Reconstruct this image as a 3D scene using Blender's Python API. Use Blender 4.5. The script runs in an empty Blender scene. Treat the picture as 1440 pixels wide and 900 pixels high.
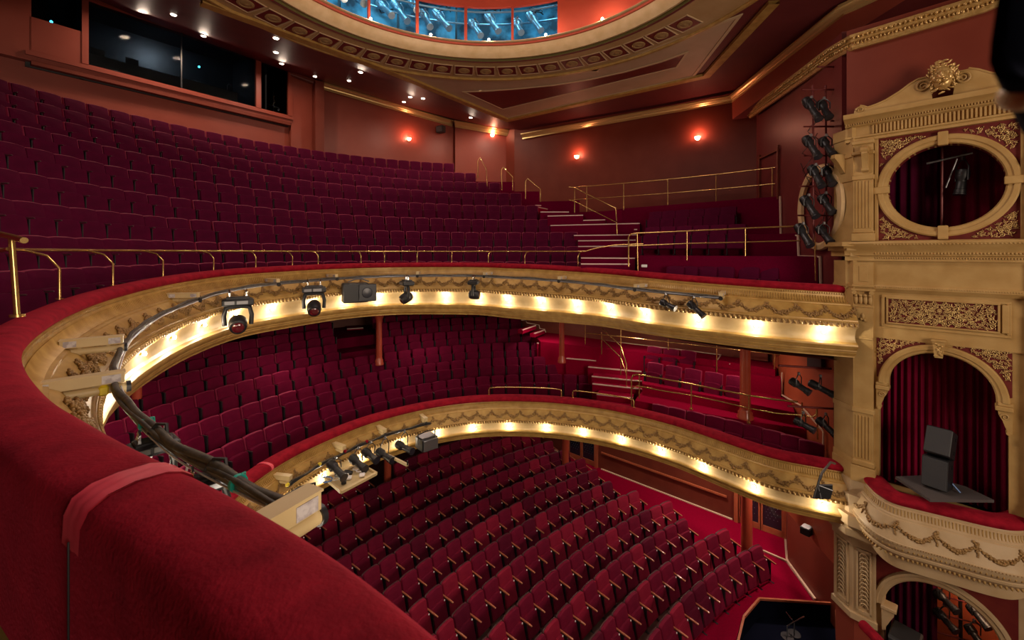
import bpy, bmesh, math, random
from mathutils import Vector as V, Matrix as M
random.seed(7)
PI = math.pi
CZ = 9.5            # height of the eye above the stalls floor
F, HY = 600.0, 355.0
sc = bpy.context.scene
C = sc.collection

# ---------------------------------------------------------------- survey helpers
def P(px, py, Y): return V(((px-720)/F*Y, Y, CZ+(HY-py)/F*Y))
def PZ(px, py, zr): return P(px, py, F*zr/(HY-py))
def pxof(p): return (720+p.x/p.y*F, HY-(p.z-CZ)/p.y*F)
def ray_plane(px, a, b):
    """depth at which the vertical plane through plan points a, b is seen in column px"""
    k = (px-720)/F; dx, dy = b[0]-a[0], b[1]-a[1]
    t = (k*a[1]-a[0])/(dx-k*dy)
    return a[1]+dy*t
def PW(px, py, a, b): return P(px, py, ray_plane(px, a, b))
def interp(x, xs, ys):
    if x <= xs[0]: return ys[0]
    if x >= xs[-1]: return ys[-1]
    for i in range(len(xs)-1):
        if x <= xs[i+1]:
            t = (x-xs[i])/(xs[i+1]-xs[i]); return ys[i]+(ys[i+1]-ys[i])*t
def catmull(pts, n=10):
    out = []
    for i in range(len(pts)-1):
        p0 = pts[max(i-1, 0)]; p1 = pts[i]; p2 = pts[i+1]; p3 = pts[min(i+2, len(pts)-1)]
        for k in range(n):
            t = k/n
            out.append(0.5*((2*p1)+(p2-p0)*t+(2*p0-5*p1+4*p2-p3)*t*t+(3*p1-p0-3*p2+p3)*t**3))
    out.append(pts[-1].copy()); return out
def resample(pts, step):
    d = [0]
    for a, b in zip(pts, pts[1:]): d.append(d[-1]+(b-a).length)
    n = max(2, int(round(d[-1]/step))); out = []; j = 0
    for i in range(n+1):
        s = d[-1]*i/n
        while j < len(d)-2 and d[j+1] < s: j += 1
        t = (s-d[j])/max(d[j+1]-d[j], 1e-9); out.append(pts[j].lerp(pts[j+1], t))
    return out

# ---------------------------------------------------------------- materials
MT = {}
def mat(name, col, rough=.6, metal=0., col2=None, scale=8., bump=0., bscale=40., sheen=0., spec=.5, emit=None, estr=0., coat=0., stretch=None, detail=4., contrast=.35):
    m = bpy.data.materials.new(name); m.use_nodes = True; nt = m.node_tree; b = nt.nodes['Principled BSDF']
    b.inputs['Base Color'].default_value = (*col, 1); b.inputs['Roughness'].default_value = rough; b.inputs['Metallic'].default_value = metal
    b.inputs['Specular IOR Level'].default_value = spec
    if sheen:
        b.inputs['Sheen Weight'].default_value = sheen; b.inputs['Sheen Roughness'].default_value = .4
        b.inputs['Sheen Tint'].default_value = (min(1, col[0]*3+.2), col[1]*2+.05, col[2]*2+.08, 1)
    if coat: b.inputs['Coat Weight'].default_value = coat; b.inputs['Coat Roughness'].default_value = .15
    if emit: b.inputs['Emission Color'].default_value = (*emit, 1); b.inputs['Emission Strength'].default_value = estr
    tc = nt.nodes.new('ShaderNodeTexCoord'); src = tc.outputs['Object']
    if stretch:
        mp = nt.nodes.new('ShaderNodeMapping'); mp.inputs['Scale'].default_value = stretch; nt.links.new(src, mp.inputs['Vector']); src = mp.outputs['Vector']
    if col2:
        n = nt.nodes.new('ShaderNodeTexNoise'); n.inputs['Scale'].default_value = scale; n.inputs['Detail'].default_value = detail
        nt.links.new(src, n.inputs['Vector'])
        r = nt.nodes.new('ShaderNodeValToRGB'); r.color_ramp.elements[0].position = .5-contrast/2; r.color_ramp.elements[1].position = .5+contrast/2
        r.color_ramp.elements[0].color = (*col, 1); r.color_ramp.elements[1].color = (*col2, 1)
        nt.links.new(n.outputs['Fac'], r.inputs['Fac']); nt.links.new(r.outputs['Color'], b.inputs['Base Color'])
    if bump:
        n2 = nt.nodes.new('ShaderNodeTexNoise'); n2.inputs['Scale'].default_value = bscale; n2.inputs['Detail'].default_value = 5
        nt.links.new(src, n2.inputs['Vector'])
        bp = nt.nodes.new('ShaderNodeBump'); bp.inputs['Strength'].default_value = bump; bp.inputs['Distance'].default_value = .01
        nt.links.new(n2.outputs['Fac'], bp.inputs['Height']); nt.links.new(bp.outputs['Normal'], b.inputs['Normal'])
    MT[name] = m; return m
mat('velvet_rail', (.16, .002, .010), .85, col2=(.35, .009, .024), scale=7, bump=.5, bscale=60, sheen=.35, spec=.1, contrast=.55)
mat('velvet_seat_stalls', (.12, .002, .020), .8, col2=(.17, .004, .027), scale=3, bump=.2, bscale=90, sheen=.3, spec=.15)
mat('velvet_seat_stalls_worn', (.20, .005, .026), .8, col2=(.245, .010, .033), scale=3, bump=.2, bscale=90, sheen=.3, spec=.15)
mat('velvet_seat_stalls_dark', (.08, .001, .015), .8, col2=(.10, .003, .02), scale=3, bump=.2, bscale=90, sheen=.3, spec=.15)
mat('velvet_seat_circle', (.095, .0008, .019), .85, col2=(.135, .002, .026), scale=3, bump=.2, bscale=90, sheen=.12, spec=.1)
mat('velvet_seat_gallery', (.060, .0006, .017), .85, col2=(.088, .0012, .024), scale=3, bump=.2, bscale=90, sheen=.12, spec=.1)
mat('seat_shell', (.05, .006, .010), .5)
mat('iron', (.018, .015, .018), .5, .3)
mat('armrest_wood', (.36, .10, .05), .35, col2=(.46, .14, .07), scale=12, coat=.25)
mat('armrest_cap', (.06, .018, .022), .35)
mat('plate_white', (.85, .82, .8), .35)
mat('gold', (.40, .225, .055), .42, .12, col2=(.54, .335, .095), scale=5, bump=.15, bscale=30, spec=.5)
mat('gold_light', (.58, .40, .19), .45, .05, col2=(.68, .49, .26), scale=4, bump=.12, bscale=30)
mat('gold_relief', (.48, .29, .09), .3, .4, col2=(.70, .47, .18), scale=14, spec=.7)
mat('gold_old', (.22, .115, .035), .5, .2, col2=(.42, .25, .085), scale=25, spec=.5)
mat('gold_bright', (.72, .5, .2), .28, .55)
mat('box_gold', (.43, .26, .085), .5, 0., col2=(.53, .345, .13), scale=3, bump=.15, bscale=22, spec=.4)
mat('box_cream', (.50, .345, .18), .5, 0., col2=(.58, .42, .24), scale=3, bump=.12, bscale=22, spec=.4)
mat('brass', (.72, .47, .17), .25, .85, col2=(.6, .38, .14), scale=30)
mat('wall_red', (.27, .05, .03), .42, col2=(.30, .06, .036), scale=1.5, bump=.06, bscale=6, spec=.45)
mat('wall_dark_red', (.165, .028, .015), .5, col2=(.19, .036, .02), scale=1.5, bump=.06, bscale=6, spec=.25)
mat('wall_maroon', (.135, .018, .02), .4, col2=(.16, .024, .024), scale=1.5, bump=.05, bscale=6, spec=.5)
mat('wall_brown', (.14, .028, .016), .45, col2=(.17, .038, .02), scale=2, spec=.4)
mat('wall_rust', (.36, .07, .028), .45, col2=(.40, .085, .035), scale=2, spec=.4)
mat('ceiling_red', (.125, .02, .022), .55, col2=(.15, .026, .026), scale=1.5, spec=.3)
mat('dome_red', (.55, .10, .06), .5, col2=(.6, .12, .07), scale=1.5, spec=.3)
mat('panel_red', (.14, .012, .012), .5, col2=(.17, .02, .015), scale=6)
mat('ornament_olive', (.12, .10, .02), .5)
mat('cream_band', (.60, .43, .25), .6, col2=(.64, .47, .28), scale=2)
mat('tan_band', (.46, .29, .12), .6, col2=(.52, .34, .16), scale=2)
mat('cove_glow_gold', (.52, .36, .165), .45, .05, col2=(.60, .435, .215), scale=5, bump=.1, bscale=30, spec=.5)  # paler gold puts the bulbs' glow into the colour of the cove
mat('shell_edge_highlight', (.27, .012, .055), .6)  # lightened shell colour, a painted highlight along the backrest edges
mat('panel_tan', (.50, .345, .21), .6, col2=(.55, .39, .25), scale=2)
mat('medallion', (.33, .20, .08), .6, col2=(.42, .27, .11), scale=20)
mat('carpet_bright', (.22, .0006, .020), .95, col2=(.27, .001, .027), scale=40, bump=.3, bscale=120, spec=.05)
mat('carpet_dark', (.10, .0005, .017), .95, col2=(.13, .0008, .022), scale=40, bump=.3, bscale=120, spec=.05)
mat('floor_stalls', (.05, .012, .010), .6, col2=(.09, .03, .02), scale=3)
mat('nosing', (.72, .52, .45), .5)
mat('skirting', (.70, .52, .38), .5)
mat('column_rust', (.42, .065, .03), .3, col2=(.46, .08, .04), scale=3, coat=.3)
mat('wood_red', (.38, .10, .04), .3, col2=(.45, .13, .06), scale=6, coat=.4)
mat('black_metal', (.02, .02, .023), .38, .4, spec=.6)
mat('black_plastic', (.012, .012, .014), .45)
mat('grey_metal', (.22, .22, .23), .35, .7)
mat('chrome', (.75, .75, .76), .15, 1.)
mat('cable_black', (.035, .032, .028), .5, col2=(.1, .085, .06), scale=15)
mat('cable_white', (.72, .70, .70), .4)
mat('cable_blue', (.08, .2, .5), .4)
mat('tape_green', (.02, .45, .36), .4)
mat('tape_pink', (.72, .05, .09), .45, col2=(.82, .09, .13), scale=8)
mat('tape_yellow', (.9, .7, .03), .4)
mat('bracket_cream', (.66, .50, .25), .4, col2=(.73, .57, .3), scale=4)
mat('paper', (.70, .66, .66), .5, col2=(.45, .40, .42), scale=18, contrast=.15)
mat('lens', (.02, .02, .03), .3, 0., spec=.5)
mat('lens_red', (.12, .01, .015), .1, spec=.9, coat=1.)
mat('lens_pale', (.75, .72, .7), .25)
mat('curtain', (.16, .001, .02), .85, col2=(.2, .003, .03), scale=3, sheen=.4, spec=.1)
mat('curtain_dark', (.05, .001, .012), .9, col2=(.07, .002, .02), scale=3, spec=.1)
mat('truss_red', (.13, .018, .018), .4, .3)
mat('speaker_cloth', (.045, .045, .05), .8, bump=.5, bscale=300)
mat('shelf_felt', (.09, .075, .075), .9, bump=.4, bscale=200)
mat('booth_dark', (.012, .013, .016), .4)
mat('booth_grey', (.16, .165, .17), .6)
mat('booth_desk', (.05, .05, .055), .5)
mat('navy', (.003, .004, .012), .9, spec=.05)
mat('bridge_blue', (.01, .03, .05), .6, col2=(.10, .40, .55), scale=1.6, contrast=.25)
mat('bridge_steel', (.30, .50, .60), .3, .4)
mat('door_glass', (.012, .018, .03), .12, spec=.8)
mat('bulb', (1, .9, .7), .3, emit=(1, .80, .50), estr=60)
mat('bulb_dome', (1, .9, .8), .3, emit=(1, .62, .42), estr=70)
mat('sconce_glow', (1, .5, .3), .3, emit=(1, .42, .26), estr=16)
mat('downlight_glow', (1, .9, .8), .3, emit=(1, .85, .68), estr=14)
mat('led_cyan', (0, .5, .6), .3, emit=(.05, .65, 1), estr=8)
mat('warm_glow', (1, .8, .3), .3, emit=(1, .7, .2), estr=1.2)
# glazing of the control room
def glass():
    m = bpy.data.materials.new('booth_glass'); m.use_nodes = True; nt = m.node_tree; b = nt.nodes['Principled BSDF']
    b.inputs['Base Color'].default_value = (.6, .65, .68, 1); b.inputs['Roughness'].default_value = .02; b.inputs['Transmission Weight'].default_value = 1; b.inputs['IOR'].default_value = 1.1
    MT['booth_glass'] = m
glass()

# ---------------------------------------------------------------- mesh builder
def wmat(o):
    m = o.matrix_basis.copy()
    while o.parent is not None: o = o.parent; m = o.matrix_basis @ m
    return m
class MB:
    def __init__(s): s.v = []; s.f = []; s.mi = []; s.cur = 0
    def add(s, vs, fs):
        o = len(s.v); s.v += [V(x) for x in vs]
        for f in fs: s.f.append([i+o for i in f]); s.mi.append(s.cur)
        return s
    def box(s, c, size, rot=None, taper=1.):
        x, y, z = [k/2 for k in size]; t = taper
        vs = [V((a*x*(t if d > 0 else 1), b*y*(t if d > 0 else 1), d*z)) for d in (-1, 1) for b in (-1, 1) for a in (-1, 1)]
        if rot is not None: vs = [rot @ q for q in vs]
        c = V(c)
        return s.add([q+c for q in vs], [(0, 2, 3, 1), (4, 5, 7, 6), (0, 1, 5, 4), (2, 6, 7, 3), (0, 4, 6, 2), (1, 3, 7, 5)])
    def bbox(s, c, size, r=.01, rot=None):
        """box with chamfered vertical and horizontal edges"""
        x, y, z = [k/2 for k in size]; r = min(r, x*.9, y*.9, z*.9); vs = []
        for (sz, ins) in ((-z, r), (-z+r, 0), (z-r, 0), (z, r)):
            X, Y = x-ins, y-ins; c2 = r*(.6 if ins == 0 else .5)
            for a, b in ((X-c2, -Y), (X, -Y+c2), (X, Y-c2), (X-c2, Y), (-X+c2, Y), (-X, Y-c2), (-X, -Y+c2), (-X+c2, -Y)): vs.append(V((a, b, sz)))
        fs = [tuple(range(7, -1, -1)), tuple(range(24, 32))]
        for l in range(3):
            for i in range(8): j = (i+1) % 8; fs.append((l*8+i, l*8+j, l*8+8+j, l*8+8+i))
        if rot is not None: vs = [rot @ q for q in vs]
        c = V(c); return s.add([q+c for q in vs], fs)
    def tube(s, pts, r, n=8, cap=True, closed=False):
        pts = [V(p) for p in pts]; m = len(pts); rs = r if isinstance(r, (list, tuple)) else [r]*m; vs = []; prev = None
        for i, p in enumerate(pts):
            if closed: d = pts[(i+1) % m]-pts[i-1]
            else: d = pts[min(i+1, m-1)]-pts[max(i-1, 0)]
            d = d.normalized() if d.length > 1e-9 else V((0, 0, 1))
            if prev is None: u = d.orthogonal().normalized()
            else: u = (prev-d*prev.dot(d)); u = u.normalized() if u.length > 1e-6 else d.orthogonal().normalized()
            prev = u; w = d.cross(u)
            for k in range(n): a = 2*PI*k/n; vs.append(p+(u*math.cos(a)+w*math.sin(a))*rs[i])
        fs = []
        for i in range(m if closed else m-1):
            for k in range(n): l = (k+1) % n; j = (i+1) % m; fs.append((i*n+k, i*n+l, j*n+l, j*n+k))
        if cap and not closed: fs.append(tuple(range(n-1, -1, -1))); fs.append(tuple((m-1)*n+k for k in range(n)))
        return s.add(vs, fs)
    def cyl(s, a, b, r, n=16, r2=None):
        return s.tube([a, b], [r, r if r2 is None else r2], n)
    def lathe(s, c, prof, n=24, axis=V((0, 0, 1)), up=None):
        """prof: (radius, height) along axis"""
        axis = V(axis).normalized(); u = axis.orthogonal().normalized() if up is None else up; w = axis.cross(u); c = V(c); vs = []
        for r, h in prof:
            for k in range(n): a = 2*PI*k/n; vs.append(c+axis*h+(u*math.cos(a)+w*math.sin(a))*max(r, 1e-4))
        fs = [(i*n+k, i*n+(k+1) % n, (i+1)*n+(k+1) % n, (i+1)*n+k) for i in range(len(prof)-1) for k in range(n)]
        fs.append(tuple(range(n-1, -1, -1))); fs.append(tuple((len(prof)-1)*n+k for k in range(n)))
        return s.add(vs, fs)
    def blob(s, c, rx, ry=None, rz=None, rot=None, n=6, m=4):
        ry = rx if ry is None else ry; rz = rx if rz is None else rz; vs = [V((0, 0, -rz))]
        for j in range(1, m):
            ph = -PI/2+PI*j/m
            for k in range(n): a = 2*PI*k/n; vs.append(V((rx*math.cos(ph)*math.cos(a), ry*math.cos(ph)*math.sin(a), rz*math.sin(ph))))
        vs.append(V((0, 0, rz))); fs = []
        for k in range(n): fs.append((0, 1+(k+1) % n, 1+k))
        for j in range(m-2):
            for k in range(n): l = (k+1) % n; a = 1+j*n; b = 1+(j+1)*n; fs.append((a+k, a+l, b+l, b+k))
        t = len(vs)-1; a = 1+(m-2)*n
        for k in range(n): fs.append((a+k, a+(k+1) % n, t))
        if rot is not None: vs = [rot @ q for q in vs]
        c = V(c); return s.add([q+c for q in vs], fs)
    def prism(s, poly, ex):
        """poly: list of points; ex: extrusion vector"""
        n = len(poly); poly = [V(p) for p in poly]; ex = V(ex)
        return s.add(poly+[p+ex for p in poly], [tuple(range(n-1, -1, -1)), tuple(range(n, 2*n))]+[(i, (i+1) % n, n+(i+1) % n, n+i) for i in range(n)])
    def loft(s, rings, closed_ring=False, cap=False):
        n = len(rings[0]); vs = [p for r in rings for p in r]; fs = []
        for i in range(len(rings)-1):
            for k in range(n if closed_ring else n-1): l = (k+1) % n; fs.append((i*n+k, i*n+l, (i+1)*n+l, (i+1)*n+k))
        if cap: fs.append(tuple(range(n-1, -1, -1))); fs.append(tuple((len(rings)-1)*n+k for k in range(n)))
        return s.add(vs, fs)
    def mesh(s, name, mats, angle=35):
        me = bpy.data.meshes.new(name); me.from_pydata([tuple(v) for v in s.v], [], s.f)
        mats = mats if isinstance(mats, (list, tuple)) else [mats]
        for m in mats: me.materials.append(MT[m] if isinstance(m, str) else m)
        if len(mats) > 1: me.polygons.foreach_set('material_index', s.mi)
        me.polygons.foreach_set('use_smooth', [True]*len(me.polygons)); me.update()
        try: me.set_sharp_from_angle(angle=math.radians(angle))
        except Exception: pass
        return me
    def build(s, name, mats, parent=None, angle=35, world=True, fix=True):
        if parent is not None and world:
            inv = wmat(parent).inverted(); s.v = [inv @ v for v in s.v]
        me = s.mesh(name, mats, angle)
        bm = bmesh.new(); bm.from_mesh(me); bmesh.ops.recalc_face_normals(bm, faces=bm.faces); bm.to_mesh(me); bm.free()
        o = bpy.data.objects.new(name, me); C.objects.link(o); o.parent = parent; return o
def tag(o, label=None, cat=None, group=None, kind=None):
    if label: o['label'] = label
    if cat: o['category'] = cat
    if group: o['group'] = group
    if kind: o['kind'] = kind
    return o
def empty(name, loc, label=None, cat=None, group=None, rot=None):
    o = bpy.data.objects.new(name, None); C.objects.link(o); o.location = V(loc)
    if rot is not None: o.rotation_euler = rot.to_euler() if not hasattr(rot, 'order') else rot
    o.empty_display_size = .1; return tag(o, label, cat, group)
def struct(mb, name, m, **k): o = mb.build(name, m, **k); o['kind'] = 'structure'; return o
def copy_tree(o, parent=None):
    c = o.copy(); C.objects.link(c); c.parent = parent
    for ch in KIDS.get(o.name, []): copy_tree(ch, c)
    return c
KIDS = {}
def kids(root, lst): KIDS[root.name] = lst
def rotz(a): return M.Rotation(a, 3, 'Z')
def aim(direction, up=V((0, 0, 1))):
    """rotation whose local -Y points along direction"""
    d = V(direction).normalized(); y = -d; x = y.cross(up)
    x = x.normalized() if x.length > 1e-5 else V((1, 0, 0)); z = x.cross(y)
    return M((x, y, z)).transposed()
def point_light(loc, power, col=(1, .8, .55), r=.03, name='lamp'):
    l = bpy.data.lights.new(name, 'POINT'); l.energy = power; l.color = col; l.shadow_soft_size = r
    o = bpy.data.objects.new(name, l); o.location = loc; C.objects.link(o); return o
def area_light(loc, target, power, size, col=(1, .85, .65), name='lamp', sy=None, shape=None):
    l = bpy.data.lights.new(name, 'AREA'); l.energy = power; l.color = col; l.size = size
    l.shape = shape or ('RECTANGLE' if sy else 'DISK')
    if sy: l.size_y = sy
    o = bpy.data.objects.new(name, l); o.location = loc; C.objects.link(o)
    o.rotation_euler = (V(target)-V(loc)).to_track_quat('-Z', 'Y').to_euler(); return o

# ---------------------------------------------------------------- camera
cd = bpy.data.cameras.new('camera'); cam = bpy.data.objects.new('camera', cd); C.objects.link(cam); sc.camera = cam
cam.location = (0, 0, CZ); cam.rotation_euler = (PI/2, 0, 0)
cd.sensor_width = 36; cd.lens = 36*F/1440; cd.shift_y = -(450-HY)/1440; cd.clip_start = .02; cd.clip_end = 200
sc.view_settings.view_transform = 'Standard'; sc.view_settings.look = 'None'; sc.view_settings.exposure = 0; sc.view_settings.gamma = 1
try: sc.view_settings.use_curve_mapping = False
except Exception: pass
sc.cycles.use_denoising = True
sc.cycles.max_bounces = 6; sc.cycles.diffuse_bounces = 4; sc.cycles.glossy_bounces = 3; sc.cycles.transmission_bounces = 4
sc.cycles.sample_clamp_indirect = 4; sc.cycles.sample_clamp_direct = 0; sc.cycles.caustics_reflective = False; sc.cycles.caustics_refractive = False
w = bpy.data.worlds.new('world'); sc.world = w; w.use_nodes = True
w.node_tree.nodes['Background'].inputs[0].default_value = (1, .72, .6, 1); w.node_tree.nodes['Background'].inputs[1].default_value = .02
# ================================================================ BALCONY FRONTS
class Curve:
    """plan curve of a balcony front; pts carry the height of the lower edge of the padded rail"""
    def __init__(s, pts, step=.07):
        s.p = resample(catmull(pts, 14), step); n = len(s.p); s.n = []; s.t = []
        # smooth a little in plan
        for _ in range(10):
            q = [p.copy() for p in s.p]
            for i in range(1, n-1): s.p[i] = q[i]*.5+(q[i-1]+q[i+1])*.25
        for i in range(n):
            d = s.p[min(i+1, n-1)]-s.p[max(i-1, 0)]; d.z = 0; d.normalize(); s.t.append(d); s.n.append(V((-d.y, d.x, 0)))
        s.d = [0]
        for a, b in zip(s.p, s.p[1:]): s.d.append(s.d[-1]+(b-a).length)
        s.L = s.d[-1]
    def at(s, dist):
        dist = max(0, min(s.L, dist)); k = dist/s.L*(len(s.p)-1); i = min(int(k), len(s.p)-2); f = k-i
        return s.p[i].lerp(s.p[i+1], f), s.t[i].lerp(s.t[i+1], f).normalized(), s.n[i].lerp(s.n[i+1], f).normalized()
    def pt(s, dist, u, z):
        p, t, n = s.at(dist); return p+n*u+V((0, 0, z))
    def find_px(s, px, u=0, z=0, lo=0, hi=None):
        best = None
        for i in range(len(s.p)):
            if s.d[i] < lo or (hi and s.d[i] > hi): continue
            q = s.p[i]+s.n[i]*u+V((0, 0, z))
            if q.y < .2: continue
            e = abs(pxof(q)[0]-px)
            if best is None or e < best[0]: best = (e, s.d[i])
        return best[1]
    def sweep(s, prof, d0=0, d1=None, sc_=None, every=1):
        d1 = s.L if d1 is None else d1; rings = []
        for i in range(0, len(s.p), every):
            if not (d0-1e-6 <= s.d[i] <= d1+1e-6): continue
            k = sc_(s.d[i]) if sc_ else 1
            rings.append([s.p[i]+s.n[i]*u+V((0, 0, z*k)) for u, z in prof])
        return rings
# curve directions: from the proscenium box (far end) round the back to the near end; inward normal must face the auditorium
upx = [(1193,412,-.87),(1087,405.5,-.81),(987,398,-.745),(920,392,-.68),(853,385.5,-.625),(767,379.5,-.545),(720,377.5,-.52),(667,375.8,-.50),(560,376,-.50),(480,378,-.51),(400,382,-.53),(320,388,-.57),(240,400,-.64),(160,420,-.73),(100,443,-.80),(50,473,-.84),(20,507,-.87),(23,540,-.89),(37,567,-.90),(63,598,-.91),(100,623,-.92),(160,663,-.93),(233,703,-.94),(300,742,-.95),(383,797,-.95),(450,845,-.95),(477,868,-.95),(530,915,-.95),(600,985,-.95)]
lox = [(1193,665,-4.72),(1153,658,-4.72),(1087,645,-4.72),(1020,623,-4.72),(953,600,-4.72),(887,583,-4.72),(833,573,-4.72),(767,566,-4.72),(687,565,-4.72),(613,573,-4.72),(533,592,-4.72),(467,617,-4.72),(400,650,-4.72),(340,693,-4.72),(302,733,-4.72)]
UP = Curve([PZ(*a) for a in upx], .05)
lp = [PZ(*a) for a in lox]+[V((-5.0, 6.2, CZ-4.72)), V((-4.5, 4.9, CZ-4.72)), V((-3.7, 3.7, CZ-4.72))]
LO = Curve(lp, .07)
def flip(c):
    # make the normals face the middle of the house
    mid = V((-.5, 7.0, 0)); i = len(c.p)//2
    if (mid-c.p[i]).xy.dot(c.n[i].xy) < 0: c.n = [-n for n in c.n]
flip(UP); flip(LO)
def arc_pts(cx, cz, r, a0, a1, n): return [(cx+r*math.cos(math.radians(a0+(a1-a0)*i/n)), cz+r*math.sin(math.radians(a0+(a1-a0)*i/n))) for i in range(n+1)]
PAD = [(-.005,-.03),(0,0),(.03,.02),(.045,.06),(.035,.10),(.0,.13),(-.06,.15),(-.16,.158),(-.25,.15),(-.31,.125),(-.335,.08),(-.34,.0),(-.34,-.25),(-.34,-.55),(-.02,-.55)]
FU = [(0,.01),(.012,-.01),(.012,-.055),(.035,-.062),(.04,-.10),(.055,-.15),(.085,-.20),(.125,-.24),(.16,-.255),(.185,-.262),(.19,-.285),(.21,-.295),(.25,-.32),(.44,-.60),(.455,-.605),(.46,-.635),(.475,-.64),(.485,-.655),(.485,-.67),(.47,-.69),(.455,-.75),(.45,-.765),(.44,-.775),(.42,-.79),(.395,-.81),(.345,-.87),(.315,-.95),(.31,-1.03),(.33,-1.09),(.375,-1.13),(.43,-1.15),(.455,-1.17),(.46,-1.21),(.44,-1.27),(.40,-1.315),(.40,-1.345),(.375,-1.36),(.37,-1.40),(.33,-1.45),(.31,-1.47),(.31,-1.50),(-.1,-1.52),(-.5,-1.52)]
FL = [(0,.01),(.01,-.01),(.01,-.035),(.03,-.04),(.035,-.10),(.06,-.14),(.095,-.16),(.11,-.175),(.115,-.195),(.14,-.205),(.26,-.44),(.275,-.445),(.28,-.465),(.295,-.475),(.30,-.49),(.285,-.51),(.275,-.545),(.27,-.556),(.262,-.568),(.25,-.585),(.235,-.63),(.23,-.69),(.25,-.74),(.29,-.77),(.315,-.785),(.32,-.82),(.30,-.87),(.27,-.905),(.27,-.93),(.25,-.95),(.24,-1.0),(-.1,-1.02),(-.4,-1.02)]
def usc(d):
    # the front is a little less deep towards the stage
    return interp(d, [0, 4, 8, UP.L-12, UP.L-4, UP.L], [.88, .93, 1.05, 1.0, .95, .95])
def balcony(cv, prof, name, label, scf, rope, panel, dent, swag, lamp_u, lamp_z, lamp_ph, lamp_sp, gold, lamp_w=11.5, lip=-1.10):
    base = cv.p[len(cv.p)//2].copy(); base.z -= 1.5
    root = empty(name, base, label, 'balcony front')
    def wk(d): return 1 if name.startswith('circle') else interp(d, [cv.L*.55, cv.L*.78], [1, .80])
    rings_p = [[cv.p[i_]+cv.n[i_]*(u*(wk(cv.d[i_]) if u < 0 else 1))+V((0, 0, z)) for u, z in PAD] for i_ in range(len(cv.p))]
    MB().loft(rings_p, closed_ring=True, cap=True).build('padded_rail', 'velvet_rail', root, angle=50)['label'] = 'padded rail in crimson velvet'
    cut = max(range(len(prof)), key=lambda i_: -abs(prof[i_][1]-(rope[1]-rope[3]*.6)))
    MB().loft(cv.sweep(prof[:cut+1], sc_=scf)).build('fascia', gold, root, angle=28)
    cut2 = next(i_ for i_ in range(cut, len(prof)) if prof[i_][1] < lip)
    MB().loft(cv.sweep(prof[cut:cut2+1], sc_=scf)).build('lamp_cove', 'cove_glow_gold', root, angle=28)
    MB().loft(cv.sweep(prof[cut2:], sc_=scf)).build('lower_lip', gold, root, angle=28)
    MB().loft(cv.sweep([(rope[0]-.004, rope[1]+rope[3]*.9), (rope[0]-.002, rope[1]-rope[3]*.9)], sc_=scf)).build('rope_shade_strip', 'gold_old', root)  # dark strip behind the rope, shade between its twists put into colour
    # dentil course under the rail
    mb = MB(); n = int(cv.L/dent[2])
    for i in range(n):
        d = (i+.5)*dent[2]; p, t, nn = cv.at(d); k = scf(d); R = M((t, nn, V((0, 0, 1)))).transposed()
        mb.box(p+nn*dent[0]+V((0, 0, dent[1]*k)), (dent[2]*.55, .022, dent[3]), R)
    mb.build('dentil_course', 'gold', root)
    # fluted cove below it
    mb = MB(); u0, z0, u1, z1 = dent[4]; n = int(cv.L/(dent[2]*1.1))
    for i in range(n):
        d = (i+.5)*dent[2]*1.1; k = scf(d); a = cv.pt(d, u0, z0*k); b = cv.pt(d, (u0+u1)/2-.012, (z0+z1)/2*k-.02); c = cv.pt(d, u1, z1*k)
        mb.tube([a, b, c], [.009, .011, .009], 4)
    mb.build('fluting', 'gold', root)
    # rope moulding
    mb = MB(); n = int(cv.L/rope[2])
    for i in range(n):
        d = (i+.5)*rope[2]; p, t, nn = cv.at(d); k = scf(d); c = p+nn*rope[0]+V((0, 0, rope[1]*k))
        ax = (t*.45+V((0, 0, 1))).normalized(); R = M((ax.cross(nn), nn, ax)).transposed()
        mb.blob(c, rope[2]*.31, .045, rope[3], R, 6, 4)
    mb.build('rope_moulding', 'gold_relief', root, angle=80)
    mb = MB(); n = int(cv.L/.035)
    for i in range(n):
        d = (i+.5)*.035; k = scf(d); mb.blob(cv.pt(d, rope[4], rope[5]*k), .012, .012, .012, None, 5, 3)
    mb.build('bead_moulding', 'gold', root, angle=80)
    # swags of flowers on the sloping panel
    (pu0, pz0, pu1, pz1) = panel; rnd = random.Random(5); cnt = int(cv.L/swag)
    def on(d, h, off):       # h 0 bottom .. 1 top of the panel
        k = scf(d); p, t, nn = cv.at(d); u = pu1+(pu0-pu1)*h; z = (pz1+(pz0-pz1)*h)*k
        nrm = (nn*abs(pz1-pz0)+V((0, 0, 1))*abs(pu1-pu0)).normalized()
        return p+nn*u+V((0, 0, z))+nrm*off
    gs = 1.0 if name.startswith('gallery') else .82
    for i in range(cnt):
        mb = MB(); d0 = i*swag; N = 15; far = cv.at(d0)[0].y > 8.5
        def rosette(c, r, detail):
            mb.blob(c, r*.55, r*.5, r*.55, None, 6, 4)
            for q in range(5 if detail else 3):
                a = q*2*PI/(5 if detail else 3)+c.x*9; t_ = cv.at(d0)[1]
                mb.blob(c+t_*math.cos(a)*r*.75+V((0, 0, math.sin(a)*r*.6)), r*.42, r*.32, r*.42, None, 5, 3)
        for j in range(N):
            x = j/(N-1); h = .78-(.58 if far else .42)*math.sin(PI*x); th = (.35 if far else .7)+(.65 if far else .4)*math.sin(PI*x)
            for q in range(2 if far else 4):
                r = (.024+.020*th)*rnd.uniform(.75, 1.2)*gs
                rosette(on(d0+x*swag+rnd.uniform(-.012, .012), h+rnd.uniform(-.16, .16)*th, .010+rnd.uniform(0, .012)), r, not far)
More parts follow.
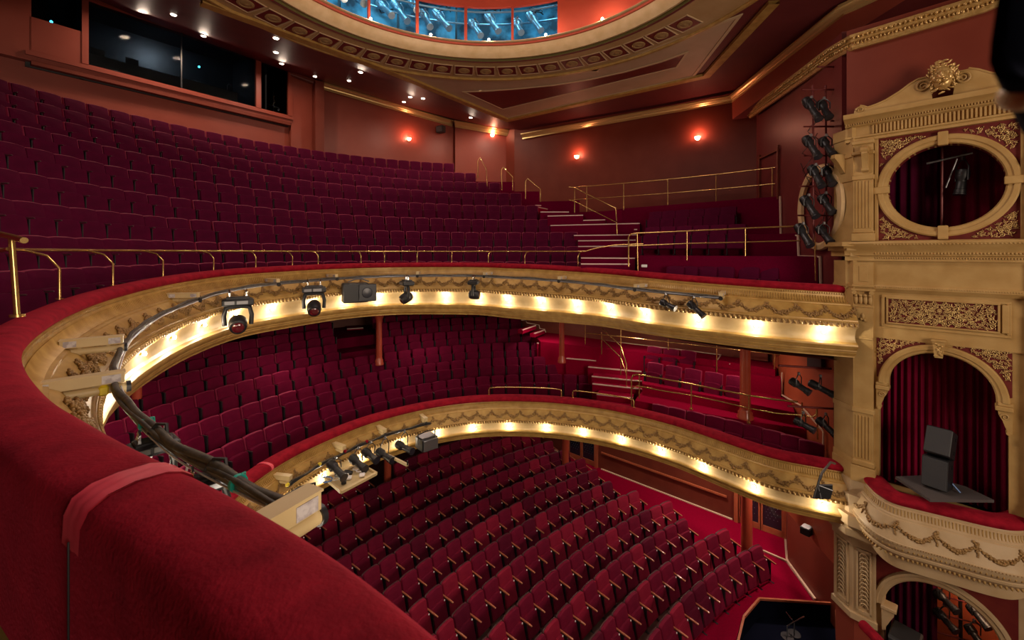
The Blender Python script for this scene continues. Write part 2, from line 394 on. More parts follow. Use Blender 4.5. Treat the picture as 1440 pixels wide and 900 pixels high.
        for j in range(5 if far else 2):
            h = .92-.12*j; r = .040*(1-.08*j)*gs
            for q in range(1 if far else 2): rosette(on(d0+rnd.uniform(-.022, .022), h+rnd.uniform(-.03, .03), .014), r, not far)
        o = mb.build('garland', 'gold_old', root, angle=80)
    # bulbs
    d = lamp_ph
    while d < cv.L-.15:
        k = scf(d); p = cv.pt(d, lamp_u, lamp_z*k); x, y = pxof(p) if p.y > .5 else (-999, 0)
        pp, t, nn = cv.at(d)
        m2 = MB(); m2.blob(p, .032, .032, .036, None, 10, 8); b = m2.build('bulb', 'bulb', root, angle=80)
        wall = cv.pt(d, lamp_u-.10, lamp_z*k)
        MB().cyl(wall, p-nn*.02, .022, 10).build('lamp_holder', 'gold', b)
        point_light(p+nn*.07+V((0, 0, .01)), lamp_w, (1, .89, .72), .04, 'bulb_light')
        d += lamp_sp
    return root
LAMP_D0 = UP.find_px(767, lo=0, hi=UP.L*.5)
sp = 1.17
ub = balcony(UP, FU, 'gallery_parapet', 'gilded upper balcony front with velvet rail, garlands and a row of bulbs', usc,
        (.482, -.722, .095, .052, .487, -.658), (.25, -.32, .44, -.60), (.022, -.033, .045, .03, (.05, -.10, .15, -.235)), .52, .385, -.925, LAMP_D0 % sp, sp, 'gold')
lsp = 1.19
lb = balcony(LO, FL, 'circle_parapet', 'gilded lower balcony front with velvet rail and garlands, above the stalls', lambda d: 1.,
        (.298, -.527, .080, .040, .302, -.478), (.14, -.205, .26, -.44), (.02, -.022, .04, .018, (.036, -.05, .095, -.15)), .47, .30, -.655, LO.find_px(768, hi=LO.L*.7) % lsp, lsp, 'gold', 8, -.75)
# ================================================================ SEATS AND RAKED FLOORS
def seat_template(kind, velvet, shell, wood):
    """parts of a tip-up theatre seat, front towards local -Y, origin on the floor under its middle"""
    P_ = {}
    tilt = M.Rotation(math.radians(-13), 3, 'X')
    def back(grow, y0, th, z0=.40, z1=.93):
        w_ = (.252 if kind == 'stalls' else .240)+grow; q_ = .05 if kind == 'stalls' else .022; pts = [(-w_, z0-grow), (w_, z0-grow), (w_, z1-q_)]
        for a in (20, 50, 80): pts.append((w_-q_+q_*math.cos(math.radians(a)), z1-q_+q_*math.sin(math.radians(a))+grow))
        pts.append((.1, z1+.018+grow)); pts.append((-.1, z1+.018+grow))
        for a in (100, 130, 160): pts.append((-w_+q_+q_*math.cos(math.radians(a)), z1-q_+q_*math.sin(math.radians(a))+grow))
        pts.append((-w_, z1-q_)); mb = MB(); n = len(pts); rings = []
        for yy, ins in ((0, .0), (-th*.55, 0.), (-th, .018)):
            r = []
            for x, z in pts:
                cx, cz_ = 0, (z0+z1)/2; dx, dz = x-cx, z-cz_; l = math.hypot(dx, dz)
                bulge = 0
                q = V((x-dx/l*ins, y0+yy+bulge, z-dz/l*ins)); r.append(q)
            rings.append(r)
        # padded centre
        c = [V((q.x*.55, q.y-.022, (z0+z1)/2+(q.z-(z0+z1)/2)*.6)) for q in rings[-1]]; rings.append(c)
        rings = [[tilt @ (q-V((0, 0, .4)))+V((0, 0, .4)) for q in r] for r in rings]
        mb.loft(rings, closed_ring=True, cap=True); return mb
    P_['back_shell'] = (back(.012 if kind == 'stalls' else .016, .18 if kind != 'stalls' else .20, .06 if kind != 'stalls' else .03).mesh('back_shell', shell, 45), 'r')
    P_['backrest'] = (back(0, .17, .075).mesh('backrest', velvet, 40), 'r')
    # tipped-up cushion, standing almost upright
    mb = MB(); t2 = M.Rotation(math.radians(-8 if kind != 'stalls' else -16), 3, 'X')
    pts = []; z_b = .11 if kind == 'stalls' else .18
    for x, z in ((-.23, z_b), (.23, z_b), (.235, z_b+.07), (.235, .58), (.21, .625), (.1, .645), (-.1, .645), (-.21, .625), (-.235, .58), (-.235, z_b+.07)): pts.append((x, z))
    rings = [[t2 @ V((x*s_, y, (z-.24)*s_+(.0 if s_ == 1 else .02)))+V((0, 0, .24)) for x, z in pts] for y, s_ in ((.09, .93), (.07, 1), (-.02, 1), (-.045, .93))]
    mb.loft(rings, closed_ring=True, cap=True); P_['seat_cushion'] = (mb.mesh('seat_cushion', velvet, 40), 'r')
    # side standard with armrest on the +X side
    mb = MB()
    if kind == 'stalls':
        mb.bbox((.265, .02, .31), (.035, .10, .60), .006); mb.bbox((.265, .02, .01), (.045, .30, .02), .005); mb.bbox((.265, .02, .585), (.03, .36, .03), .006)
    elif kind == 'circle':
        mb.bbox((.265, .0, .31), (.036, .12, .60), .006); mb.bbox((.265, .02, .01), (.06, .26, .02), .005)
    else:
        mb.bbox((.265, .05, .30), (.02, .10, .56), .005); mb.bbox((.265, .02, .01), (.06, .26, .02), .005)
    P_['standard'] = (mb.mesh('standard', 'iron'), 'r')
    mb = MB()
    if kind == 'stalls':
        pr = [(-.17, .585), (-.185, .598), (-.17, .612), (-.03, .622), (.12, .630), (.20, .63), (.20, .605), (.0, .597)]
        mb.prism([V((.247, y, z)) for y, z in pr], (.036, 0, 0)); P_['armrest'] = (mb.mesh('armrest', wood, 50), 'r')
    else:
        mb.bbox((.265, .03, .60), (.034, .20, .022), .008); P_['armrest'] = (mb.mesh('armrest', wood, 50), 'r')
    if kind == 'stalls':
        mb = MB(); mb.lathe((.19, .055, .60), [(.02, 0), (.02, .006), (.012, .009)], 10, V((0, -1, .3))); P_['number_disc'] = (mb.mesh('number_disc', 'plate_white', 50), 'r')
    return {k: v[0] for k, v in P_.items()}
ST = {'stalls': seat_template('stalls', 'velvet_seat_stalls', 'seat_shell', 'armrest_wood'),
      'circle': seat_template('circle', 'velvet_seat_circle', 'shell_edge_highlight', 'armrest_cap'),
      'gallery': seat_template('gallery', 'velvet_seat_gallery', 'shell_edge_highlight', 'armrest_cap')}
ORD = 'zeroth first second third fourth fifth sixth seventh eighth ninth tenth eleventh twelfth thirteenth fourteenth fifteenth sixteenth seventeenth eighteenth nineteenth twentieth'.split()
def ordinal(n):
    if n <= 20: return ORD[n]
    tens = {2: 'twenty', 3: 'thirty', 4: 'forty', 5: 'fifty', 6: 'sixty', 7: 'seventy'}; t, u = divmod(n, 10)
    return (tens[t][:-1]+'ieth') if u == 0 else tens[t]+'-'+ORD[u]
def put_seat(kind, loc, face, label, group, parts, velvet=None, extra_arm=False, name=None):
    a = math.atan2(face.y, face.x)+PI/2
    e = empty(name or kind+'_chair', loc, label, 'theatre seat', group, M.Rotation(a, 3, 'Z'))
    for p in parts:
        o = bpy.data.objects.new(p, ST[kind][p]); C.objects.link(o); o.parent = e
        if velvet and p in ('backrest', 'seat_cushion'):
            o.data = o.data if velvet is None else VARIANT[(kind, p, velvet)]
    if extra_arm:
        for p in ('standard', 'armrest'):
            if p in parts:
                o = bpy.data.objects.new(p, ST[kind][p]); C.objects.link(o); o.parent = e; o.location = (-.53, 0, 0)
    return e
VARIANT = {}
for kk, vv in (('stalls', 'velvet_seat_stalls_worn'), ('stalls', 'velvet_seat_stalls_dark')):
    for p in ('backrest', 'seat_cushion'):
        m = ST[kk][p].copy(); m.materials[0] = MT[vv]; VARIANT[(kk, p, vv)] = m

def frange(a, b, s):
    while (a < b if s > 0 else a > b): yield a; a += s
SEATCOUNT = {}
# outlines that hide what lies behind them, as (px list, py list)
near_x = [-60, 0, 20, 50, 100, 165, 190, 240, 300, 340, 380, 440, 512]; near_y = [560, 575, 555, 592, 628, 655, 672, 702, 735, 765, 795, 836, 902]
def hidden_by_near_rail(px, py): return px < 512 and py > interp(px, near_x, near_y)+6

# ---------------- gallery (upper balcony)
GC = V((-.1, 7.98, 0))
g_arm = [-.65, -.10, .46, 1.02, 1.68, 2.33, 2.92, 3.50, 4.08]
g_rl = [6.75, 7.15, 7.65, 8.30, 9.10, 10.0, 10.9, 11.85, 12.8]
g_rr = [7.05, 7.65, 8.25, 9.0, 9.85, 10.7, 11.5, 12.35, 13.1]
g_end = [812, 812, 808, 772, 755, 732, 702, 668, 638]
def g_rad(i, th):     # th in degrees, 90 = straight ahead, 180 = to the left
    t = min(1, max(0, (th-92)/80)); return g_rr[i]*(1-t)+g_rl[i]*t
def g_pt(i, th, dr=0): r = g_rad(i, th)+dr; a = math.radians(th); return V((GC.x+r*math.cos(a), GC.y+r*math.sin(a), 0))
def pad_rad(th):
    a = math.radians(th); d = V((math.cos(a), math.sin(a), 0)); best = None
    for p, n in zip(UP.p, UP.n):
        q = p-n*.33; w_ = V((q.x-GC.x, q.y-GC.y, 0)); l = w_.length
        if l > .5:
            c = w_.normalized().dot(d)
            if best is None or c > best[0]: best = (c, l)
    return best[1]
G_DZ = [0, .02, .10, .16, .14, .08, .03, 0, 0]
def gdz(i, th): return G_DZ[i]*min(1, max(0, (th-100)/70))
PR = [pad_rad(t) for t in range(40, 240)]
def padr(th): t = min(max(th-40, 0), 198.9); k = int(t); return PR[k]+(PR[k+1]-PR[k])*(t-k)
_gr = g_rad
def g_rad(i, th):
    a, b = _gr(i, th), padr(th)+.42+.48*i
    return max(a, b)+.12*math.exp(-abs(a-b)*4)
total = 0
for i in range(9):
    zf = CZ+g_arm[i]-.62
    # start angle from the end pixel
    th = 60.
    while True:
        q = g_pt(i, th, .2); q.z = zf+.8
        if pxof(q)[0] < g_end[i]-6: break
        th += .2
    n = 0; last = None
    while th < 232:
        q = g_pt(i, th, .12); q.z = zf+.03+gdz(i, th); ks = 1+.13*max(0, min(1, (th-100)/50))*max(0, 1-i/6.)
        x, y = pxof(V((q.x, q.y, zf+.8)))
        if q.y < 1.2 or x < -35: break
        face = (GC-V((q.x, q.y, 0))).normalized(); n += 1
        big = x < 430 or i < 3
        put_seat('gallery', q, face, 'maroon gallery seat, %s from the stairs in the %s row above the brass rail' % (ordinal(n), ORD[i+1]), 'gallery seats',
                 ('back_shell', 'backrest', 'seat_cushion', 'standard', 'armrest') if big else ('back_shell', 'backrest', 'seat_cushion', 'armrest'), extra_arm=(n == 1)).scale = (ks, ks, 1+(ks-1)*.5)
        total += 1; th += math.degrees(.53*ks/(g_rad(i, th)+.12))
SEATCOUNT['gallery'] = total
# raked floor
mb = MB(); ths = [62+2.5*k for k in range(69)]
def ringg(i, dr, z, k=None): return [g_pt(i, t, dr)+V((0, 0, CZ+z+gdz(i if k is None else k, t))) for t in ths]
rings = []
def pad_back(th):
    a = math.radians(th); d = V((math.cos(a), math.sin(a), 0)); best = 5.0
    for p, n in zip(UP.p, UP.n):
        q = p-n*.33; w_ = V((q.x-GC.x, q.y-GC.y, 0)); l = w_.length
        if l > .5 and w_.normalized().dot(d) > .9995: best = max(best, l) if False else l; break
    return V((GC.x+d.x*best, GC.y+d.y*best, 0))
rings.append([pad_back(t)+V((0, 0, CZ+g_arm[0]-.63)) for t in ths])
for i in range(9):
    z = g_arm[i]-.62; zn = g_arm[i+1]-.62 if i < 8 else 3.5
    dr_next = (-.12 if i < 8 else 0)
    if i == 0: rings.append(ringg(0, -.1, z))
    if i < 8: rings.append(ringg(i+1, -.16, z, i)); rings.append(ringg(i+1, -.16, zn, i+1))
    else: rings.append(ringg(8, 1.1, z)); rings.append(ringg(8, 3.2, z))
struct(MB().loft(rings), 'floor_gallery', 'carpet_dark', angle=20)

# ---------------- circle (lower balcony)
LC = V((1.15, 7.78, 0))
c_arm = [-4.85, -4.43, -4.02, -3.62, -3.2, -2.8]; c_r = [7.8, 8.75, 9.6, 10.5, 11.4, 12.3]; c_end = [833, 827, 784, 752, 736, 722]
up_lip_x = [0, 100, 150, 200, 240, 300, 400, 480, 600, 700, 800, 880, 1000, 1100, 1190]; up_lip_y = [640, 600, 572, 547, 524, 500, 473, 457, 445, 445, 450, 458, 474, 488, 500]
lo_top_x = [302, 340, 400, 467, 533, 613, 687, 767, 833, 900, 1000, 1087, 1190]; lo_top_y = [725, 684, 642, 609, 584, 566, 557, 557, 564, 577, 608, 634, 655]
total = 0
for i in range(6):
    zf = CZ+c_arm[i]-.62; th = 55.
    while True:
        a = math.radians(th); q = V((LC.x+(c_r[i]+.2)*math.cos(a), LC.y+(c_r[i]+.2)*math.sin(a), zf+.6))
        if pxof(q)[0] < c_end[i]-10: break
        th += .2
    n = 0
    while th < 238:
        a = math.radians(th); r = c_r[i]+.2; q = V((LC.x+r*math.cos(a), LC.y+r*math.sin(a), zf)); th += math.degrees(.53/r)
        if q.y < 1.5: break
        x, y = pxof(V((q.x, q.y, zf+.85))); x2, y2 = pxof(V((q.x, q.y, zf+.3)))
        n += 1
        if x < 60 and not x > 20: continue
        if i >= 3 and 474 < x < 530 and i != 3: continue
        if i == 3 and 480 < x < 528: continue
        if y2 < interp(x, up_lip_x, up_lip_y)-4 or hidden_by_near_rail(x, y): continue
        if x < 460 and y > interp(max(x, 302), lo_top_x, lo_top_y)+30 and x > 302: continue
        face = (LC-V((q.x, q.y, 0))).normalized()
        put_seat('circle', q, face, 'crimson lower-balcony seat, %s from the stairs in the %s row behind its rail' % (ordinal(n), ORD[i+1]), 'circle seats',
                 ('backrest', 'seat_cushion', 'standard', 'armrest', 'back_shell') if x < 420 else ('backrest', 'seat_cushion', 'standard', 'armrest'), extra_arm=(n == 1)); total += 1
SEATCOUNT['circle'] = total
def lring(r, z, a0=52, a1=238, n=64): return [V((LC.x+r*math.cos(math.radians(a0+(a1-a0)*k/n)), LC.y+r*math.sin(math.radians(a0+(a1-a0)*k/n)), CZ+z)) for k in range(n+1)]
def pad_back_l(th):
    a = math.radians(th); d = V((math.cos(a), math.sin(a), 0)); best = 4.0
    for p, n in zip(LO.p, LO.n):
        q = p-n*.33; w_ = V((q.x-LC.x, q.y-LC.y, 0)); l = w_.length
        if l > .5 and w_.normalized().dot(d) > .9995: best = l; break
    return V((LC.x+d.x*best, LC.y+d.y*best, 0))
thl = [52+(238-52)*k/64 for k in range(65)]
rings = [[pad_back_l(t)+V((0, 0, CZ-5.47)) for t in thl], lring(7.7, -5.47)]
for i in range(6):
    z = c_arm[i]-.62
    if i < 5: rings.append(lring(c_r[i+1]-.16, z)); rings.append(lring(c_r[i+1]-.16, c_arm[i+1]-.62))
    else: rings.append(lring(15.2, z))
struct(MB().loft(rings), 'floor_circle', 'carpet_dark', angle=20)

# ---------------- stalls
SC = V((13.8, -.92, 0)); s_r = [14.5, 15.42, 16.37, 17.3, 18.32]+[18.32+.95*k for k in range(1, 8)]
s_r[10] += .35; s_r[11] += .35
s_end = [1089, 1041, 982, 960, 912, 874, 853, 836, 812, 790, 770, 752]
lo_lip_x = [302, 350, 400, 467, 533, 613, 700, 767, 833, 900, 1000, 1087, 1190]; lo_lip_y = [790, 752, 714, 676, 648, 626, 616, 617, 623, 634, 664, 698, 735]
total = 0; rs = random.Random(3)
def s_z(i): return 0 if i < 8 else .04*(i-7)
for i, R_ in enumerate(s_r):
    r = R_+.2; th = 90.; zf = s_z(i)
    while True:
        a = math.radians(th); q = V((SC.x+r*math.cos(a), SC.y+r*math.sin(a), zf+.64))
        if pxof(q)[0] < s_end[i]-14: break
        th += .1
    n = 0
    while th < 200:
        a = math.radians(th); q = V((SC.x+r*math.cos(a), SC.y+r*math.sin(a), zf)); th += math.degrees(.53/r)
        if q.y < 6: break
        x, y = pxof(V((q.x, q.y, zf+.95))); x2, y2 = pxof(V((q.x, q.y, zf+.2))); n += 1
        if y > 915 or x < 305: continue
        if y2 < interp(x, lo_lip_x, lo_lip_y)-3 or hidden_by_near_rail(x, y-10): continue
        if total >= 300: continue
        if any((q.x-a_)**2+(q.y-b_)**2 < .16 for a_, b_ in ((-4.8, 16.5), (7.2, 13.1), (2.2, 17.6))): continue
        face = (SC-V((q.x, q.y, 0))).normalized(); k = rs.random()
        vel = 'velvet_seat_stalls_worn' if k > .78 else 'velvet_seat_stalls_dark' if k < .12 else None
        put_seat('stalls', q, face, 'red stalls seat with wooden armrest, %s from the aisle in the %s row' % (ordinal(n), ORD[i+1]), 'stalls seats',
                 ('back_shell', 'backrest', 'seat_cushion', 'standard', 'armrest', 'number_disc') if y > 650 else ('back_shell', 'backrest', 'seat_cushion', 'armrest'), vel, extra_arm=(n == 1)); total += 1
SEATCOUNT['stalls'] = total
print('SEATS', SEATCOUNT)
# ================================================================ ROOM SHELL
def wall(name, pts_top, pts_bot, m, th=.15, out=None):
    """upright wall through lists of points (top edge, bottom edge), with thickness away from the eye"""
    mb = MB(); n = len(pts_top)
    offs = []
    for i in range(n):
        d = (pts_top[min(i+1, n-1)]-pts_top[max(i-1, 0)]); d.z = 0; d.normalize(); nn = V((-d.y, d.x, 0))
        if nn.dot(V((pts_top[i].x, pts_top[i].y, 0))) < 0: nn = -nn
        offs.append(nn*th)
    A = pts_bot; B = pts_top
    rings = [[A[i], B[i], B[i]+offs[i], A[i]+offs[i]] for i in range(n)]
    mb.loft(rings, closed_ring=True, cap=True); return struct(mb, name, m, angle=20)
def vw(name, plan, z0, z1, m, th=.15): return wall(name, [V((x, y, CZ+z1)) for x, y in plan], [V((x, y, CZ+z0)) for x, y in plan], m, th)

# gallery back walls
WA = ((-13.9, 12.35), (-9.5, 18.3))
dA = V((WA[1][0]-WA[0][0], WA[1][1]-WA[0][1], 0)).normalized()
def onA(px, py, off=0):
    a = (WA[0][0]-dA.y*off, WA[0][1]+dA.x*off); b = (WA[1][0]-dA.y*off, WA[1][1]+dA.x*off); return PW(px, py, a, b)
a_l = onA(-160, 60); a_r = onA(409, 97)
# projecting control room: fascia below the windows and mullions between them
zledge = 5.55; ztop = 7.85
pL = onA(44, 0); pR = onA(409, 0)
def wz(p, z): return V((p.x, p.y, CZ+z))
# lower wall behind the top row, set back a little
nA = V((dA.y, -dA.x, 0))     # towards the house
if nA.dot(V((0, 0, 0))-pL) < 0: nA = -nA
mb = MB()
far_l = pL-dA*6
def strip(p0, p1, z0, z1, off, th):
    q = [p0+nA*off, p1+nA*off, p1+nA*(off-th), p0+nA*(off-th)]
    mb.prism([V((k.x, k.y, CZ+z0)) for k in q], (0, 0, z1-z0))
strip(far_l, pR+dA*.9, 2.6, zledge+.05, -.28, .2)
strip(far_l, pL, zledge, 8.6, 0, .3)
struct(mb, 'wall_gallery_back', 'wall_red')
booth = empty('control_booth', wz(pL.lerp(pR, .5), zledge), 'red boxed control booth with wide dark windows, above the top gallery row', 'control booth')
def axA(px): 
    q = onA(px, 100); return (V((q.x, q.y, 0))-V((pL.x, pL.y, 0))).dot(dA)
def zA(px, py): q = onA(px, py); return q.z-CZ
LA = axA(409)
def boxA(a0, a1, z0, z1, o0, o1, mbx):
    q = [pL+dA*a0+nA*o0, pL+dA*a1+nA*o0, pL+dA*a1+nA*o1, pL+dA*a0+nA*o1]
    mbx.prism([V((k.x, k.y, CZ+z0)) for k in q], (0, 0, z1-z0))
# sill line slopes nowhere: measure the opening in wall coordinates
w1 = (axA(41), axA(115)); w2 = (axA(124.5), axA(360)); w3 = (axA(367), axA(405))
zs = zA(240, 118); zs1 = zA(80, 34); zt = ztop
mb = MB()
boxA(0, LA+.05, zledge+.02, zs-.05, .0, -.3, mb)
boxA(-.12, LA+.05, zs-.22, zs-.10, .07, -.25, mb)
boxA(w1[0], w1[1], zs-.06, zs1, 0, -.12, mb)
boxA(w1[1], w2[0], zs-.06, zt, .03, -.14, mb)
boxA(w2[1], w3[0], zs-.06, zt, .03, -.14, mb)
boxA(w3[1], LA+.05, zs-.06, zt, .03, -.14, mb)
boxA(0-.1, LA+.05, zt, 8.4, .0, -.3, mb)
boxA(LA-.02, LA+.1, zs-.2, 8.2, 0, -2.2, mb)
mb.build('casing', 'wall_red', booth)
mb = MB(); boxA(0, LA, zledge-.10, zledge+.03, .0, -.28, mb); mb.build('soffit', 'wall_dark_red', booth)
for nm, a0, a1, z0 in (('window_pane', w1[0], w1[1], zs1), ('window_pane', w2[0], axA(256)-.01, zs-.06), ('window_pane', axA(256)+.01, w2[1], zs-.06), ('window_pane', w3[0], w3[1], zs-.06)):
    mb = MB(); boxA(a0, a1, z0, zt, -.07, -.08, mb); mb.build(nm, 'booth_glass', booth)
mb = MB(); boxA(axA(256)-.02, axA(256)+.02, zs-.06, zt, -.05, -.10, mb); mb.build('mullion', 'booth_dark', booth)
mb = MB()
boxA(0, LA, zs-.5, 8.3, -2.4, -2.5, mb); boxA(0, LA, 8.2, 8.3, -.2, -2.5, mb); boxA(0, LA, zs-.5, zs-.4, -.2, -2.5, mb); boxA(-.1, 0, zs-.5, 8.3, -.2, -2.5, mb); boxA(w1[1]-.02, w1[1]+.08, zs-.5, 8.3, -.15, -2.4, mb); boxA(w2[1]+.05, w2[1]+.12, zs-.5, 8.3, -.15, -2.4, mb)
mb.build('inner_room', 'booth_dark', booth)
mb = MB(); boxA(w2[0], w2[1]-.55, zs-.05, zs+.42, -.3, -.34, mb); boxA(w2[0], w2[1]-.55, zs+.38, zs+.42, -.3, -.9, mb); mb.build('desk_front', 'booth_grey', booth)
# desk equipment behind the glass
def inA(a, z, off): return pL+dA*a+nA*off+V((0, 0, CZ+z-pL.z))
RA = M((dA, -nA, V((0, 0, 1)))).transposed()
rr = random.Random(11)
a = w2[0]+.3
while a < w2[1]-.8:
    kind = rr.choice(['lamp', 'screen', 'stand']); p = inA(a, zs+.42, -.55)
    if kind == 'screen':
        e = empty('monitor_screen', p, 'dark flat monitor on the control booth desk behind the glass', 'monitor', 'booth monitors', RA)
        mb = MB(); mb.bbox((0, 0, .17), (.34, .03, .22), .008); mb.build('panel', 'booth_desk', e, world=False); mb = MB(); mb.bbox((0, .02, .03), (.06, .05, .07), .01); mb.bbox((0, .02, .008), (.18, .12, .016), .004); mb.build('foot', 'grey_metal', e, world=False)
    elif kind == 'lamp':
        e = empty('desk_lamp', p, 'thin gooseneck desk lamp on the control booth desk', 'desk lamp', 'booth desk lamps', RA)
        mb = MB(); mb.cyl((0, 0, 0), (0, 0, .02), .05); mb.build('foot', 'black_metal', e, world=False); mb = MB(); mb.tube([(0, 0, 0), (0, 0, .25), (.03, -.03, .33), (.09, -.06, .33)], .008, 6); mb.build('neck', 'grey_metal', e, world=False); mb = MB(); mb.cyl((.08, -.055, .33), (.13, -.08, .30), .018, 10, .03); mb.build('shade', 'chrome', e, world=False)
    else:
        e = empty('swivel_chair', p+V((0, 0, -.3))-nA*.5, 'dark swivel chair standing behind the control booth desk', 'chair', 'booth chairs', RA)
        mb = MB(); mb.bbox((0, 0, .1), (.4, .4, .08), .03); mb.build('seat', 'booth_desk', e, world=False); mb = MB(); mb.bbox((0, .2, .42), (.38, .06, .42), .03); mb.build('backrest', 'booth_grey', e, world=False); mb = MB(); mb.cyl((0, 0, -.3), (0, 0, .1), .03); mb.build('column', 'chrome', e, world=False)
    a += rr.uniform(.55, .9)
for px_, py_, lb_ in ((76, 23, 'small cyan indicator light inside the narrow end window of the control booth'), (287, 89, 'small cyan indicator light behind the wide control booth window')):
    q = onA(px_, py_, 0)-nA*.5; MBx = MB(); MBx.blob(q, .035, .035, .035, None, 10, 8); tag(MBx.build('indicator_light', 'led_cyan', angle=80), lb_, 'indicator light')
# stand with yellow cable in the small end window
q = inA((w3[0]+w3[1])/2+.15, zs, -.45); e = empty('cable_stand', q, 'yellow cable coil hanging on a stand in the end window of the booth', 'stand', None, RA)
mb = MB(); mb.tube([(0, 0, 0), (0, 0, .95)], .015, 8); mb.tube([(-.25, 0, .35), (.2, 0, .3)], .012, 8); mb.build('pole', 'grey_metal', e, world=False)
mb = MB(); mb.tube([(.02+.06*math.cos(t*.9), .03*math.sin(t), .25+.04*t) for t in range(14)], .012, 6); mb.build('cable_coil', 'tape_yellow', e, world=False)

# wall B and the nib wall C
B0, B1 = (-8.75, 18.9), (-3.0, 22.3)
wall('wall_gallery_rear', [V((-9.5, 18.35, CZ+8.6)), V((B0[0], B0[1]+.3, CZ+8.3)), V((-2.2, 22.7, CZ+7.4))], [V((-9.5, 18.35, CZ+2.6)), V((B0[0], B0[1]+.3, CZ+2.6)), V((-2.2, 22.7, CZ+2.6))], 'wall_red')
cR = P(717, 187, 21.6); cL = P(640, 174, 21.9)
wall('wall_gallery_nib', [cL+V((0, 0, .4)), cR+V((0, 0, .4))], [V((cL.x, cL.y, CZ+1)), V((cR.x, cR.y, CZ+1))], 'wall_red', .2)
# piers standing proud of wall B, as seen at its left part
mb = MB(); q0 = PW(408, 200, B0, B1)
for (x0, x1, off) in ((440, 452, .25),):
    a_ = PW(x0, 112, B0, B1); b_ = PW(x1, 117, B0, B1)
    mb.prism([V((a_.x, a_.y, CZ+2.5)), V((b_.x, b_.y, CZ+2.5)), V((b_.x+.25, b_.y-.3, CZ+2.5)), V((a_.x+.25, a_.y-.3, CZ+2.5))], (0, 0, 5.0))
struct(mb, 'wall_pier', 'wall_dark_red')
# side wall D, corner, and return wall E towards the box
G0, G1 = (.5, 20.6), (7.96, 15.4); DC = (8.58, 14.97); BX = (7.15, 9.13)
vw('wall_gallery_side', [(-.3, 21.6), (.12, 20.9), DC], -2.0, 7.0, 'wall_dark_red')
EA = (BX[0]+.1, BX[1]+.25)
vw('wall_gallery_return', [(DC[0], DC[1]), (EA[0], EA[1])], -2.0, 4.85, 'wall_maroon')
# small strip of wall between the nib and the side wall
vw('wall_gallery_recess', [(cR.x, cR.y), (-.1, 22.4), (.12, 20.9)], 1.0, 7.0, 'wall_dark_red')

def molding(name, pts, prof, m, label=None, parent=None):
    """sweep a section along a polyline; prof in (out, up); out = towards the eye side"""
    n = len(pts); rings = []
    for i in range(n):
        d = pts[min(i+1, n-1)]-pts[max(i-1, 0)]; dh = V((d.x, d.y, 0)).normalized(); nn = V((-dh.y, dh.x, 0))
        if nn.dot(V((pts[i].x, pts[i].y, 0))) > 0: nn = -nn
        rings.append([pts[i]+nn*o+V((0, 0, u)) for o, u in prof])
    mb = MB().loft(rings, closed_ring=True, cap=True)
    if parent: return mb.build(name, m, parent, angle=25)
    return struct(mb, name, m, angle=25)
CP = [(0, 0), (.25, 0), (.25, -.05), (.2, -.07), (.17, -.12), (.1, -.17), (.08, -.22), (.04, -.25), (.04, -.32), (0, -.32)]
def cpf(k): return [(a*k, b*k) for a, b in CP]
# cornice along wall B and nib
molding('trim_1', [PW(452, 117, B0, B1), PW(636, 171, B0, B1)], cpf(.85), 'gold_bright')
molding('trim_2', [P(640, 171, 21.8), P(716, 184, 21.5)], cpf(.9), 'gold_bright')
molding('trim_3', [V((-9.5, 18.3, CZ+7.75)), PW(452, 117, B0, B1)], cpf(.6), 'wall_brown')
# cornice along D
g0 = P(735, 189, 20.5); g1 = P(1030, 135, 15.3); g2 = P(1188, 8, 10.2); g3 = P(1330, -60, 8.6)
molding('trim_4', [g0, g1, g2, g3], cpf(.72), 'gold_bright')
# upstand wall and soffit between that cornice and the box cornice
e0 = P(1030, 168, 15.25); e1 = P(1190, 52, 10.1); e2 = P(1400, -80, 8.2)
mb = MB(); mb.loft([[g1+V((0, .05, .3)), e0], [g2+V((0, .05, .3)), e1], [g3+V((0, .05, .3)), e2]])
struct(mb, 'wall_upstand', 'wall_red')
bx0 = P(1056, 160, 14.9); bx1 = PW(1172, 76, DC, EA); _bn = (.73*.02, .68*.02); _bd = (BX[0]+.68, BX[1]-.73)
bx2 = PW(1200, 60, BX, _bd); bx3 = PW(1385, 5, BX, _bd); bx4 = PW(1500, -45, BX, _bd)
mb = MB(); mb.loft([[e0, V((DC[0]+.2, DC[1]+.2, e0.z+.05))], [e1, bx1+V((.5, .2, .08))], [e2, bx4+V((.6, 0, .2))]])
struct(mb, 'ceiling_soffit', 'ceiling_red')
CB = [(-.02, .12), (.16, .12), (.17, .06), (.12, .04), (.13, -.02), (.08, -.04), (.07, -.12), (.04, -.16), (-.02, -.16)]
crn = empty('box_cornice', bx2, 'gilded leaf-carved cornice running above the proscenium box to the gallery wall', 'cornice')
molding('cornice_run', [bx0, bx1, bx2, bx3, bx4], CB, 'gold_relief', parent=crn)
def leafrun(pts, dz, out, step, r, parent, mtl='gold_relief'):
    mb = MB(); rnd = random.Random(2)
    for a, b in zip(pts, pts[1:]):
        L_ = (b-a).length; n = int(L_/step); dh = (b-a).normalized(); nn = V((-dh.y, dh.x, 0))
        if nn.dot(V((a.x, a.y, 0))) > 0: nn = -nn
        for k in range(n):
            p = a.lerp(b, (k+.5)/n)+nn*out+V((0, 0, dz)); mb.blob(p, r*rnd.uniform(.8, 1.2), r*.6, r*1.5, rotz(rnd.random()*3) @ M.Rotation(.5*(-1)**k, 3, 'Y'), 6, 4)
    return mb.build('leaf_carving', mtl, parent, angle=80)
leafrun([bx0, bx1, bx2, bx3, bx4], .05, .15, .07, .03, crn); leafrun([bx0, bx1, bx2, bx3, bx4], -.06, .10, .06, .025, crn)

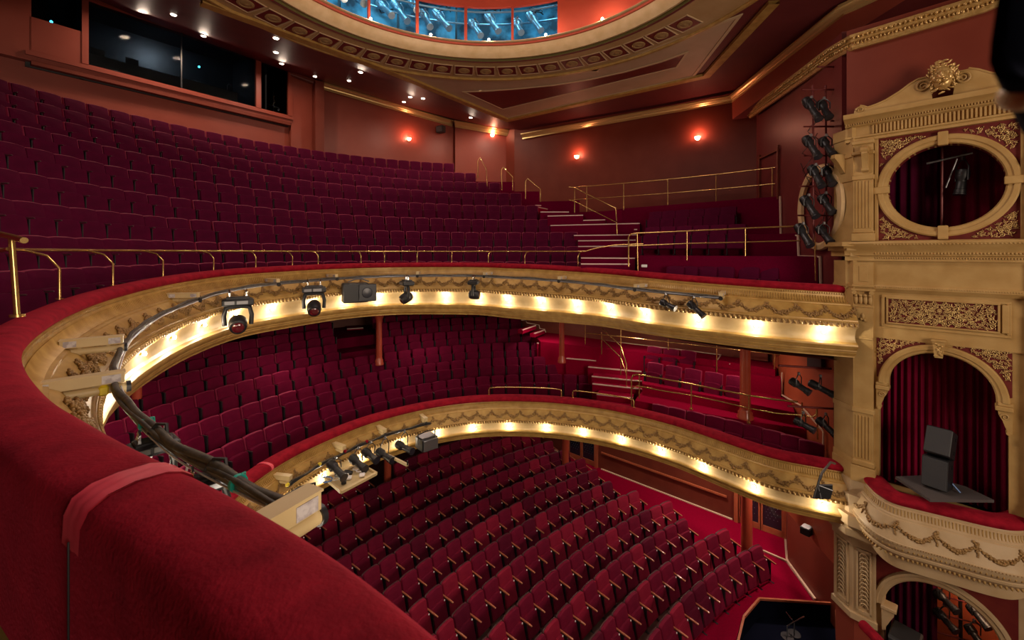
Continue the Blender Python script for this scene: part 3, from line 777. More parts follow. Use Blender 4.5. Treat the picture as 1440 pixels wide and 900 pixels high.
# ---------------- ceiling with the round opening
HC = 6.0; RC = V((-.70, 7.93, 0))
def ringp(r, z, a): return V((RC.x+r*math.cos(a), RC.y+r*math.sin(a), CZ+z))
A0, A1, NA = math.radians(-30), math.radians(210), 120
ANG = [A0+(A1-A0)*k/NA for k in range(NA+1)]
Tip = PZ(714, 167.5, HC)
# flat soffit from the ring out to the frame line, then up to the walls
def outer(a):
    """point on the outer frame line of the flat ceiling in direction a from the ring centre"""
    pl = [PZ(1160, -60, HC), PZ(1088, 0, HC), PZ(993, 105, HC), Tip, PZ(546, 98, HC), PZ(283, 0, HC), PZ(160, -40, HC)]
    d = V((math.cos(a), math.sin(a), 0)); best = None
    for p, q in zip(pl, pl[1:]):
        ex, ey = q.x-p.x, q.y-p.y; det = d.x*(-ey)+d.y*ex
        if abs(det) < 1e-9: continue
        wx, wy = p.x-RC.x, p.y-RC.y; t = (wx*(-ey)+wy*ex)/det; s_ = (d.x*wy-d.y*wx)/det
        if t > 0 and -.001 <= s_ <= 1.001: best = t if best is None else max(best, t)
    if best is None: best = 11
    return V((RC.x+d.x*best, RC.y+d.y*best, CZ+HC))
R_o, R_i = 6.82, 5.72
mb = MB()
rings = []
import bisect
angs = sorted(set([round(a, 4) for a in ANG]))
inner = [ringp(R_o-.05, HC, a) for a in angs]; outr = []
for a in angs:
    o = outer(a)
    if (o-ringp(R_o, HC, a)).length < .02 or (V((o.x-RC.x, o.y-RC.y, 0))).length < R_o: o = ringp(R_o+.02, HC, a)
    outr.append(o)
mb.loft([inner, outr]); mb.loft([[p+V((0, 0, .12)) for p in inner], [p+V((0, 0, .12)) for p in outr]])
struct(mb, 'ceiling', 'ceiling_red')
# sloping outer ceiling
aB = [PZ(160, -40, HC), PZ(283, 0, HC), PZ(546, 98, HC), Tip, PZ(993, 105, HC), PZ(1088, 0, HC), PZ(1160, -60, HC)]
aW = [onA(-200, -140)+V((0, 0, .1)), onA(200, 22)-nA*.5+V((0, 0, .05)), onA(420, 101)-nA*.6+V((0, .3, .05)), P(716, 184, 21.9)+V((0, .5, 0)), g1+V((.3, .3, .05)), g2+V((.3, .3, .05)), g3]
mb = MB(); mb.add(aB+aW, [(0, 1, 8, 7), (1, 2, 9, 8), (2, 3, 10, 9)])
mid = P(735, 185, 20.7)
k = len(mb.v); mb.add([Tip, PZ(993, 105, HC), g1+V((.3, .3, .05)), mid+V((0, .3, .05)), aW[3]], [(0, 1, 2, 3), (0, 3, 4)])
mb.add([PZ(993, 105, HC), PZ(1088, 0, HC), g2+V((.3, .3, .05)), g1+V((.3, .3, .05))], [(0, 1, 2, 3)])
mb.add([PZ(1088, 0, HC), PZ(1160, -60, HC), g3, g2+V((.3, .3, .05))], [(0, 1, 2, 3)])
struct(mb, 'ceiling_outer', 'ceiling_red')
# frame line moulding
def flatband(pts, w0, w1, z, mtl, name, th=.03, closed=False):
    """flat band on the ceiling along a polyline, w0/w1 = offsets to the two sides"""
    n = len(pts); rings = []
    for i in range(n):
        if closed: d1 = (pts[i]-pts[i-1]); d2 = (pts[(i+1) % n]-pts[i])
        else: d1 = pts[i]-pts[max(i-1, 0)] if i else pts[1]-pts[0]; d2 = pts[min(i+1, n-1)]-pts[i] if i < n-1 else d1
        d1 = V((d1.x, d1.y, 0)).normalized(); d2 = V((d2.x, d2.y, 0)).normalized(); b = (d1+d2).normalized(); nn = V((-b.y, b.x, 0)); k_ = 1/max(.35, b.dot(d1))
        rings.append([pts[i]+nn*w0*k_+V((0, 0, z)), pts[i]+nn*w0*k_+V((0, 0, z-th)), pts[i]+nn*w1*k_+V((0, 0, z-th)), pts[i]+nn*w1*k_+V((0, 0, z))])
    if closed: rings.append(rings[0])
    return MB().loft(rings, closed_ring=True)
fr = [PZ(x, y, HC) for x, y in ((283, 0), (546, 97), (714, 167), (993, 104), (1088, 0))]
struct(flatband(fr, -.12, .14, -.01, 'gold', '', .09), 'trim_5', 'gold')
# ring dressing
dome = empty('ceiling_ring', V((RC.x, RC.y, CZ+HC)), 'large round ceiling ring with square medallion panels around the lit dome opening', 'ceiling ornament')
rcirc = lambda r, z: [ringp(r, z, a) for a in ANG]
def lprof(prof): return MB().loft([[ringp(r, z, a) for r, z in prof] for a in ANG], closed_ring=True, cap=True)
lprof([(6.84, HC), (6.84, HC-.06), (6.79, HC-.09), (6.72, HC-.09), (6.69, HC-.05), (6.69, HC)]).build('outer_bead', 'gold', dome, angle=25)
lprof([(6.69, HC-.0), (6.69, HC-.03), (5.44, HC-.03), (5.44, HC-.0)]).build('medallion_band', 'tan_band', dome, angle=25)
lprof([(5.44, HC), (5.44, HC-.06), (5.40, HC-.07), (5.37, HC-.03), (5.37, HC)]).build('inner_bead', 'panel_red', dome, angle=25)
lprof([(5.37, HC), (5.37, HC-.05), (5.33, HC-.07), (5.30, HC-.03), (5.29, HC+.05), (5.4, HC+.1)]).build('olive_bead', 'ornament_olive', dome, angle=25)
lprof([(5.30, HC), (5.26, HC-.03), (5.20, HC-.03), (5.15, HC+.02), (5.08, HC+.10), (5.05, HC+.18), (5.02, HC+.26), (5.3, HC+.28)]).build('gilt_cove', 'gold_light', dome, angle=40)
lprof([(5.03, HC+.26), (4.98, HC+.265), (4.96, HC+.29), (4.95, HC+.31), (5.3, HC+.32)]).build('red_moulding', 'dome_red', dome, angle=40)
lprof([(4.95, HC+.31), (4.90, HC+.315), (4.88, HC+.335), (4.90, HC+.36), (5.4, HC+.37), (5.4, HC+.31)]).build('light_ledge', 'gold_light', dome, angle=40)
med0 = math.atan2(PZ(683, 99, HC).y-RC.y, PZ(683, 99, HC).x-RC.x); dth = math.radians(6.66)
for k in range(-9, 13):
    a = med0+k*dth; u = V((math.cos(a), math.sin(a), 0)); t = V((-u.y, u.x, 0)); c = V((RC.x, RC.y, CZ+HC-.03))+u*6.115
    def quad(w, h, z0, z1): 
        m_ = MB(); m_.prism([c+t*sx*w+u*sy*h+V((0, 0, z0)) for sx, sy in ((-1, -1), (1, -1), (1, 1), (-1, 1))], (0, 0, z1-z0)); return m_
    pnl = quad(.27, .29, -.012, 0).build('medallion_panel', 'panel_red', dome)
    m_ = MB()
    for sx, sy, w_, h_ in ((0, 1, .31, .012), (0, -1, .31, .012), (1, 0, .012, .33), (-1, 0, .012, .33)):
        cc = c+t*sx*.30+u*sy*.322; m_.prism([cc+t*ax*w_+u*ay*h_+V((0, 0, -.022)) for ax, ay in ((-1, -1), (1, -1), (1, 1), (-1, 1))], (0, 0, .022))
    m_.build('medallion_border', 'cream_band', pnl)
    m_ = MB(); m_.lathe(c+V((0, 0, -.012)), [(.19, 0), (.19, .02), (.13, .03), (.12, .02), (.05, .025), (.03, .035)], 20, V((0, 0, -1))); m_.build('rosette', 'medallion', pnl)
# lamps on the ledge of the dome
for px_ in (378, 520, 603, 685, 765, 848, 930):
    # ledge radius 5.02
    best = min(ANG, key=lambda a: abs(pxof(ringp(4.93, HC+.4, a))[0]-px_) if ringp(4.93, HC, a).y > RC.y-1 else 999)
    p = ringp(4.95, HC+.42, best); m_ = MB(); m_.blob(p, .035, .035, .035, None, 10, 8); b_ = m_.build('dome_bulb', 'bulb_dome', dome, angle=80)
    MB().cyl(p-V((0, 0, .06)), p-V((0, 0, .02)), .02, 8).build('lamp_holder', 'gold', b_)
    point_light(p+V((-math.cos(best)*.05, -math.sin(best)*.05, .04)), 14, (1, .52, .35), .03, 'dome_light')
# drum wall with the lighting-bridge openings
RD = 5.30; zw0, zw1, ztopd = HC+.53, HC+1.60, HC+4.2
wins = [(400, 452), (460, 518), (521, 585), (589, 653), (657, 719), (722, 784)]
def ang_px(px, r, z):
    lo_, hi_ = math.radians(60), math.radians(150)
    for _ in range(50):
        m_ = (lo_+hi_)/2
        if pxof(ringp(r, z, m_))[0] > px: lo_ = m_
        else: hi_ = m_
    return (lo_+hi_)/2
segs = [(ang_px(b, RD, zw0+.4), ang_px(a, RD, zw0+.4)) for a, b in wins]
mb = MB()
def drumpatch(a0, a1, z0, z1, n=None):
    n = n or max(1, int(abs(a1-a0)/.05)); A_ = [a0+(a1-a0)*k/n for k in range(n+1)]
    mb.loft([[ringp(RD, z0, a), ringp(RD, z1, a), ringp(RD+.1, z1, a), ringp(RD+.1, z0, a)] for a in A_], closed_ring=True, cap=True)
segs.sort(); prev = A0
for a, b in segs:
    drumpatch(prev, a, HC+.3, ztopd); drumpatch(a, b, zw1, ztopd); prev = b
drumpatch(prev, A1, HC+.3, ztopd); drumpatch(segs[0][0], segs[-1][1], HC+.3, zw0)
struct(mb, 'wall_drum', 'dome_red', angle=40)
# closed crown of the dome
mb = MB(); full = [2*PI*k/60 for k in range(61)]
mb.loft([[ringp(r, z, a) for a in full] for r, z in ((RD+.1, ztopd), (4.2, ztopd+.9), (2.4, ztopd+1.5), (.05, ztopd+1.7))]); struct(mb, 'ceiling_dome', 'dome_red', angle=60)
mb = MB(); aa = [A1+(2*PI-(A1-A0))*k/20 for k in range(21)]
mb.loft([[ringp(RD, HC, a) for a in aa], [ringp(RD, ztopd, a) for a in aa]]); struct(mb, 'wall_drum_front', 'dome_red')
# light bridge behind the openings
bridge = empty('lighting_bridge', ringp(RD+1.5, HC+.5, math.radians(100)), 'blue-lit lighting bridge room seen through the dome openings', 'lighting bridge')
mb = MB(); A_ = [segs[0][0]-.03+(segs[-1][1]-segs[0][0]+.06)*k/20 for k in range(21)]
mb.loft([[ringp(RD+2.2, HC+.3, a) for a in A_], [ringp(RD+2.2, HC+3.0, a) for a in A_]]); mb.loft([[ringp(RD+.1, HC+3.0, a) for a in A_], [ringp(RD+2.2, HC+3.0, a) for a in A_]]); mb.loft([[ringp(RD+.1, HC+.42, a) for a in A_], [ringp(RD+2.2, HC+.42, a) for a in A_]])
for a in (A_[0], A_[-1]): mb.add([ringp(RD+.1, HC+.3, a), ringp(RD+2.2, HC+.3, a), ringp(RD+2.2, HC+3, a), ringp(RD+.1, HC+3, a)], [(0, 1, 2, 3)])
mb.build('room_lining', 'bridge_blue', bridge)
for zz, rr_ in ((HC+1.75, RD+.55), (HC+1.75, RD+1.3)):
    MB().tube([ringp(rr_, zz, a) for a in A_], .03, 8).build('lighting_bar', 'bridge_steel', bridge)
for a, b in segs:
    mb = MB(); mb.box(ringp(RD+1.9, HC+1.5, a+.03), (.07, .07, 2.4)); mb.build('upright', 'black_metal', bridge)
for a, b in segs:
    am = (a+b)/2; l = area_light(ringp(RD+.9, HC+2.9, am), ringp(RD+1.0, HC+.6, am), 26, .8, (.25, .7, 1), 'bridge_light')
# ceiling decoration: tan frame with cream borders around a dark field
def zp(px, py, dz=0): q = PZ(px, py, HC); q.z += dz; return q
L_out = [zp(546, 99), zp(712, 167), zp(977, 107), zp(1046, 18)]
arc1 = [ringp(6.9, HC, ang_px(x, 6.9, HC)) for x in range(1040, 560, -24)]
def poly_ngon(pts, z0, th, name, m, parent):
    bm = bmesh.new(); inv = wmat(parent).inverted(); vs = [bm.verts.new(inv @ (p+V((0, 0, z0)))) for p in pts]
    f = bm.faces.new(vs); r = bmesh.ops.extrude_face_region(bm, geom=[f]); bmesh.ops.translate(bm, vec=(0, 0, -th), verts=[g for g in r['geom'] if isinstance(g, bmesh.types.BMVert)])
    bmesh.ops.triangulate(bm, faces=bm.faces); bmesh.ops.recalc_face_normals(bm, faces=bm.faces); me = bpy.data.meshes.new(name); bm.to_mesh(me); bm.free(); me.materials.append(MT[m]); o = bpy.data.objects.new(name, me); C.objects.link(o); o.parent = parent; return o
orn = empty('ceiling_panel', V((0, 14, CZ+HC)), 'triangular cream and tan ceiling panel beyond the round ceiling ring', 'ceiling panel')
outl = [zp(548, 98.5), zp(712, 166), zp(976, 107), zp(1045, 18)]+arc1[1:]
poly_ngon(outl, -.005, .015, 'tan_field', 'panel_tan', orn)
inl = [zp(655, 128.5), zp(707, 152), zp(950, 93), zp(963, 74), zp(930, 86), zp(880, 100), zp(830, 111), zp(780, 119), zp(730, 124), zp(690, 127)]
poly_ngon(inl, -.018, .014, 'dark_field', 'panel_red', orn)
def border(pts, w_, dz, closed=True): return flatband(pts, 0, w_, dz, '', '', .02, closed)
border(outl, -.09, -.018).build('outer_border', 'cream_band', orn)
border(inl, .07, -.028).build('inner_border', 'cream_band', orn)

# downlights
dl = [(244, 20), (286, 50), (388, 53), (388, 73), (396, 89), (507, 101), (491, 113), (577, 136), (595, 138), (568, 143), (662, 165), (676, 128), (716, 148), (814, 123), (938, 90), (848, 31), (443, 107)]
def on_outer(px, py):
    # intersect with the sloping strip (triangles) or the flat part
    tris = []
    for f in [(0, 1, 8), (0, 8, 7), (1, 2, 9), (1, 9, 8), (2, 3, 10), (2, 10, 9)]: tris.append([(aB+aW)[k] for k in f])
    o = V((0, 0, CZ)); d = P(px, py, 1)-o
    from mathutils.geometry import intersect_ray_tri
    for t in tris:
        h = intersect_ray_tri(t[0], t[1], t[2], d, o, True)
        if h: return h
    return PZ(px, py, HC)
for i, (x, y) in enumerate(dl):
    p = on_outer(x, y)
    if i == 15: continue
    e = empty('downlight', p, 'small round recessed downlight glowing in the dark red ceiling', 'downlight', 'ceiling downlights')
    MB().lathe(p+V((0, 0, .01)), [(.10, 0), (.10, .02), (.075, .03), (.07, .015)], 16, V((0, 0, -1))).build('trim_ring', 'plate_white', e)
    MB().lathe(p+V((0, 0, -.005)), [(.07, 0), (.07, .02)], 16, V((0, 0, -1))).build('lamp_face', 'downlight_glow', e)

# ---------------- wall sconces
def sconce(px, py, a, b, label, power=22):
    q = PW(px, py, a, b); d = V((b[0]-a[0], b[1]-a[1], 0)).normalized(); n = V((-d.y, d.x, 0))
    if n.dot(V((q.x, q.y, 0))) > 0: n = -n
    e = empty('wall_sconce', q, label, 'wall lamp')
    MB().lathe(q, [(.06, 0), (.06, .02), (.03, .03)], 14, n).build('backplate', 'brass', e)
    MB().tube([q+n*.03, q+n*.12+V((0, 0, -.03)), q+n*.15+V((0, 0, .02))], .012, 8).build('arm', 'brass', e)
    MB().lathe(q+n*.15+V((0, 0, -.06)), [(.03, 0), (.075, .03), (.10, .09), (.105, .13), (.095, .13)], 18).build('glass_shade', 'sconce_glow', e, angle=60)
    point_light(q+n*.22+V((0, 0, .16)), power, (1, .40, .24), .06, 'sconce_light')
sconce(574, 197, B0, B1, 'glowing red-orange wall sconce on the rear gallery wall beside the control booth', 30)
sconce(693, 192, (cL.x, cL.y), (cR.x, cR.y), 'glowing red-orange wall sconce on the short nib wall near the back stairs', 30)
sconce(813, 222, G0, DC, 'glowing wall sconce on the dark side wall, above the gallery steps', 26)
sconce(982, 196, G0, DC, 'glowing wall sconce on the dark side wall, nearer the spotlight ladder', 26)
# small dark loudspeaker on wall B
q = PW(617, 184, B0, B1); e = empty('wall_speaker', q+V((.15, -.25, 0)), 'small black loudspeaker high on the rear gallery wall', 'loudspeaker', None, rotz(-.5))
MB().bbox((0, 0, 0), (.42, .26, .34), .02).build('cabinet', 'black_plastic', e, world=False); MB().bbox((0, -.14, 0), (.36, .02, .28), .01).build('grille', 'speaker_cloth', e, world=False)
# ================================================================ STAGE-SIDE BOX
BO = V((BX[0], BX[1], CZ)); BD = V((.68, -.73, 0)).normalized(); BN = V((-.73, -.68, 0)).normalized()
def W(s, z, n=0): return BO+BD*s+BN*n+V((0, 0, z))
def WB(px, py, n=0):
    a = W(0, 0, n); b = W(1, 0, n); q = PW(px, py, (a.x, a.y), (b.x, b.y)); return ((q-a).dot(BD), q.z-CZ)
BR = M((BD, -BN, V((0, 0, 1)))).transposed()      # local x along the wall, -y to the house
box = empty('proscenium_box', W(1.4, -4.7), 'ornate gilded stage-side box wall with round window, arched opening and bowed velvet-topped balcony', 'theatre box')
def bb(mb, s0, s1, z0, z1, n0, n1, r=0):
    c = W((s0+s1)/2, (z0+z1)/2, (n0+n1)/2)
    if r: mb.bbox(c, (s1-s0, abs(n1-n0), z1-z0), r, BR)
    else: mb.box(c, (s1-s0, abs(n1-n0), z1-z0), BR)
def pr(mb, poly, n0, n1): mb.prism([W(s, z, n0) for s, z in poly], BN*(n1-n0))
def run(prof, s0, s1, ends=True, skew=0):
    """horizontal moulding; prof in (n, z)"""
    return MB().loft([[W(s0, z, n) for n, z in prof], [W(s1, z, n) for n, z in prof]], closed_ring=True, cap=True)
def add(mb, name, m='box_gold', parent=None, angle=30): return mb.build(name, m, parent or box, angle=angle)
SE = 3.3   # where the wall is cut, beyond the frame
def plate_hole(s0, s1, z0, z1, loop, n0, n1, name, m, parent=None):
    """plate with a hole; loop = closed list of (s,z) around the hole, going round counter-clockwise starting anywhere"""
    N = len(loop); cs = sum(p[0] for p in loop)/N; cz = sum(p[1] for p in loop)/N; outer_ = []
    for s, z in loop:
        dx, dz = s-cs, z-cz; t = 1e9
        if dx > 1e-9: t = min(t, (s1-cs)/dx)
        if dx < -1e-9: t = min(t, (s0-cs)/dx)
        if dz > 1e-9: t = min(t, (z1-cz)/dz)
        if dz < -1e-9: t = min(t, (z0-cz)/dz)
        outer_.append((cs+dx*t, cz+dz*t))
    # snap the nearest outer points to the corners
    for c in ((s0, z0), (s1, z0), (s1, z1), (s0, z1)):
        k = min(range(N), key=lambda i: (outer_[i][0]-c[0])**2+(outer_[i][1]-c[1])**2); outer_[k] = c
    rings = [[W(s, z, n1) for s, z in outer_], [W(s, z, n1) for s, z in loop], [W(s, z, n0) for s, z in loop], [W(s, z, n0) for s, z in outer_]]
    rings.append(rings[0])
    return add(MB().loft(rings, closed_ring=True), name, m, parent)
def circ(c, r, n=48, a0=0, a1=360): return [(c[0]+r*math.cos(math.radians(a0+(a1-a0)*k/n)), c[1]+r*math.sin(math.radians(a0+(a1-a0)*k/n))) for k in range(n+(0 if a1-a0 == 360 else 1))]
OC = (1.46, 1.26); ro = .785
# ---- upper storey: entablature
add(run([(-.1, 2.32), (.10, 2.32), (.10, 2.37), (.13, 2.39), (.13, 2.42), (.07, 2.42), (.07, 2.62), (.12, 2.64), (.14, 2.68), (.22, 2.74), (.30, 2.77), (.32, 2.83), (.32, 2.86), (-.1, 2.86)], .0, SE), 'entablature')
mb = MB()
for k in range(52):
    s = .44+k*.055; bb(mb, s, s+.030, 2.43, 2.61, .065, .105, .006)
add(mb, 'fluting')
mb = MB()
for k in range(80): s = .02+k*.04; bb(mb, s, s+.022, 2.655, 2.69, .12, .165)
add(mb, 'dentil_course')
# broken pediment with scrolls
def scrollcurl(mb, c, r0, turns, sgn, n=.22, th=.022):
    pts = []
    for k in range(int(turns*18)+1):
        a = k/18*2*PI; r = r0*(1-k/(turns*18)*.85); pts.append(W(c[0]+sgn*r*math.cos(a), c[1]+r*math.sin(a), n))
    mb.tube(pts, [th*(1-.5*i/len(pts)) for i in range(len(pts))], 6)
for sg in (1, -1):
    mb = MB(); S = lambda x: OC[0]-sg*x
    poly = [(S(.13), 2.86), (S(1.28), 2.86), (S(1.30), 2.90), (S(1.28), 2.99), (S(1.20), 3.02), (S(1.13), 2.99), (S(1.08), 2.955), (S(.95), 2.98), (S(.8), 3.03), (S(.6), 3.14), (S(.45), 3.25), (S(.33), 3.31), (S(.22), 3.31), (S(.13), 3.24), (S(.10), 3.12), (S(.15), 3.02)]
    if sg < 0: poly = poly[::-1]
    pr(mb, poly, .02, .20); o = add(mb, 'pediment', 'box_gold')
    m2 = MB(); scrollcurl(m2, (S(.26), 3.16), .115, 1.9, sg, .215); scrollcurl(m2, (S(1.2), 2.94), .065, 1.5, -sg, .215, .016)
    m2.tube([W(s, z+.01, .20) for s, z in poly[4:13]], .018, 6); add(m2, 'scroll', 'box_gold', o)
# lion mask
lion = MB(); lc = W(OC[0], 3.22, .30); rnd = random.Random(4)
def L(x, z, n=0): return lc+BD*x+BN*n+V((0, 0, z))
lion.blob(L(0, .0, .0), .15, .13, .23, BR, 14, 10); lion.blob(L(0, -.02, .10), .085, .10, .12, BR, 12, 8)
lion.blob(L(0, .01, .17), .035, .06, .085, BR, 10, 8); lion.blob(L(0, -.045, .215), .045, .03, .03, BR, 10, 6)
for sx in (-1, 1):
    lion.blob(L(sx*.045, -.09, .17), .05, .055, .045, BR, 10, 8); lion.blob(L(sx*.06, .055, .13), .042, .03, .022, BR, 8, 6); lion.blob(L(sx*.065, .03, .135), .022, .02, .02, BR, 8, 6)
    lion.blob(L(sx*.09, -.02, .09), .05, .05, .07, BR, 8, 6); lion.blob(L(sx*.13, .14, .02), .04, .03, .05, BR, 8, 6)
lion.blob(L(0, -.16, .12), .05, .05, .04, BR, 10, 6)
add(lion, 'lion_mask', 'gold_relief', None, 60); mane = MB()
for k in range(120):
    a = rnd.uniform(0, 2*PI); q = rnd.uniform(.62, 1.12); x = .185*math.cos(a)*q; z = .27*math.sin(a)*q+.02
    if abs(x) < .115 and -.20 < z < .14: continue
    rr_ = M.Rotation(rnd.uniform(-.5, .5)+a, 3, 'Y'); mane.blob(L(x, z, .09*(1.15-q)+rnd.uniform(-.01, .02)), .018, .026, .045, BR @ rr_, 6, 5)
add(mane, 'mane', 'gold_relief', None, 80)
# backing wall of the box
rings_ = circ(OC, ro)
plate_hole(.0, SE, .1, 2.34, rings_, -.22, .0, 'round_window_wall', 'panel_red')
plate_hole(.47, 2.45, .22, 2.32, circ(OC, .97), .0, .001, 'spandrel_field', 'panel_red')
mb = MB()
mb.loft([[W(OC[0]+r*math.cos(a), OC[1]+r*math.sin(a), n) for r, n in ((ro, -.22), (ro, .02), (ro+.02, .05), (ro+.07, .055), (ro+.09, .075), (ro+.15, .08), (ro+.175, .06), (ro+.175, -.01))] for a in [2*PI*k/64 for k in range(65)]])
add(mb, 'round_frame')
for a in (0, 90, 180, 270):
    mb = MB(); c = (OC[0]+(ro+.10)*math.cos(math.radians(a)), OC[1]+(ro+.10)*math.sin(math.radians(a)))
    w_, h_ = (.07, .13) if a % 180 else (.13, .07); bb(mb, c[0]-w_, c[0]+w_, c[1]-h_, c[1]+h_, .0, .10, .012); add(mb, 'keystone')
# frame strips around the field
mb = MB(); bb(mb, .47, .53, .18, 2.33, -.05, .06, .01); bb(mb, 2.40, 2.46, .18, 2.33, -.05, .06, .01); bb(mb, .47, 2.46, .16, .24, -.05, .07, .01); add(mb, 'field_border')
# arabesque ornament
def curl(mb, s, z, r, sgn, a0, turns=1.4, th=.011, n=.012):
    pts = []
    K = int(12*turns)
    for k in range(K+1):
        t = k/K; a = a0+sgn*t*turns*2*PI; q = r*(1-.8*t); pts.append(W(s+q*math.cos(a), z+q*math.sin(a), n+.006*math.sin(t*PI)))
    mb.tube(pts, [th*(1-.45*i/K) for i in range(K+1)], 5); mb.blob(pts[-1], th*1.5, th*1.5, th*1.5, None, 6, 4)
def leaf(mb, s, z, a, l, w_=.4, n=.012):
    mb.blob(W(s+math.cos(a)*l/2, z+math.sin(a)*l/2, n), l/2, .010, l/2*w_, BR @ M.Rotation(-a, 3, 'Y'), 6, 4)
def arabesque(inside, s0, s1, z0, z1, seed, step=.062, rad=(.022, .046), n=.012, mirror=None):
    rnd = random.Random(seed); mb = MB(); placed = []
    tries = 0
    while tries < 1500:
        tries += 1; s = rnd.uniform(s0, s1); z = rnd.uniform(z0, z1); r = rnd.uniform(*rad)
        if not inside(s, z, r) or any((s-a)**2+(z-b)**2 < (r+c)**2*.62 for a, b, c in placed): continue
        placed.append((s, z, r))
    for s, z, r in placed:
        sg = rnd.choice((-1, 1)); a0 = rnd.uniform(0, 6.28); curl(mb, s, z, r, sg, a0, rnd.uniform(1., 1.5), r*.2, n)
        for j in range(3): a = a0+rnd.uniform(-1, 1)+j*2; leaf(mb, s+r*.8*math.cos(a), z+r*.8*math.sin(a), a+.9*sg, r*rnd.uniform(.9, 1.4), .34, n)
    return mb
def in_sp(s, z, r): return .55+r < s < 2.38-r and .26+r < z < 2.28-r and math.hypot(s-OC[0], z-OC[1]) > .99+r
for cx0, cx1, cz0, cz1, sd in ((.53, OC[0], OC[1], 2.3, 1), (OC[0], 2.4, OC[1], 2.3, 2), (.53, OC[0], .24, OC[1], 3), (OC[0], 2.4, .24, OC[1], 4)):
    add(arabesque(in_sp, cx0, cx1, cz0, cz1, sd), 'arabesque_ornament', 'gold_bright', None, 80)
# ---- pilasters of the upper storey (fluted shaft, capital with bracket)
def pilaster_upper(s0, s1, right=False):
    w_ = s1-s0; p = empty('pilaster', W(s0, .2)); p.parent = None
    mb = MB(); bb(mb, s0, s1, .38, 1.62, 0, .14); bb(mb, s0-.03, s1+.03, .22, .40, 0, .18, .015); bb(mb, s0-.015, s1+.015, .40, .46, 0, .16, .02); bb(mb, s0-.02, s1+.02, 1.50, 1.60, 0, .17, .012)
    bb(mb, s0, s1, 1.6, 2.36, 0, .12); bb(mb, s0-.02, s1+.02, 2.24, 2.32, 0, .16, .01); bb(mb, s0-.02, s1+.02, 2.02, 2.09, 0, .17, .015)
    o = mb.build('pilaster', 'box_gold', box); C.objects.unlink(p)
    mb = MB()
    for k in range(5): x = s0+w_*(.16+.17*k); mb.tube([W(x, .50, .145), W(x, 1.47, .145)], .014, 5)
    mb.build('fluting', 'box_gold', o)
    # scroll bracket
    mb = MB(); x = s0+w_*.62; pts = [(2.20, .15), (2.12, .26), (2.02, .29), (1.93, .25), (1.84, .20), (1.75, .19), (1.66, .16)]
    mb.loft([[W(x-.05, z, n), W(x+.05, z, n), W(x+.05, z-.01, .10), W(x-.05, z-.01, .10)] for z, n in pts], closed_ring=True, cap=True)
    mb.cyl(W(x-.065, 2.10, .22), W(x+.065, 2.10, .22), .075, 14); mb.cyl(W(x-.06, 1.70, .17), W(x+.06, 1.70, .17), .035, 12); mb.build('scroll_bracket', 'box_gold', o)
    return o
pu = pilaster_upper(.14, .46)
pilaster_upper(2.48, 2.82)
# splayed left face of the corner pier, running the full height
LS = (BO+BD*.14+BN*.14); LE = V((BX[0]-.02, BX[1]+.32, CZ))
def pier(z0, z1, grow, m='box_gold', name='pier_face'):
    a = LS+(LS-W(1, 0)).normalized()*grow; b = V((LE.x-grow, LE.y, CZ)); c = V((LE.x+.5, LE.y+.1, CZ)); d = W(.3, 0, -.1)
    mb = MB(); mb.prism([V((q.x, q.y, CZ+z0)) for q in (a, b, c, d)], (0, 0, z1-z0)); return add(mb, name, m)
for z0, z1, g in ((.40, 1.5, 0), (.22, .40, .03), (1.5, 1.6, .025), (1.6, 2.4, .0), (2.0, 2.08, .03), (2.4, 2.62, .02)): pier(z0, z1, g)
# side scroll of the capital on the pier
mb = MB(); q = LS.lerp(LE, .5); dd = (LE-LS).normalized(); nn_ = V((-dd.y, dd.x, 0)); nn_ = nn_ if nn_.dot(V((q.x, q.y, 0))) < 0 else -nn_
mb.loft([[V((q.x, q.y, CZ+z))+dd*.06+nn_*n, V((q.x, q.y, CZ+z))-dd*.06+nn_*n, V((q.x, q.y, CZ+z))-dd*.06, V((q.x, q.y, CZ+z))+dd*.06] for z, n in ((2.1, .22), (2.02, .24), (1.93, .16), (1.8, .08), (1.7, .02))], closed_ring=True, cap=True); add(mb, 'pier_scroll')
# ---- middle cornice
mc = [(-.1, .22), (.30, .22), (.32, .18), (.29, .13), (.21, .06), (.17, -.02), (.17, -.06), (.13, -.08), (.13, -.17), (-.1, -.17)]
add(run(mc, .0, SE), 'middle_cornice')
mb = MB(); a = LS-W(0, 0, 0)+W(0, 0, 0)
for (n, z0, z1) in ((.22, .13, .22), (.13, .04, .13), (.06, -.08, .04)):
    q0 = W(.46, 0, n); q1 = LS+BN*(n-.02)-BD*n*.7; q2 = LE+V((-n, .0, 0)); q3 = LE+V((.4, .2, 0)); q4 = W(.4, 0, -.05)
    mb.prism([V((q.x, q.y, CZ+z0)) for q in (q0, q1, q2, q3, q4)], (0, 0, z1-z0))
add(mb, 'cornice_return')
mb = MB()
for k in range(64): s = .5+k*.045; mb.blob(W(s, -.02, .175), .018, .014, .026, BR, 6, 4)
for k in range(80): s = .5+k*.036; mb.blob(W(s, -.115, .135), .012, .01, .02, BR, 5, 4)
for k in range(60): s = .5+k*.048; mb.blob(W(s, .16, .305), .019, .012, .018, BR, 6, 4)
add(mb, 'egg_moulding', 'box_gold', None, 80)
# plain frieze, string course, panel zone
mb = MB(); bb(mb, .0, SE, -.75, -.17, -.22, .06); bb(mb, .0, SE, -1.74, -.75, -.22, .03); add(mb, 'plain_frieze')
add(run([(0, -.66), (.10, -.66), (.12, -.69), (.12, -.73), (.09, -.76), (.06, -.80), (0, -.80)], .46, SE), 'string_course')
mb = MB()
for k in range(90): s = .5+k*.032; mb.blob(W(s, -.70, .12), .011, .01, .014, BR, 5, 4)
add(mb, 'bead_moulding', 'box_gold', None, 80)
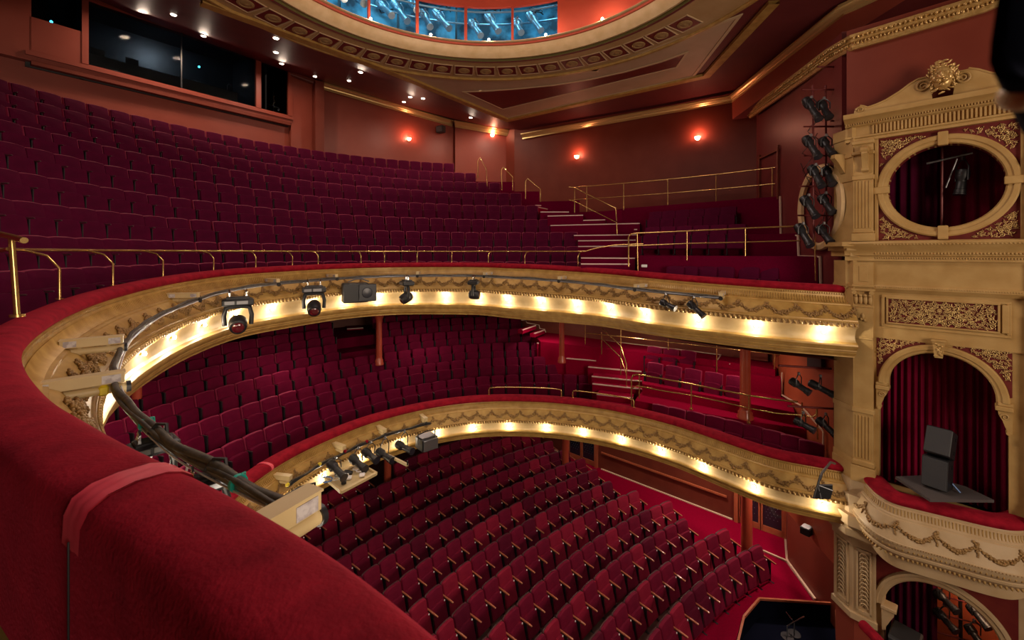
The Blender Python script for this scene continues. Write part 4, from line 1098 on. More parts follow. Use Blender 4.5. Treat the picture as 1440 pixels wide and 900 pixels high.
# scroll panel in a double frame
def frame4(s0, s1, z0, z1, w_, n0, n1, name, m='box_gold', parent=None):
    mb = MB(); bb(mb, s0, s1, z1-w_, z1, n0, n1, .006); bb(mb, s0, s1, z0, z0+w_, n0, n1, .006); bb(mb, s0, s0+w_, z0+w_, z1-w_, n0, n1, .006); bb(mb, s1-w_, s1, z0+w_, z1-w_, n0, n1, .006); return add(mb, name, m, parent)
frame4(.58, 2.30, -1.50, -.86, .05, .03, .06, 'panel_frame'); frame4(.655, 2.17, -1.43, -.90, .03, .03, .075, 'panel_frame')
mb = MB(); bb(mb, .68, 2.15, -1.41, -.92, .02, .036); add(mb, 'scroll_panel', 'panel_red')
cs_ = (.68+2.15)/2
def in_pn(s, z, r): return .69+r < s < cs_-r*.3 and -1.40+r < z < -.93-r
mb = arabesque(in_pn, .69, cs_, -1.4, -.93, 9, rad=(.024, .052), n=.048)
m2 = MB(); inv_ = [(v-W(0, 0)).dot(BD) for v in mb.v]; m2.v = [v+BD*(2*(cs_-x)) for v, x in zip(mb.v, inv_)]; m2.f = [f[::-1] for f in mb.f]; m2.mi = list(mb.mi)
add(mb, 'arabesque_ornament', 'gold_bright', None, 80); add(m2, 'arabesque_ornament', 'gold_bright', None, 80)
for s0 in (2.20,): 
    mb = MB(); bb(mb, 2.19, 2.27, -1.42, -.92, .02, .07, .01); add(mb, 'side_strip')
# ---- lower storey: arch
AC = (1.405, -2.64); ra = .72
loop = circ(AC, ra, 28, 0, 180)+[(AC[0]-ra, -2.74), (.54, -2.76), (.54, -3.4), (.54, -4.1), (.54, -4.74), (1.0, -4.74), (1.8, -4.74), (2.27, -4.74), (2.27, -4.1), (2.27, -3.4), (2.27, -2.76), (AC[0]+ra, -2.74)]
def arch_plate(loop, s0, s1, z0, z1, n0, n1, name, m): return plate_hole(s0, s1, z0, z1, loop, n0, n1, name, m)
arch_plate(loop, .0, SE, -4.76, -1.62, -.22, .0, 'arch_wall', 'box_gold')
mb = MB()
angs_ = [PI*k/36 for k in range(37)]
mb.loft([[W(AC[0]+r*math.cos(a), AC[1]+r*math.sin(a), n) for r, n in ((ra-.002, -.2), (ra-.002, .03), (ra+.02, .055), (ra+.06, .06), (ra+.075, .08), (ra+.14, .085), (ra+.16, .06), (ra+.16, -.01))] for a in angs_], cap=False)
add(mb, 'arch_moulding')
# red spandrels with ornament
def in_ar(sgn):
    def f(s, z, r): return (.50+r < s < 2.31-r) and z < -1.68-r and z > -2.6 and math.hypot(s-AC[0], z-AC[1]) > ra+.19+r and (s-AC[0])*sgn > .12
    return f
for sg in (-1, 1):
    pts = [(AC[0]+sg*.12, -1.665), (AC[0]+sg*.90, -1.665), (AC[0]+sg*.90, AC[1]+.1)]+[(AC[0]+sg*(ra+.165)*math.cos(math.radians(a)), AC[1]+(ra+.165)*math.sin(math.radians(a))) for a in range(10, 82, 6)]
    m_ = MB(); bm_pts = [W(s, z, .004) for s, z in pts]
    poly_pts = pts
    # fan strips between arch and corner
    top = [(AC[0]+sg*(ra+.165)*math.cos(math.radians(a)), AC[1]+(ra+.165)*math.sin(math.radians(a))) for a in range(6, 84, 6)]
    rings = []
    for s, z in top: rings.append([W(s, z, .006), W(s, -1.665, .006)] if True else None)
    rings.insert(0, [W(AC[0]+sg*.905, AC[1]+.1, .006), W(AC[0]+sg*.905, -1.665, .006)])
    m_.loft(rings); add(m_, 'spandrel_field', 'panel_red')
    ar = arabesque(in_ar(sg), AC[0]-.92 if sg < 0 else AC[0], AC[0] if sg < 0 else AC[0]+.92, -2.55, -1.66, 20+sg, n=.018); add(ar, 'arabesque_ornament', 'gold_bright', None, 80)
frame4(.48, 2.33, -2.60, -1.62, .03, .0, .03, 'arch_border') if False else None
mb = MB(); pr(mb, [(AC[0]-.085, -1.66), (AC[0]-.055, -1.98), (AC[0]+.055, -1.98), (AC[0]+.085, -1.66)][::-1], .0, .15); bb(mb, AC[0]-.10, AC[0]+.10, -1.68, -1.64, 0, .17, .008); o = add(mb, 'keystone')
mb = MB()
for k in range(12): mb.blob(W(AC[0]+rr.uniform(-.05, .05), -1.72-.02*k, .155), .025, .02, .022, BR, 6, 4)
add(mb, 'keystone_carving', 'gold_relief', o, 80)
for sg, s_ in ((1, .54), (-1, 2.27)):      # impost blocks with scroll corbels
    mb = MB(); e_ = s_+sg*.16; bb(mb, min(s_-sg*.05, e_), max(s_-sg*.05, e_), -2.78, -2.70, -.15, .10, .01); bb(mb, min(s_-sg*.05, e_-sg*.03), max(s_-sg*.05, e_-sg*.03), -2.70, -2.64, -.15, .07, .01)
    x = [s_-sg*.04, s_+sg*.13]
    prf = [(0.13, -2.78), (.12, -2.86), (.075, -2.95), (.05, -3.04), (.02, -3.12), (.03, -3.17), (-.01, -3.2), (-.04, -3.16), (-.04, -2.78)]
    poly = [(s_+sg*a_, z) for a_, z in prf]
    if sg > 0: poly = poly[::-1]
    pr(mb, poly, -.14, .06); o = add(mb, 'impost')
    m2 = MB(); scrollcurl(m2, (s_+sg*.045, -2.88), .055, 1.4, sg, .07, .012); m2.cyl(W(s_+sg*.005, -3.16, -.12), W(s_+sg*.005, -3.16, .07), .03, 10); add(m2, 'scroll', 'box_gold', o)
# lower pilasters: composite capital, plain shaft, fluted shaft, base
def pilaster_lower(s0, s1):
    w_ = s1-s0; mb = MB()
    bb(mb, s0, s1, -.66, -.2, 0, .13); bb(mb, s0+w_*.3, s1-w_*.25, -.60, -.28, .12, .14, .006); bb(mb, s0-.02, s1+.02, -.72, -.66, 0, .16, .01)
    bb(mb, s0, s1, -1.10, -.72, 0, .11); bb(mb, s0-.01, s1+.01, -1.14, -1.10, 0, .14, .01); bb(mb, s0-.03, s1+.03, -.80, -.75, 0, .17, .01)
    bb(mb, s0, s1, -3.22, -1.14, 0, .13); bb(mb, s0, s1, -1.8, -1.74, 0, .15, .01); bb(mb, s0-.02, s1+.02, -3.32, -3.22, 0, .17, .012); bb(mb, s0, s1, -4.3, -3.32, 0, .14); bb(mb, s0-.02, s1+.02, -4.42, -4.3, 0, .17, .02); bb(mb, s0-.04, s1+.04, -4.75, -4.42, 0, .2, .01)
    o = mb.build('pilaster', 'box_gold', box)
    mb = MB()
    for k in range(5): x = s0+w_*(.16+.17*k); mb.tube([W(x, -4.25, .145), W(x, -3.38, .145)], .014, 5)
    mb.build('fluting', 'box_gold', o)
    mb = MB()       # leaves of the capital and its corner scrolls
    for k in range(4):
        x = s0+w_*(.14+.24*k); mb.blob(W(x, -.98, .13), .035, .025, .10, BR, 8, 6); mb.blob(W(x, -.89, .155), .03, .02, .03, BR, 8, 5)
    for x in (s0+.02, s1-.02): mb.cyl(W(x, -.83, .08), W(x, -.83, .18), .04, 12)
    mb.blob(W((s0+s1)/2, -1.32, .14), .03, .02, .07, BR, 8, 5); mb.blob(W((s0+s1)/2-.03, -1.38, .14), .03, .02, .03, BR, 8, 5); mb.blob(W((s0+s1)/2+.03, -1.40, .14), .03, .02, .03, BR, 8, 5)
    mb.build('capital_leaves', 'box_gold', o, 80)
pilaster_lower(.14, .46); pilaster_lower(2.5, 2.85)
for z0, z1, g in ((-.66, -.17, 0), (-.72, -.66, .02), (-1.1, -.72, 0), (-3.22, -1.1, 0.0), (-3.32, -3.22, .025), (-4.3, -3.32, .0), (-4.42, -4.3, .02), (-4.75, -4.42, .04)): pier(z0, z1, g)
# curtains inside the arch and the inner box
def curtain(name, s0, s1, z0, z1, n, m, label, fold=.11, amp=.05, seed=1, full=False):
    rnd = random.Random(seed); K = int((s1-s0)/.02); mb = MB(); ph = 0; pts = []
    for k in range(K+1):
        s = s0+(s1-s0)*k/K; ph += .02/fold*2*PI*rnd.uniform(.6, 1.4); pts.append((s, n+amp*math.sin(ph)+.02*math.sin(s*9)))
    mb.loft([[W(s, z0, d) for s, d in pts], [W(s, (z0+z1)/2, n+(d-n)*.9) for s, d in pts], [W(s, z1, n+(d-n)*.6) for s, d in pts], [W(s, z1, n+(d-n)*.6-.03) for s, d in pts], [W(s, (z0+z1)/2, n+(d-n)*.9-.03) for s, d in pts], [W(s, z0, d-.03) for s, d in pts]], closed_ring=False)
    o = mb.build(name, m, None, angle=80); return tag(o, label, 'curtain')
curtain('box_curtain', .35, 2.5, -4.9, -1.7, -.75, 'curtain', 'crimson velvet curtain hanging in folds behind the loudspeaker in the arched box', seed=4)
# inner lining of boxes
mb = MB()
for z0, z1 in ((-5.0, -1.65), (.0, 2.4), (-9.5, -6.1)):
    c = [W(.05, z0, -.25), W(.05, z0, -2.2), W(3.2, z0, -2.2), W(3.2, z0, -.25)]
    mb.loft([c, [q+V((0, 0, z1-z0)) for q in c]]); mb.add([q for q in c], [(0, 1, 2, 3)]); mb.add([q+V((0, 0, z1-z0)) for q in c], [(0, 1, 2, 3)])
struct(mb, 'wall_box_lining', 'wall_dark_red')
curtain('upper_curtain', 1.2, 3.1, .05, 2.35, -1.1, 'curtain', 'crimson curtain inside the round window of the upper box', .2, .04, 8)
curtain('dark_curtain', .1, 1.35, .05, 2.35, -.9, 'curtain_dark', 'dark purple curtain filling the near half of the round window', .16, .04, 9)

# ---- bowed box balcony
bowp = [WB(px, py)[0] for px, py in ()]
bl = [PZ(1193, 665, -4.72), PZ(1212, 673, -4.72), PZ(1222, 683, -4.72), PZ(1236, 697, -4.72), PZ(1258, 709, -4.72), PZ(1290, 717, -4.72), PZ(1340, 729, -4.72), PZ(1390, 741, -4.72), PZ(1428, 747, -4.72), PZ(1455, 741, -4.72), PZ(1475, 725, -4.72)]
BW = Curve(bl, .04)
if (W(1.4, 0, 3)-BW.p[len(BW.p)//2]).xy.dot(BW.n[len(BW.p)//2].xy) < 0: BW.n = [-n for n in BW.n]
bal = box
FB = [(0, .01), (.01, -.01), (.01, -.04), (.03, -.05), (.035, -.12), (.055, -.17), (.08, -.19), (.085, -.215), (.105, -.225), (.15, -.35), (.20, -.50), (.225, -.56), (.235, -.585), (.25, -.595), (.25, -.625), (.23, -.64), (.22, -.70), (.19, -.76), (.17, -.775), (.185, -.79), (.18, -.83), (.13, -.89), (.06, -.94), (-.02, -.97), (-.04, -.985), (-.04, -1.20), (-.5, -1.22)]
MB().loft(BW.sweep([(a, b) for a, b in PAD if b > -.3]+[(-.02, -.3)], d0=.12), closed_ring=True, cap=True).build('padded_rail', 'velvet_rail', box, angle=50)['label'] = 'crimson velvet rail on the bowed box front'
MB().loft(BW.sweep(FB, d0=.10)).build('box_front', 'box_cream', box, angle=28)
mb = MB(); n = int(BW.L/.045)
for i in range(n):
    d = (i+.5)*.045
    if d < .15: continue
    mb.tube([BW.pt(d, .032, -.06), BW.pt(d, .036, -.12), BW.pt(d, .056, -.165)], .011, 5)
mb.build('fluting', 'box_gold', box)
mb = MB(); n = int(BW.L/.036)
for i in range(n):
    d = (i+.5)*.036
    if d < .15: continue
    mb.blob(BW.pt(d, .245, -.61), .013, .013, .013, None, 6, 4)
mb.build('bead_moulding', 'gold_old', box, angle=80)
mb = MB(); n = int(BW.L/.06)
for i in range(n):
    d = (i+.5)*.06
    if d < .15: continue
    p, t, nn = BW.at(d); R = M((t, nn, V((0, 0, 1)))).transposed()
    mb.blob(p+nn*.12+V((0, 0, -.885)), .024, .03, .055, R @ M.Rotation(.5, 3, 'X'), 6, 5)
    mb.blob(p+nn*.215+V((0, 0, -.70)), .016, .014, .03, R, 6, 4)
mb.build('leaf_moulding', 'box_gold', box, angle=80)
rnd = random.Random(12); sw = .50
k0 = 0
for i in range(int((BW.L-.2)/sw)):
    d0 = .22+i*sw; mb = MB()
    def onb(d, h, off): p, t, nn = BW.at(d); u = .20+(.105-.20)*h; z = -.52+(-.24+.52)*h; return p+nn*(u+off*.95)+V((0, 0, z+off*.3))
    for j in range(15):
        x = j/14; h = .70-.52*math.sin(PI*x); th = .35+.65*math.sin(PI*x)
        for q in range(5): r = (.016+.014*th)*rnd.uniform(.7, 1.2); mb.blob(onb(d0+x*sw+rnd.uniform(-.01, .01), h+rnd.uniform(-.11, .11)*th, .01+rnd.uniform(0, .012)), r, r*.8, r*.8, rotz(rnd.uniform(0, 3)), 6, 4)
    for j in range(16): h = .92-.05*j; r = .026*(1-.03*j); mb.blob(onb(d0+rnd.uniform(-.03, .03)*(1-j/18), h, .018), r, r*.8, r, None, 6, 4)
    mb.build('garland', 'gold_old', box, angle=80)
# corner block between the circle front and the bowed front
mb = MB()
for z0, z1, g in ((-5.02, -4.74, .0), (-5.4, -5.02, .1), (-5.62, -5.4, .22), (-5.78, -5.62, .12)):
    a = LS+BN*(.05+g)-BD*.05; b = V((LE.x-.05-g, LE.y-.1, CZ)); c = V((LE.x+.3, LE.y, CZ)); d = W(.45, 0, -.1); e_ = W(.5, 0, .22+g)
    mb.prism([V((q.x, q.y, CZ+z0)) for q in (e_, a, b, c, d)], (0, 0, z1-z0))
add(mb, 'corner_block', 'box_cream')
# ---- ground storey: panelled pier and arch
def pier2(z0, z1, g, n=.10, m='box_cream', name='pier_block'):
    a = LS+BN*(g)-BD*g*.5; b = V((LE.x-.02-g, LE.y-.05, CZ)); c = V((LE.x+.5, LE.y, CZ)); d = W(.45, 0, -.1); e_ = W(.50+g*.5, 0, .14+g)
    mb = MB(); mb.prism([V((q.x, q.y, CZ+z0)) for q in (e_, a, b, c, d)], (0, 0, z1-z0)); return add(mb, name, m)
for z0, z1, g in ((-5.86, -5.72, .20), (-5.94, -5.86, .13), (-6.1, -5.94, .06), (-7.5, -6.1, .02), (-7.62, -7.5, .08)): pier2(z0, z1, g)
pier2(-9.5, -7.62, -.02, m='wall_red', name='pier_base')
def scallops(face, name):
    mb = MB(); o = face
    mb_f = MB()
    for k in range(13):
        z = -6.22-.085*k
        ring = [o(.5+.17*math.cos(a)*1.0, z-.06+.085*math.sin(a), .03+.012*math.sin(a)) for a in [PI*j/8 for j in range(9)]]
        mb.tube(ring, .014, 5)
        ring = [o(.5+.10*math.cos(a), z-.06+.05*math.sin(a), .025) for a in [PI*j/6 for j in range(7)]]
        mb.tube(ring, .012, 5)
    add(mb, name, 'box_cream', None, 80)
    mb = MB()
    for (x0, x1, z0, z1) in ((.18, .26, -7.42, -6.14), (.74, .82, -7.42, -6.14), (.18, .82, -6.18, -6.12), (.18, .82, -7.44, -7.38)):
        mb.loft([[o(x0, z0, -.01), o(x1, z0, -.01), o(x1, z1, -.01), o(x0, z1, -.01)], [o(x0, z0, .04), o(x1, z0, .04), o(x1, z1, .04), o(x0, z1, .04)]], closed_ring=True, cap=True)
    add(mb, 'panel_frame', 'box_cream')
fa = LS+BN*.02-BD*.01; fb = W(.51, 0, .16)
scallops(lambda x, z, n: fa.lerp(fb, x)+BN*n+V((0, 0, z)), 'scallop_carving')
ga = V((LE.x-.04, LE.y-.05, CZ)); dd2 = (fa-ga).normalized(); gn = V((-dd2.y, dd2.x, 0)); gn = gn if gn.dot(V((ga.x, ga.y, 0))) < 0 else -gn
scallops(lambda x, z, n: ga.lerp(fa, x)+gn*n+V((0, 0, z)), 'scallop_carving')
A2 = (1.42, -7.14); r2 = .80
loop = circ(A2, r2, 28, 0, 180)+[(A2[0]-r2, -7.9), (A2[0]-r2, -8.6), (A2[0]-r2, -9.48), (1.2, -9.48), (1.7, -9.48), (A2[0]+r2, -9.48), (A2[0]+r2, -8.6), (A2[0]+r2, -7.9)]
plate_hole(.3, SE, -9.5, -5.8, loop, -.2, .0, 'ground_arch_wall', 'box_cream')
mb = MB(); mb.loft([[W(A2[0]+r*math.cos(a), A2[1]+r*math.sin(a), n) for r, n in ((r2, -.2), (r2, .03), (r2+.03, .06), (r2+.09, .065), (r2+.11, .085), (r2+.15, .08), (r2+.16, .0))] for a in angs_]); add(mb, 'arch_moulding', 'box_cream')
for sg in (-1, 1):
    rings = [[W(A2[0]+sg*.96, A2[1]+.3, .006), W(A2[0]+sg*.96, -6.0, .006)]]
    for a in range(18, 84, 6): rings.append([W(A2[0]+sg*(r2+.165)*math.cos(math.radians(a)), A2[1]+(r2+.165)*math.sin(math.radians(a)), .006), W(A2[0]+sg*(r2+.165)*math.cos(math.radians(a)), -6.0, .006)])
    add(MB().loft(rings), 'spandrel_field', 'panel_red')
prf = [(.16, -7.2), (.15, -7.28), (.10, -7.38), (.06, -7.48), (.02, -7.56), (.03, -7.61), (-.03, -7.64), (-.04, -7.2)]
mb = MB(); pr(mb, [(A2[0]-r2+a_, z) for a_, z in prf][::-1], -.14, .08); bb(mb, A2[0]-r2-.05, A2[0]-r2+.19, -7.2, -7.13, -.15, .11, .01); add(mb, 'impost', 'box_cream')
# dark passage curtain, orange wall inside the ground box
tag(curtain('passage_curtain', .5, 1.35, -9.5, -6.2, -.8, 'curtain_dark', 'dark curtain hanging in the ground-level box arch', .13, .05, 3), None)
mb = MB(); bb(mb, 1.32, 3.1, -9.5, -6.1, -1.5, -1.4); struct(mb, 'wall_box_ground', 'wall_rust')
area_light(W(2.0, -6.3, -.6), W(2.0, -8.5, -1.4), 14, .6, (1, .6, .35), 'box_lamp')

# upper red wall above the box, behind the lion
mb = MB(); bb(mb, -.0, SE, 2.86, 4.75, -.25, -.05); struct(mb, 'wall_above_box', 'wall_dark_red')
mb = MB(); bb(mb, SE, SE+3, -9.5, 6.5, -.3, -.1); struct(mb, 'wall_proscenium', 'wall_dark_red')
# ---- tilted two-part loudspeaker on its shelf
def boxat(mb, px, py, n, size, rot, r=.015): pass
e = empty('speaker_shelf', W(1.25, -4.36, .0), 'dark felt-covered shelf across the box opening, under the loudspeaker', 'shelf', None, BR)
sh = [PZ(1259, 670, -4.40), PZ(1308, 702, -4.40), PZ(1398, 703, -4.40), PZ(1358, 684, -4.40), PZ(1300, 668, -4.40)]
mb = MB(); mb.prism([q-V((0, 0, .05)) for q in sh], (0, 0, .05)); mb.build('board', 'shelf_felt', e)
spk = empty('loudspeaker', PZ(1318, 686, -4.40), 'tall black two-part loudspeaker tilted forward, on the shelf in the arched box', 'loudspeaker')
Rs = rotz(-1.02)
def cab(c, size, tilt, parent, vent=True):
    R = Rs @ M.Rotation(tilt, 3, 'X')
    mb = MB(); mb.bbox(c, size, .02, R); mb.build('cabinet', 'black_plastic', parent)
    mb = MB(); mb.bbox(c+R @ V((0, -size[1]/2-.012, 0)), (size[0]*.94, .025, size[2]*.94), .01, R); mb.build('grille', 'speaker_cloth', parent)
    mb = MB()
    for z in (-.25, .25): mb.cyl(c+R @ V((size[0]/2-.002, .05, z*size[2])), c+R @ V((size[0]/2+.012, .05, z*size[2])), .03, 12)
    mb.build('handle', 'black_metal', parent)
b0 = PZ(1318, 686, -4.40)
cab(b0+V((0, 0, .30)), (.36, .34, .56), -.12, spk); cab(b0+V((.09, .03, .83)), (.36, .34, .50), -.45, spk)
mb = MB(); mb.tube([b0+V((.25, .12, 1.0)), b0+V((.24, -.02, .75)), b0+V((.18, -.02, .5)), b0+V((.1, -.05, .35)), b0+V((.16, -.1, .15)), b0+V((.22, -.2, .02))], .014, 8); mb.build('cable', 'cable_blue', spk)
# ground box loudspeaker
g0_ = W(.98, -8.1, .10)
spk2 = empty('loudspeaker', g0_-V((0, 0, 1.4)), 'large black loudspeaker standing in the ground-level arch below the bowed box', 'loudspeaker')
mb = MB(); Rg = rotz(-.95)
mb.bbox(W(.95, -8.75, -.05), (.55, .5, 1.45), .02, Rg); mb.build('bass_cabinet', 'black_plastic', spk2)
mb = MB(); mb.bbox(W(.95, -7.75, .0), (.45, .42, .52), .03, Rg @ M.Rotation(.3, 3, 'X')); mb.build('top_cabinet', 'black_plastic', spk2)
mb = MB(); mb.bbox(W(.95, -7.75, .0)+Rg @ V((0, -.22, -.06)), (.42, .03, .47), .01, Rg @ M.Rotation(.3, 3, 'X')); mb.build('grille', 'speaker_cloth', spk2)
mb = MB(); mb.cyl(W(.95, -7.75, .0)+Rg @ V((.225, .02, 0)), W(.95, -7.75, .0)+Rg @ V((.24, .02, 0)), .05, 16); mb.build('handle', 'black_metal', spk2)
# red padded ledge corner of the ground box
mb = MB(); a = P(1214, 879, 8.2); b = P(1262, 930, 7.4); mb.tube([a, a.lerp(b, .4)+V((0, 0, .01)), b], .09, 12); tag(mb.build('velvet_ledge', 'velvet_rail', angle=60), 'short crimson velvet ledge at the foot of the panelled pier', 'ledge')
# ================================================================ STEPS, SIDE TIERS, RAILS, LOWER WALLS
def rail_tube(mb, pts, r=.02, n=8): mb.tube(pts, r, n)
def steps(name, label, lines, m_carpet, depth_y=.35, drop=1.0):
    """each line: (px0, px1, py0, py1, z) of a nosing; carpeted step with pale nosing"""
    root = None
    objs = []
    for k, (x0, x1, y0, y1, z) in enumerate(lines):
        a = PZ(x0, y0, z); b = PZ(x1, y1, z)
        if root is None: root = empty(name, a, label, 'stairs')
        d = (b-a).normalized(); n = V((-d.y, d.x, 0)); n = n if n.y > 0 else -n
        mb = MB(); mb.prism([a-V((0, 0, drop)), b-V((0, 0, drop)), b+n*depth_y*2.2-V((0, 0, drop)), a+n*depth_y*2.2-V((0, 0, drop))], (0, 0, drop-.005)); s_ = mb.build('step', m_carpet, root)
        mb = MB(); mb.box((a+b)/2+n*.02+V((0, 0, -.004)), ((b-a).length, .05, .035), M((d, n, V((0, 0, 1)))).transposed()); mb.build('nosing', 'nosing', s_)
    return root
steps('gallery_steps', 'carpeted gallery steps with pale nosings, between the seating block and the side tiers',
      [(760, 800, 298, 298, 1.66), (770, 820, 303.7, 302.5, 1.46), (770, 851, 311, 309, 1.26), (774, 900, 317, 314, 1.07), (807, 896, 324.5, 322.5, .85), (807, 896, 331, 330, .64), (813, 895, 338.5, 337.5, .43), (813, 895, 346.5, 346, .22), (813, 895, 350.4, 350.3, .12), (817, 893, 362.6, 363, -.17), (817, 886, 371, 371.3, -.34), (817, 884, 377.8, 378.2, -.50)],
      'carpet_dark')
# little flight in the corner by the back wall
steps('corner_steps', 'short flight of carpeted steps in the corner below the nib wall', [(753, 762, 284.5, 285, 2.3), (753, 764, 288.5, 289, 2.12), (758, 770, 291.5, 294, 1.95)], 'carpet_bright', depth_y=.12, drop=.3)
def platform(name, front, back, ztop, zbot, m, label=None, kind='structure'):
    """block: front = list of plan points (V) left to right, back likewise"""
    mb = MB(); loop = [V((p.x, p.y, CZ+zbot)) for p in front]+[V((p.x, p.y, CZ+zbot)) for p in reversed(back)]
    mb.prism(loop, (0, 0, ztop-zbot)); o = struct(mb, name, m) if kind == 'structure' else tag(mb.build(name, m), label, 'platform'); return o
# gallery: walkway at the back of the side tiers, two seating tiers, front tier
wz_ = 1.69
platform('floor_walkway_gallery', [PZ(878, 293, wz_), PZ(1098, 276, wz_)], [V((3.6, 18.6, 0)), V((8.5, 14.9, 0))], wz_, -1.4, 'carpet_dark')
platform('floor_landing_gallery', [PZ(800, 299, 1.66), PZ(885, 293, wz_)], [V((2.2, 19.4, 0)), V((4.2, 18.0, 0))], 1.64, -1.4, 'carpet_dark')
t1f = [P(897, 340, 13.9), P(1121, 340, 11.6)]; t1b = [P(890, 300, 16.0), P(1098, 300, 13.3)]
platform('floor_tier_gallery', t1f, t1b, .52, -1.4, 'carpet_dark')
t0f = [PZ(899, 360, -.10), PZ(1000, 360, -.095), PZ(1150, 360.5, -.09)]
t0f = [P(899, 360, 12.4), P(1000, 360, 11.5), P(1150, 360, 10.35)]
platform('floor_front_tier_gallery', t0f, [P(893, 340, 14.6), P(1121, 340, 12.4), P(1180, 340, 11.5)], -.095, -1.5, 'carpet_dark')
# pale skirting zigzag on the return wall
def zig(name, pts, r=.028):
    mb = MB()
    for a, b in zip(pts, pts[1:]): mb.tube([a, b], r, 4)
    return struct(mb, name, 'skirting')
EW0, EW1 = (DC[0]-.06, DC[1]-.06), (EA[0]-.06, EA[1]-.02)
zig('baseboard_right', [PW(x, y, EW0, EW1) for x, y in ((1097, 276), (1098, 331), (1122, 331), (1123, 360), (1153, 361), (1154, 400))])
# door opening in the corner of D/E
mb = MB()
for a, b in (((1068, 218), (1068, 285)), ((1094, 204), (1094, 280)), ((1066, 224), (1095, 210))): mb.tube([PW(*a, EW0, EW1), PW(*b, EW0, EW1)], .04, 4)
struct(mb, 'door_1', 'wall_brown')
# side-tier seats (gallery)
def tier_row(kind, pts_px, z, y_of, n, face_to, lbl, group, parts, start=0):
    for k in range(n):
        px, py = pts_px(k); p = P(px, py, y_of(k)); p.z = CZ+z; f = (V((face_to[0], face_to[1], 0))-V((p.x, p.y, 0))).normalized()
        put_seat(kind, p, f, lbl % ordinal(k+1), group, parts, extra_arm=(k == 0))
dvec = (P(1040, 0, 12.5)-P(910, 0, 14.2)); 
def line_seats(kind, a, b, z, n, face, lbl, group, parts):
    for k in range(n):
        p = a.lerp(b, k/(n-1)); p = V((p.x, p.y, CZ+z)); put_seat(kind, p, face, lbl % ordinal(k+1), group, parts, extra_arm=(k == 0))
fc = V((-.62, -.78, 0)).normalized()
gp = ('backrest', 'seat_cushion', 'standard', 'armrest')
line_seats('gallery', P(919, 0, 15.0), P(1022, 0, 13.35), .55, 6, fc, 'dark maroon gallery side-tier seat, %s from the steps in the rear pair of rows', 'gallery side seats', gp)
line_seats('gallery', P(914, 0, 13.55), P(1034, 0, 12.2), -.08, 6, fc, 'dark maroon gallery side-tier seat, %s from the steps, just behind the brass rail', 'gallery side seats', gp)
for k, x in enumerate((946, 965, 992, 1016, 1051, 1078)):
    p = P(x, 0, interp(x, [940, 1150], [11.35, 10.0])+.25); p.z = CZ-1.28; put_seat('gallery', p, fc, 'low maroon seat just behind the gallery rail pad, %s from the steps' % ordinal(k+1), 'gallery front side seats', gp)

# ---- brass rails
def brass(name, label, parts):
    """parts: list of (part name, list of polylines, radius)"""
    a = parts[0][1][0][0]; e = empty(name, a, label, 'handrail')
    for nm, lines, r in parts:
        for ln in lines:
            mb = MB(); mb.tube(ln, r, 10); mb.build(nm, 'brass', e, angle=60)
    return e
# long rail along the gallery front
dA_, dB_ = UP.find_px(48, lo=UP.L*.35, hi=UP.L-4), UP.find_px(812, hi=UP.L*.5)
hl = []; 
def hp(d): p, t, n = UP.at(d); q = p-n*.62; q.z = CZ+.035; return q
# the rail follows the pad from the stairs round to the near end
dd_ = []
k = dB_
while k < UP.L:
    q = hp(k); x = pxof(q)[0]
    if q.y < 1.6 or (k > UP.L*.5 and q.y < 3.2): break
    hl.append(q); dd_.append(k); k += .25
posts = []
for px in (886, 812, 737, 686, 634, 586, 541, 508, 449, 412, 360, 302, 233, 163, 90):
    d = UP.find_px(px, u=-.22, hi=UP.L-4.5) if px > 60 else None
    p, t, n = UP.at(d); f_ = p-n*.27+V((0, 0, .14)); top = p-n*.62; top.z = CZ+.035
    if px == 886: continue
    posts.append([f_, f_+V((0, 0, (top.z-f_.z)*.62)), f_.lerp(V((top.x, top.y, f_.z)), .35)+V((0, 0, (top.z-f_.z)*.88)), top])
feet = [[p[0]-V((0, 0, .004)), p[0]+V((0, 0, .012))] for p in posts]
e0_ = hl[0]; lead = [P(905, 343, 12.9), P(866, 344.5, 13.2), P(838, 349, 13.5)]
rail = brass('gallery_handrail', 'long level brass handrail on curved posts along the upper balcony', [('top_bar', [lead+hl], .022), ('post', posts, .017), ('post_foot', feet, .045)])
# tall end of a rail standing on the pad near the eye
e = P(24, 444, 3.75); top = P(16, 333, 3.75)
brass('aisle_end_rail', 'tall brass rail end with post standing on the velvet pad at the near seating aisle', [('post', [[e, top]], .022), ('top_bar', [[P(-60, 316, 4.3), top, P(34, 338, 3.6)]], .026), ('post_foot', [[e-V((0, 0, .01)), e+V((0, 0, .012))]], .05), ('lower_bar', [[P(-60, 366, 4.5), P(12, 350, 3.8)]], .017)])
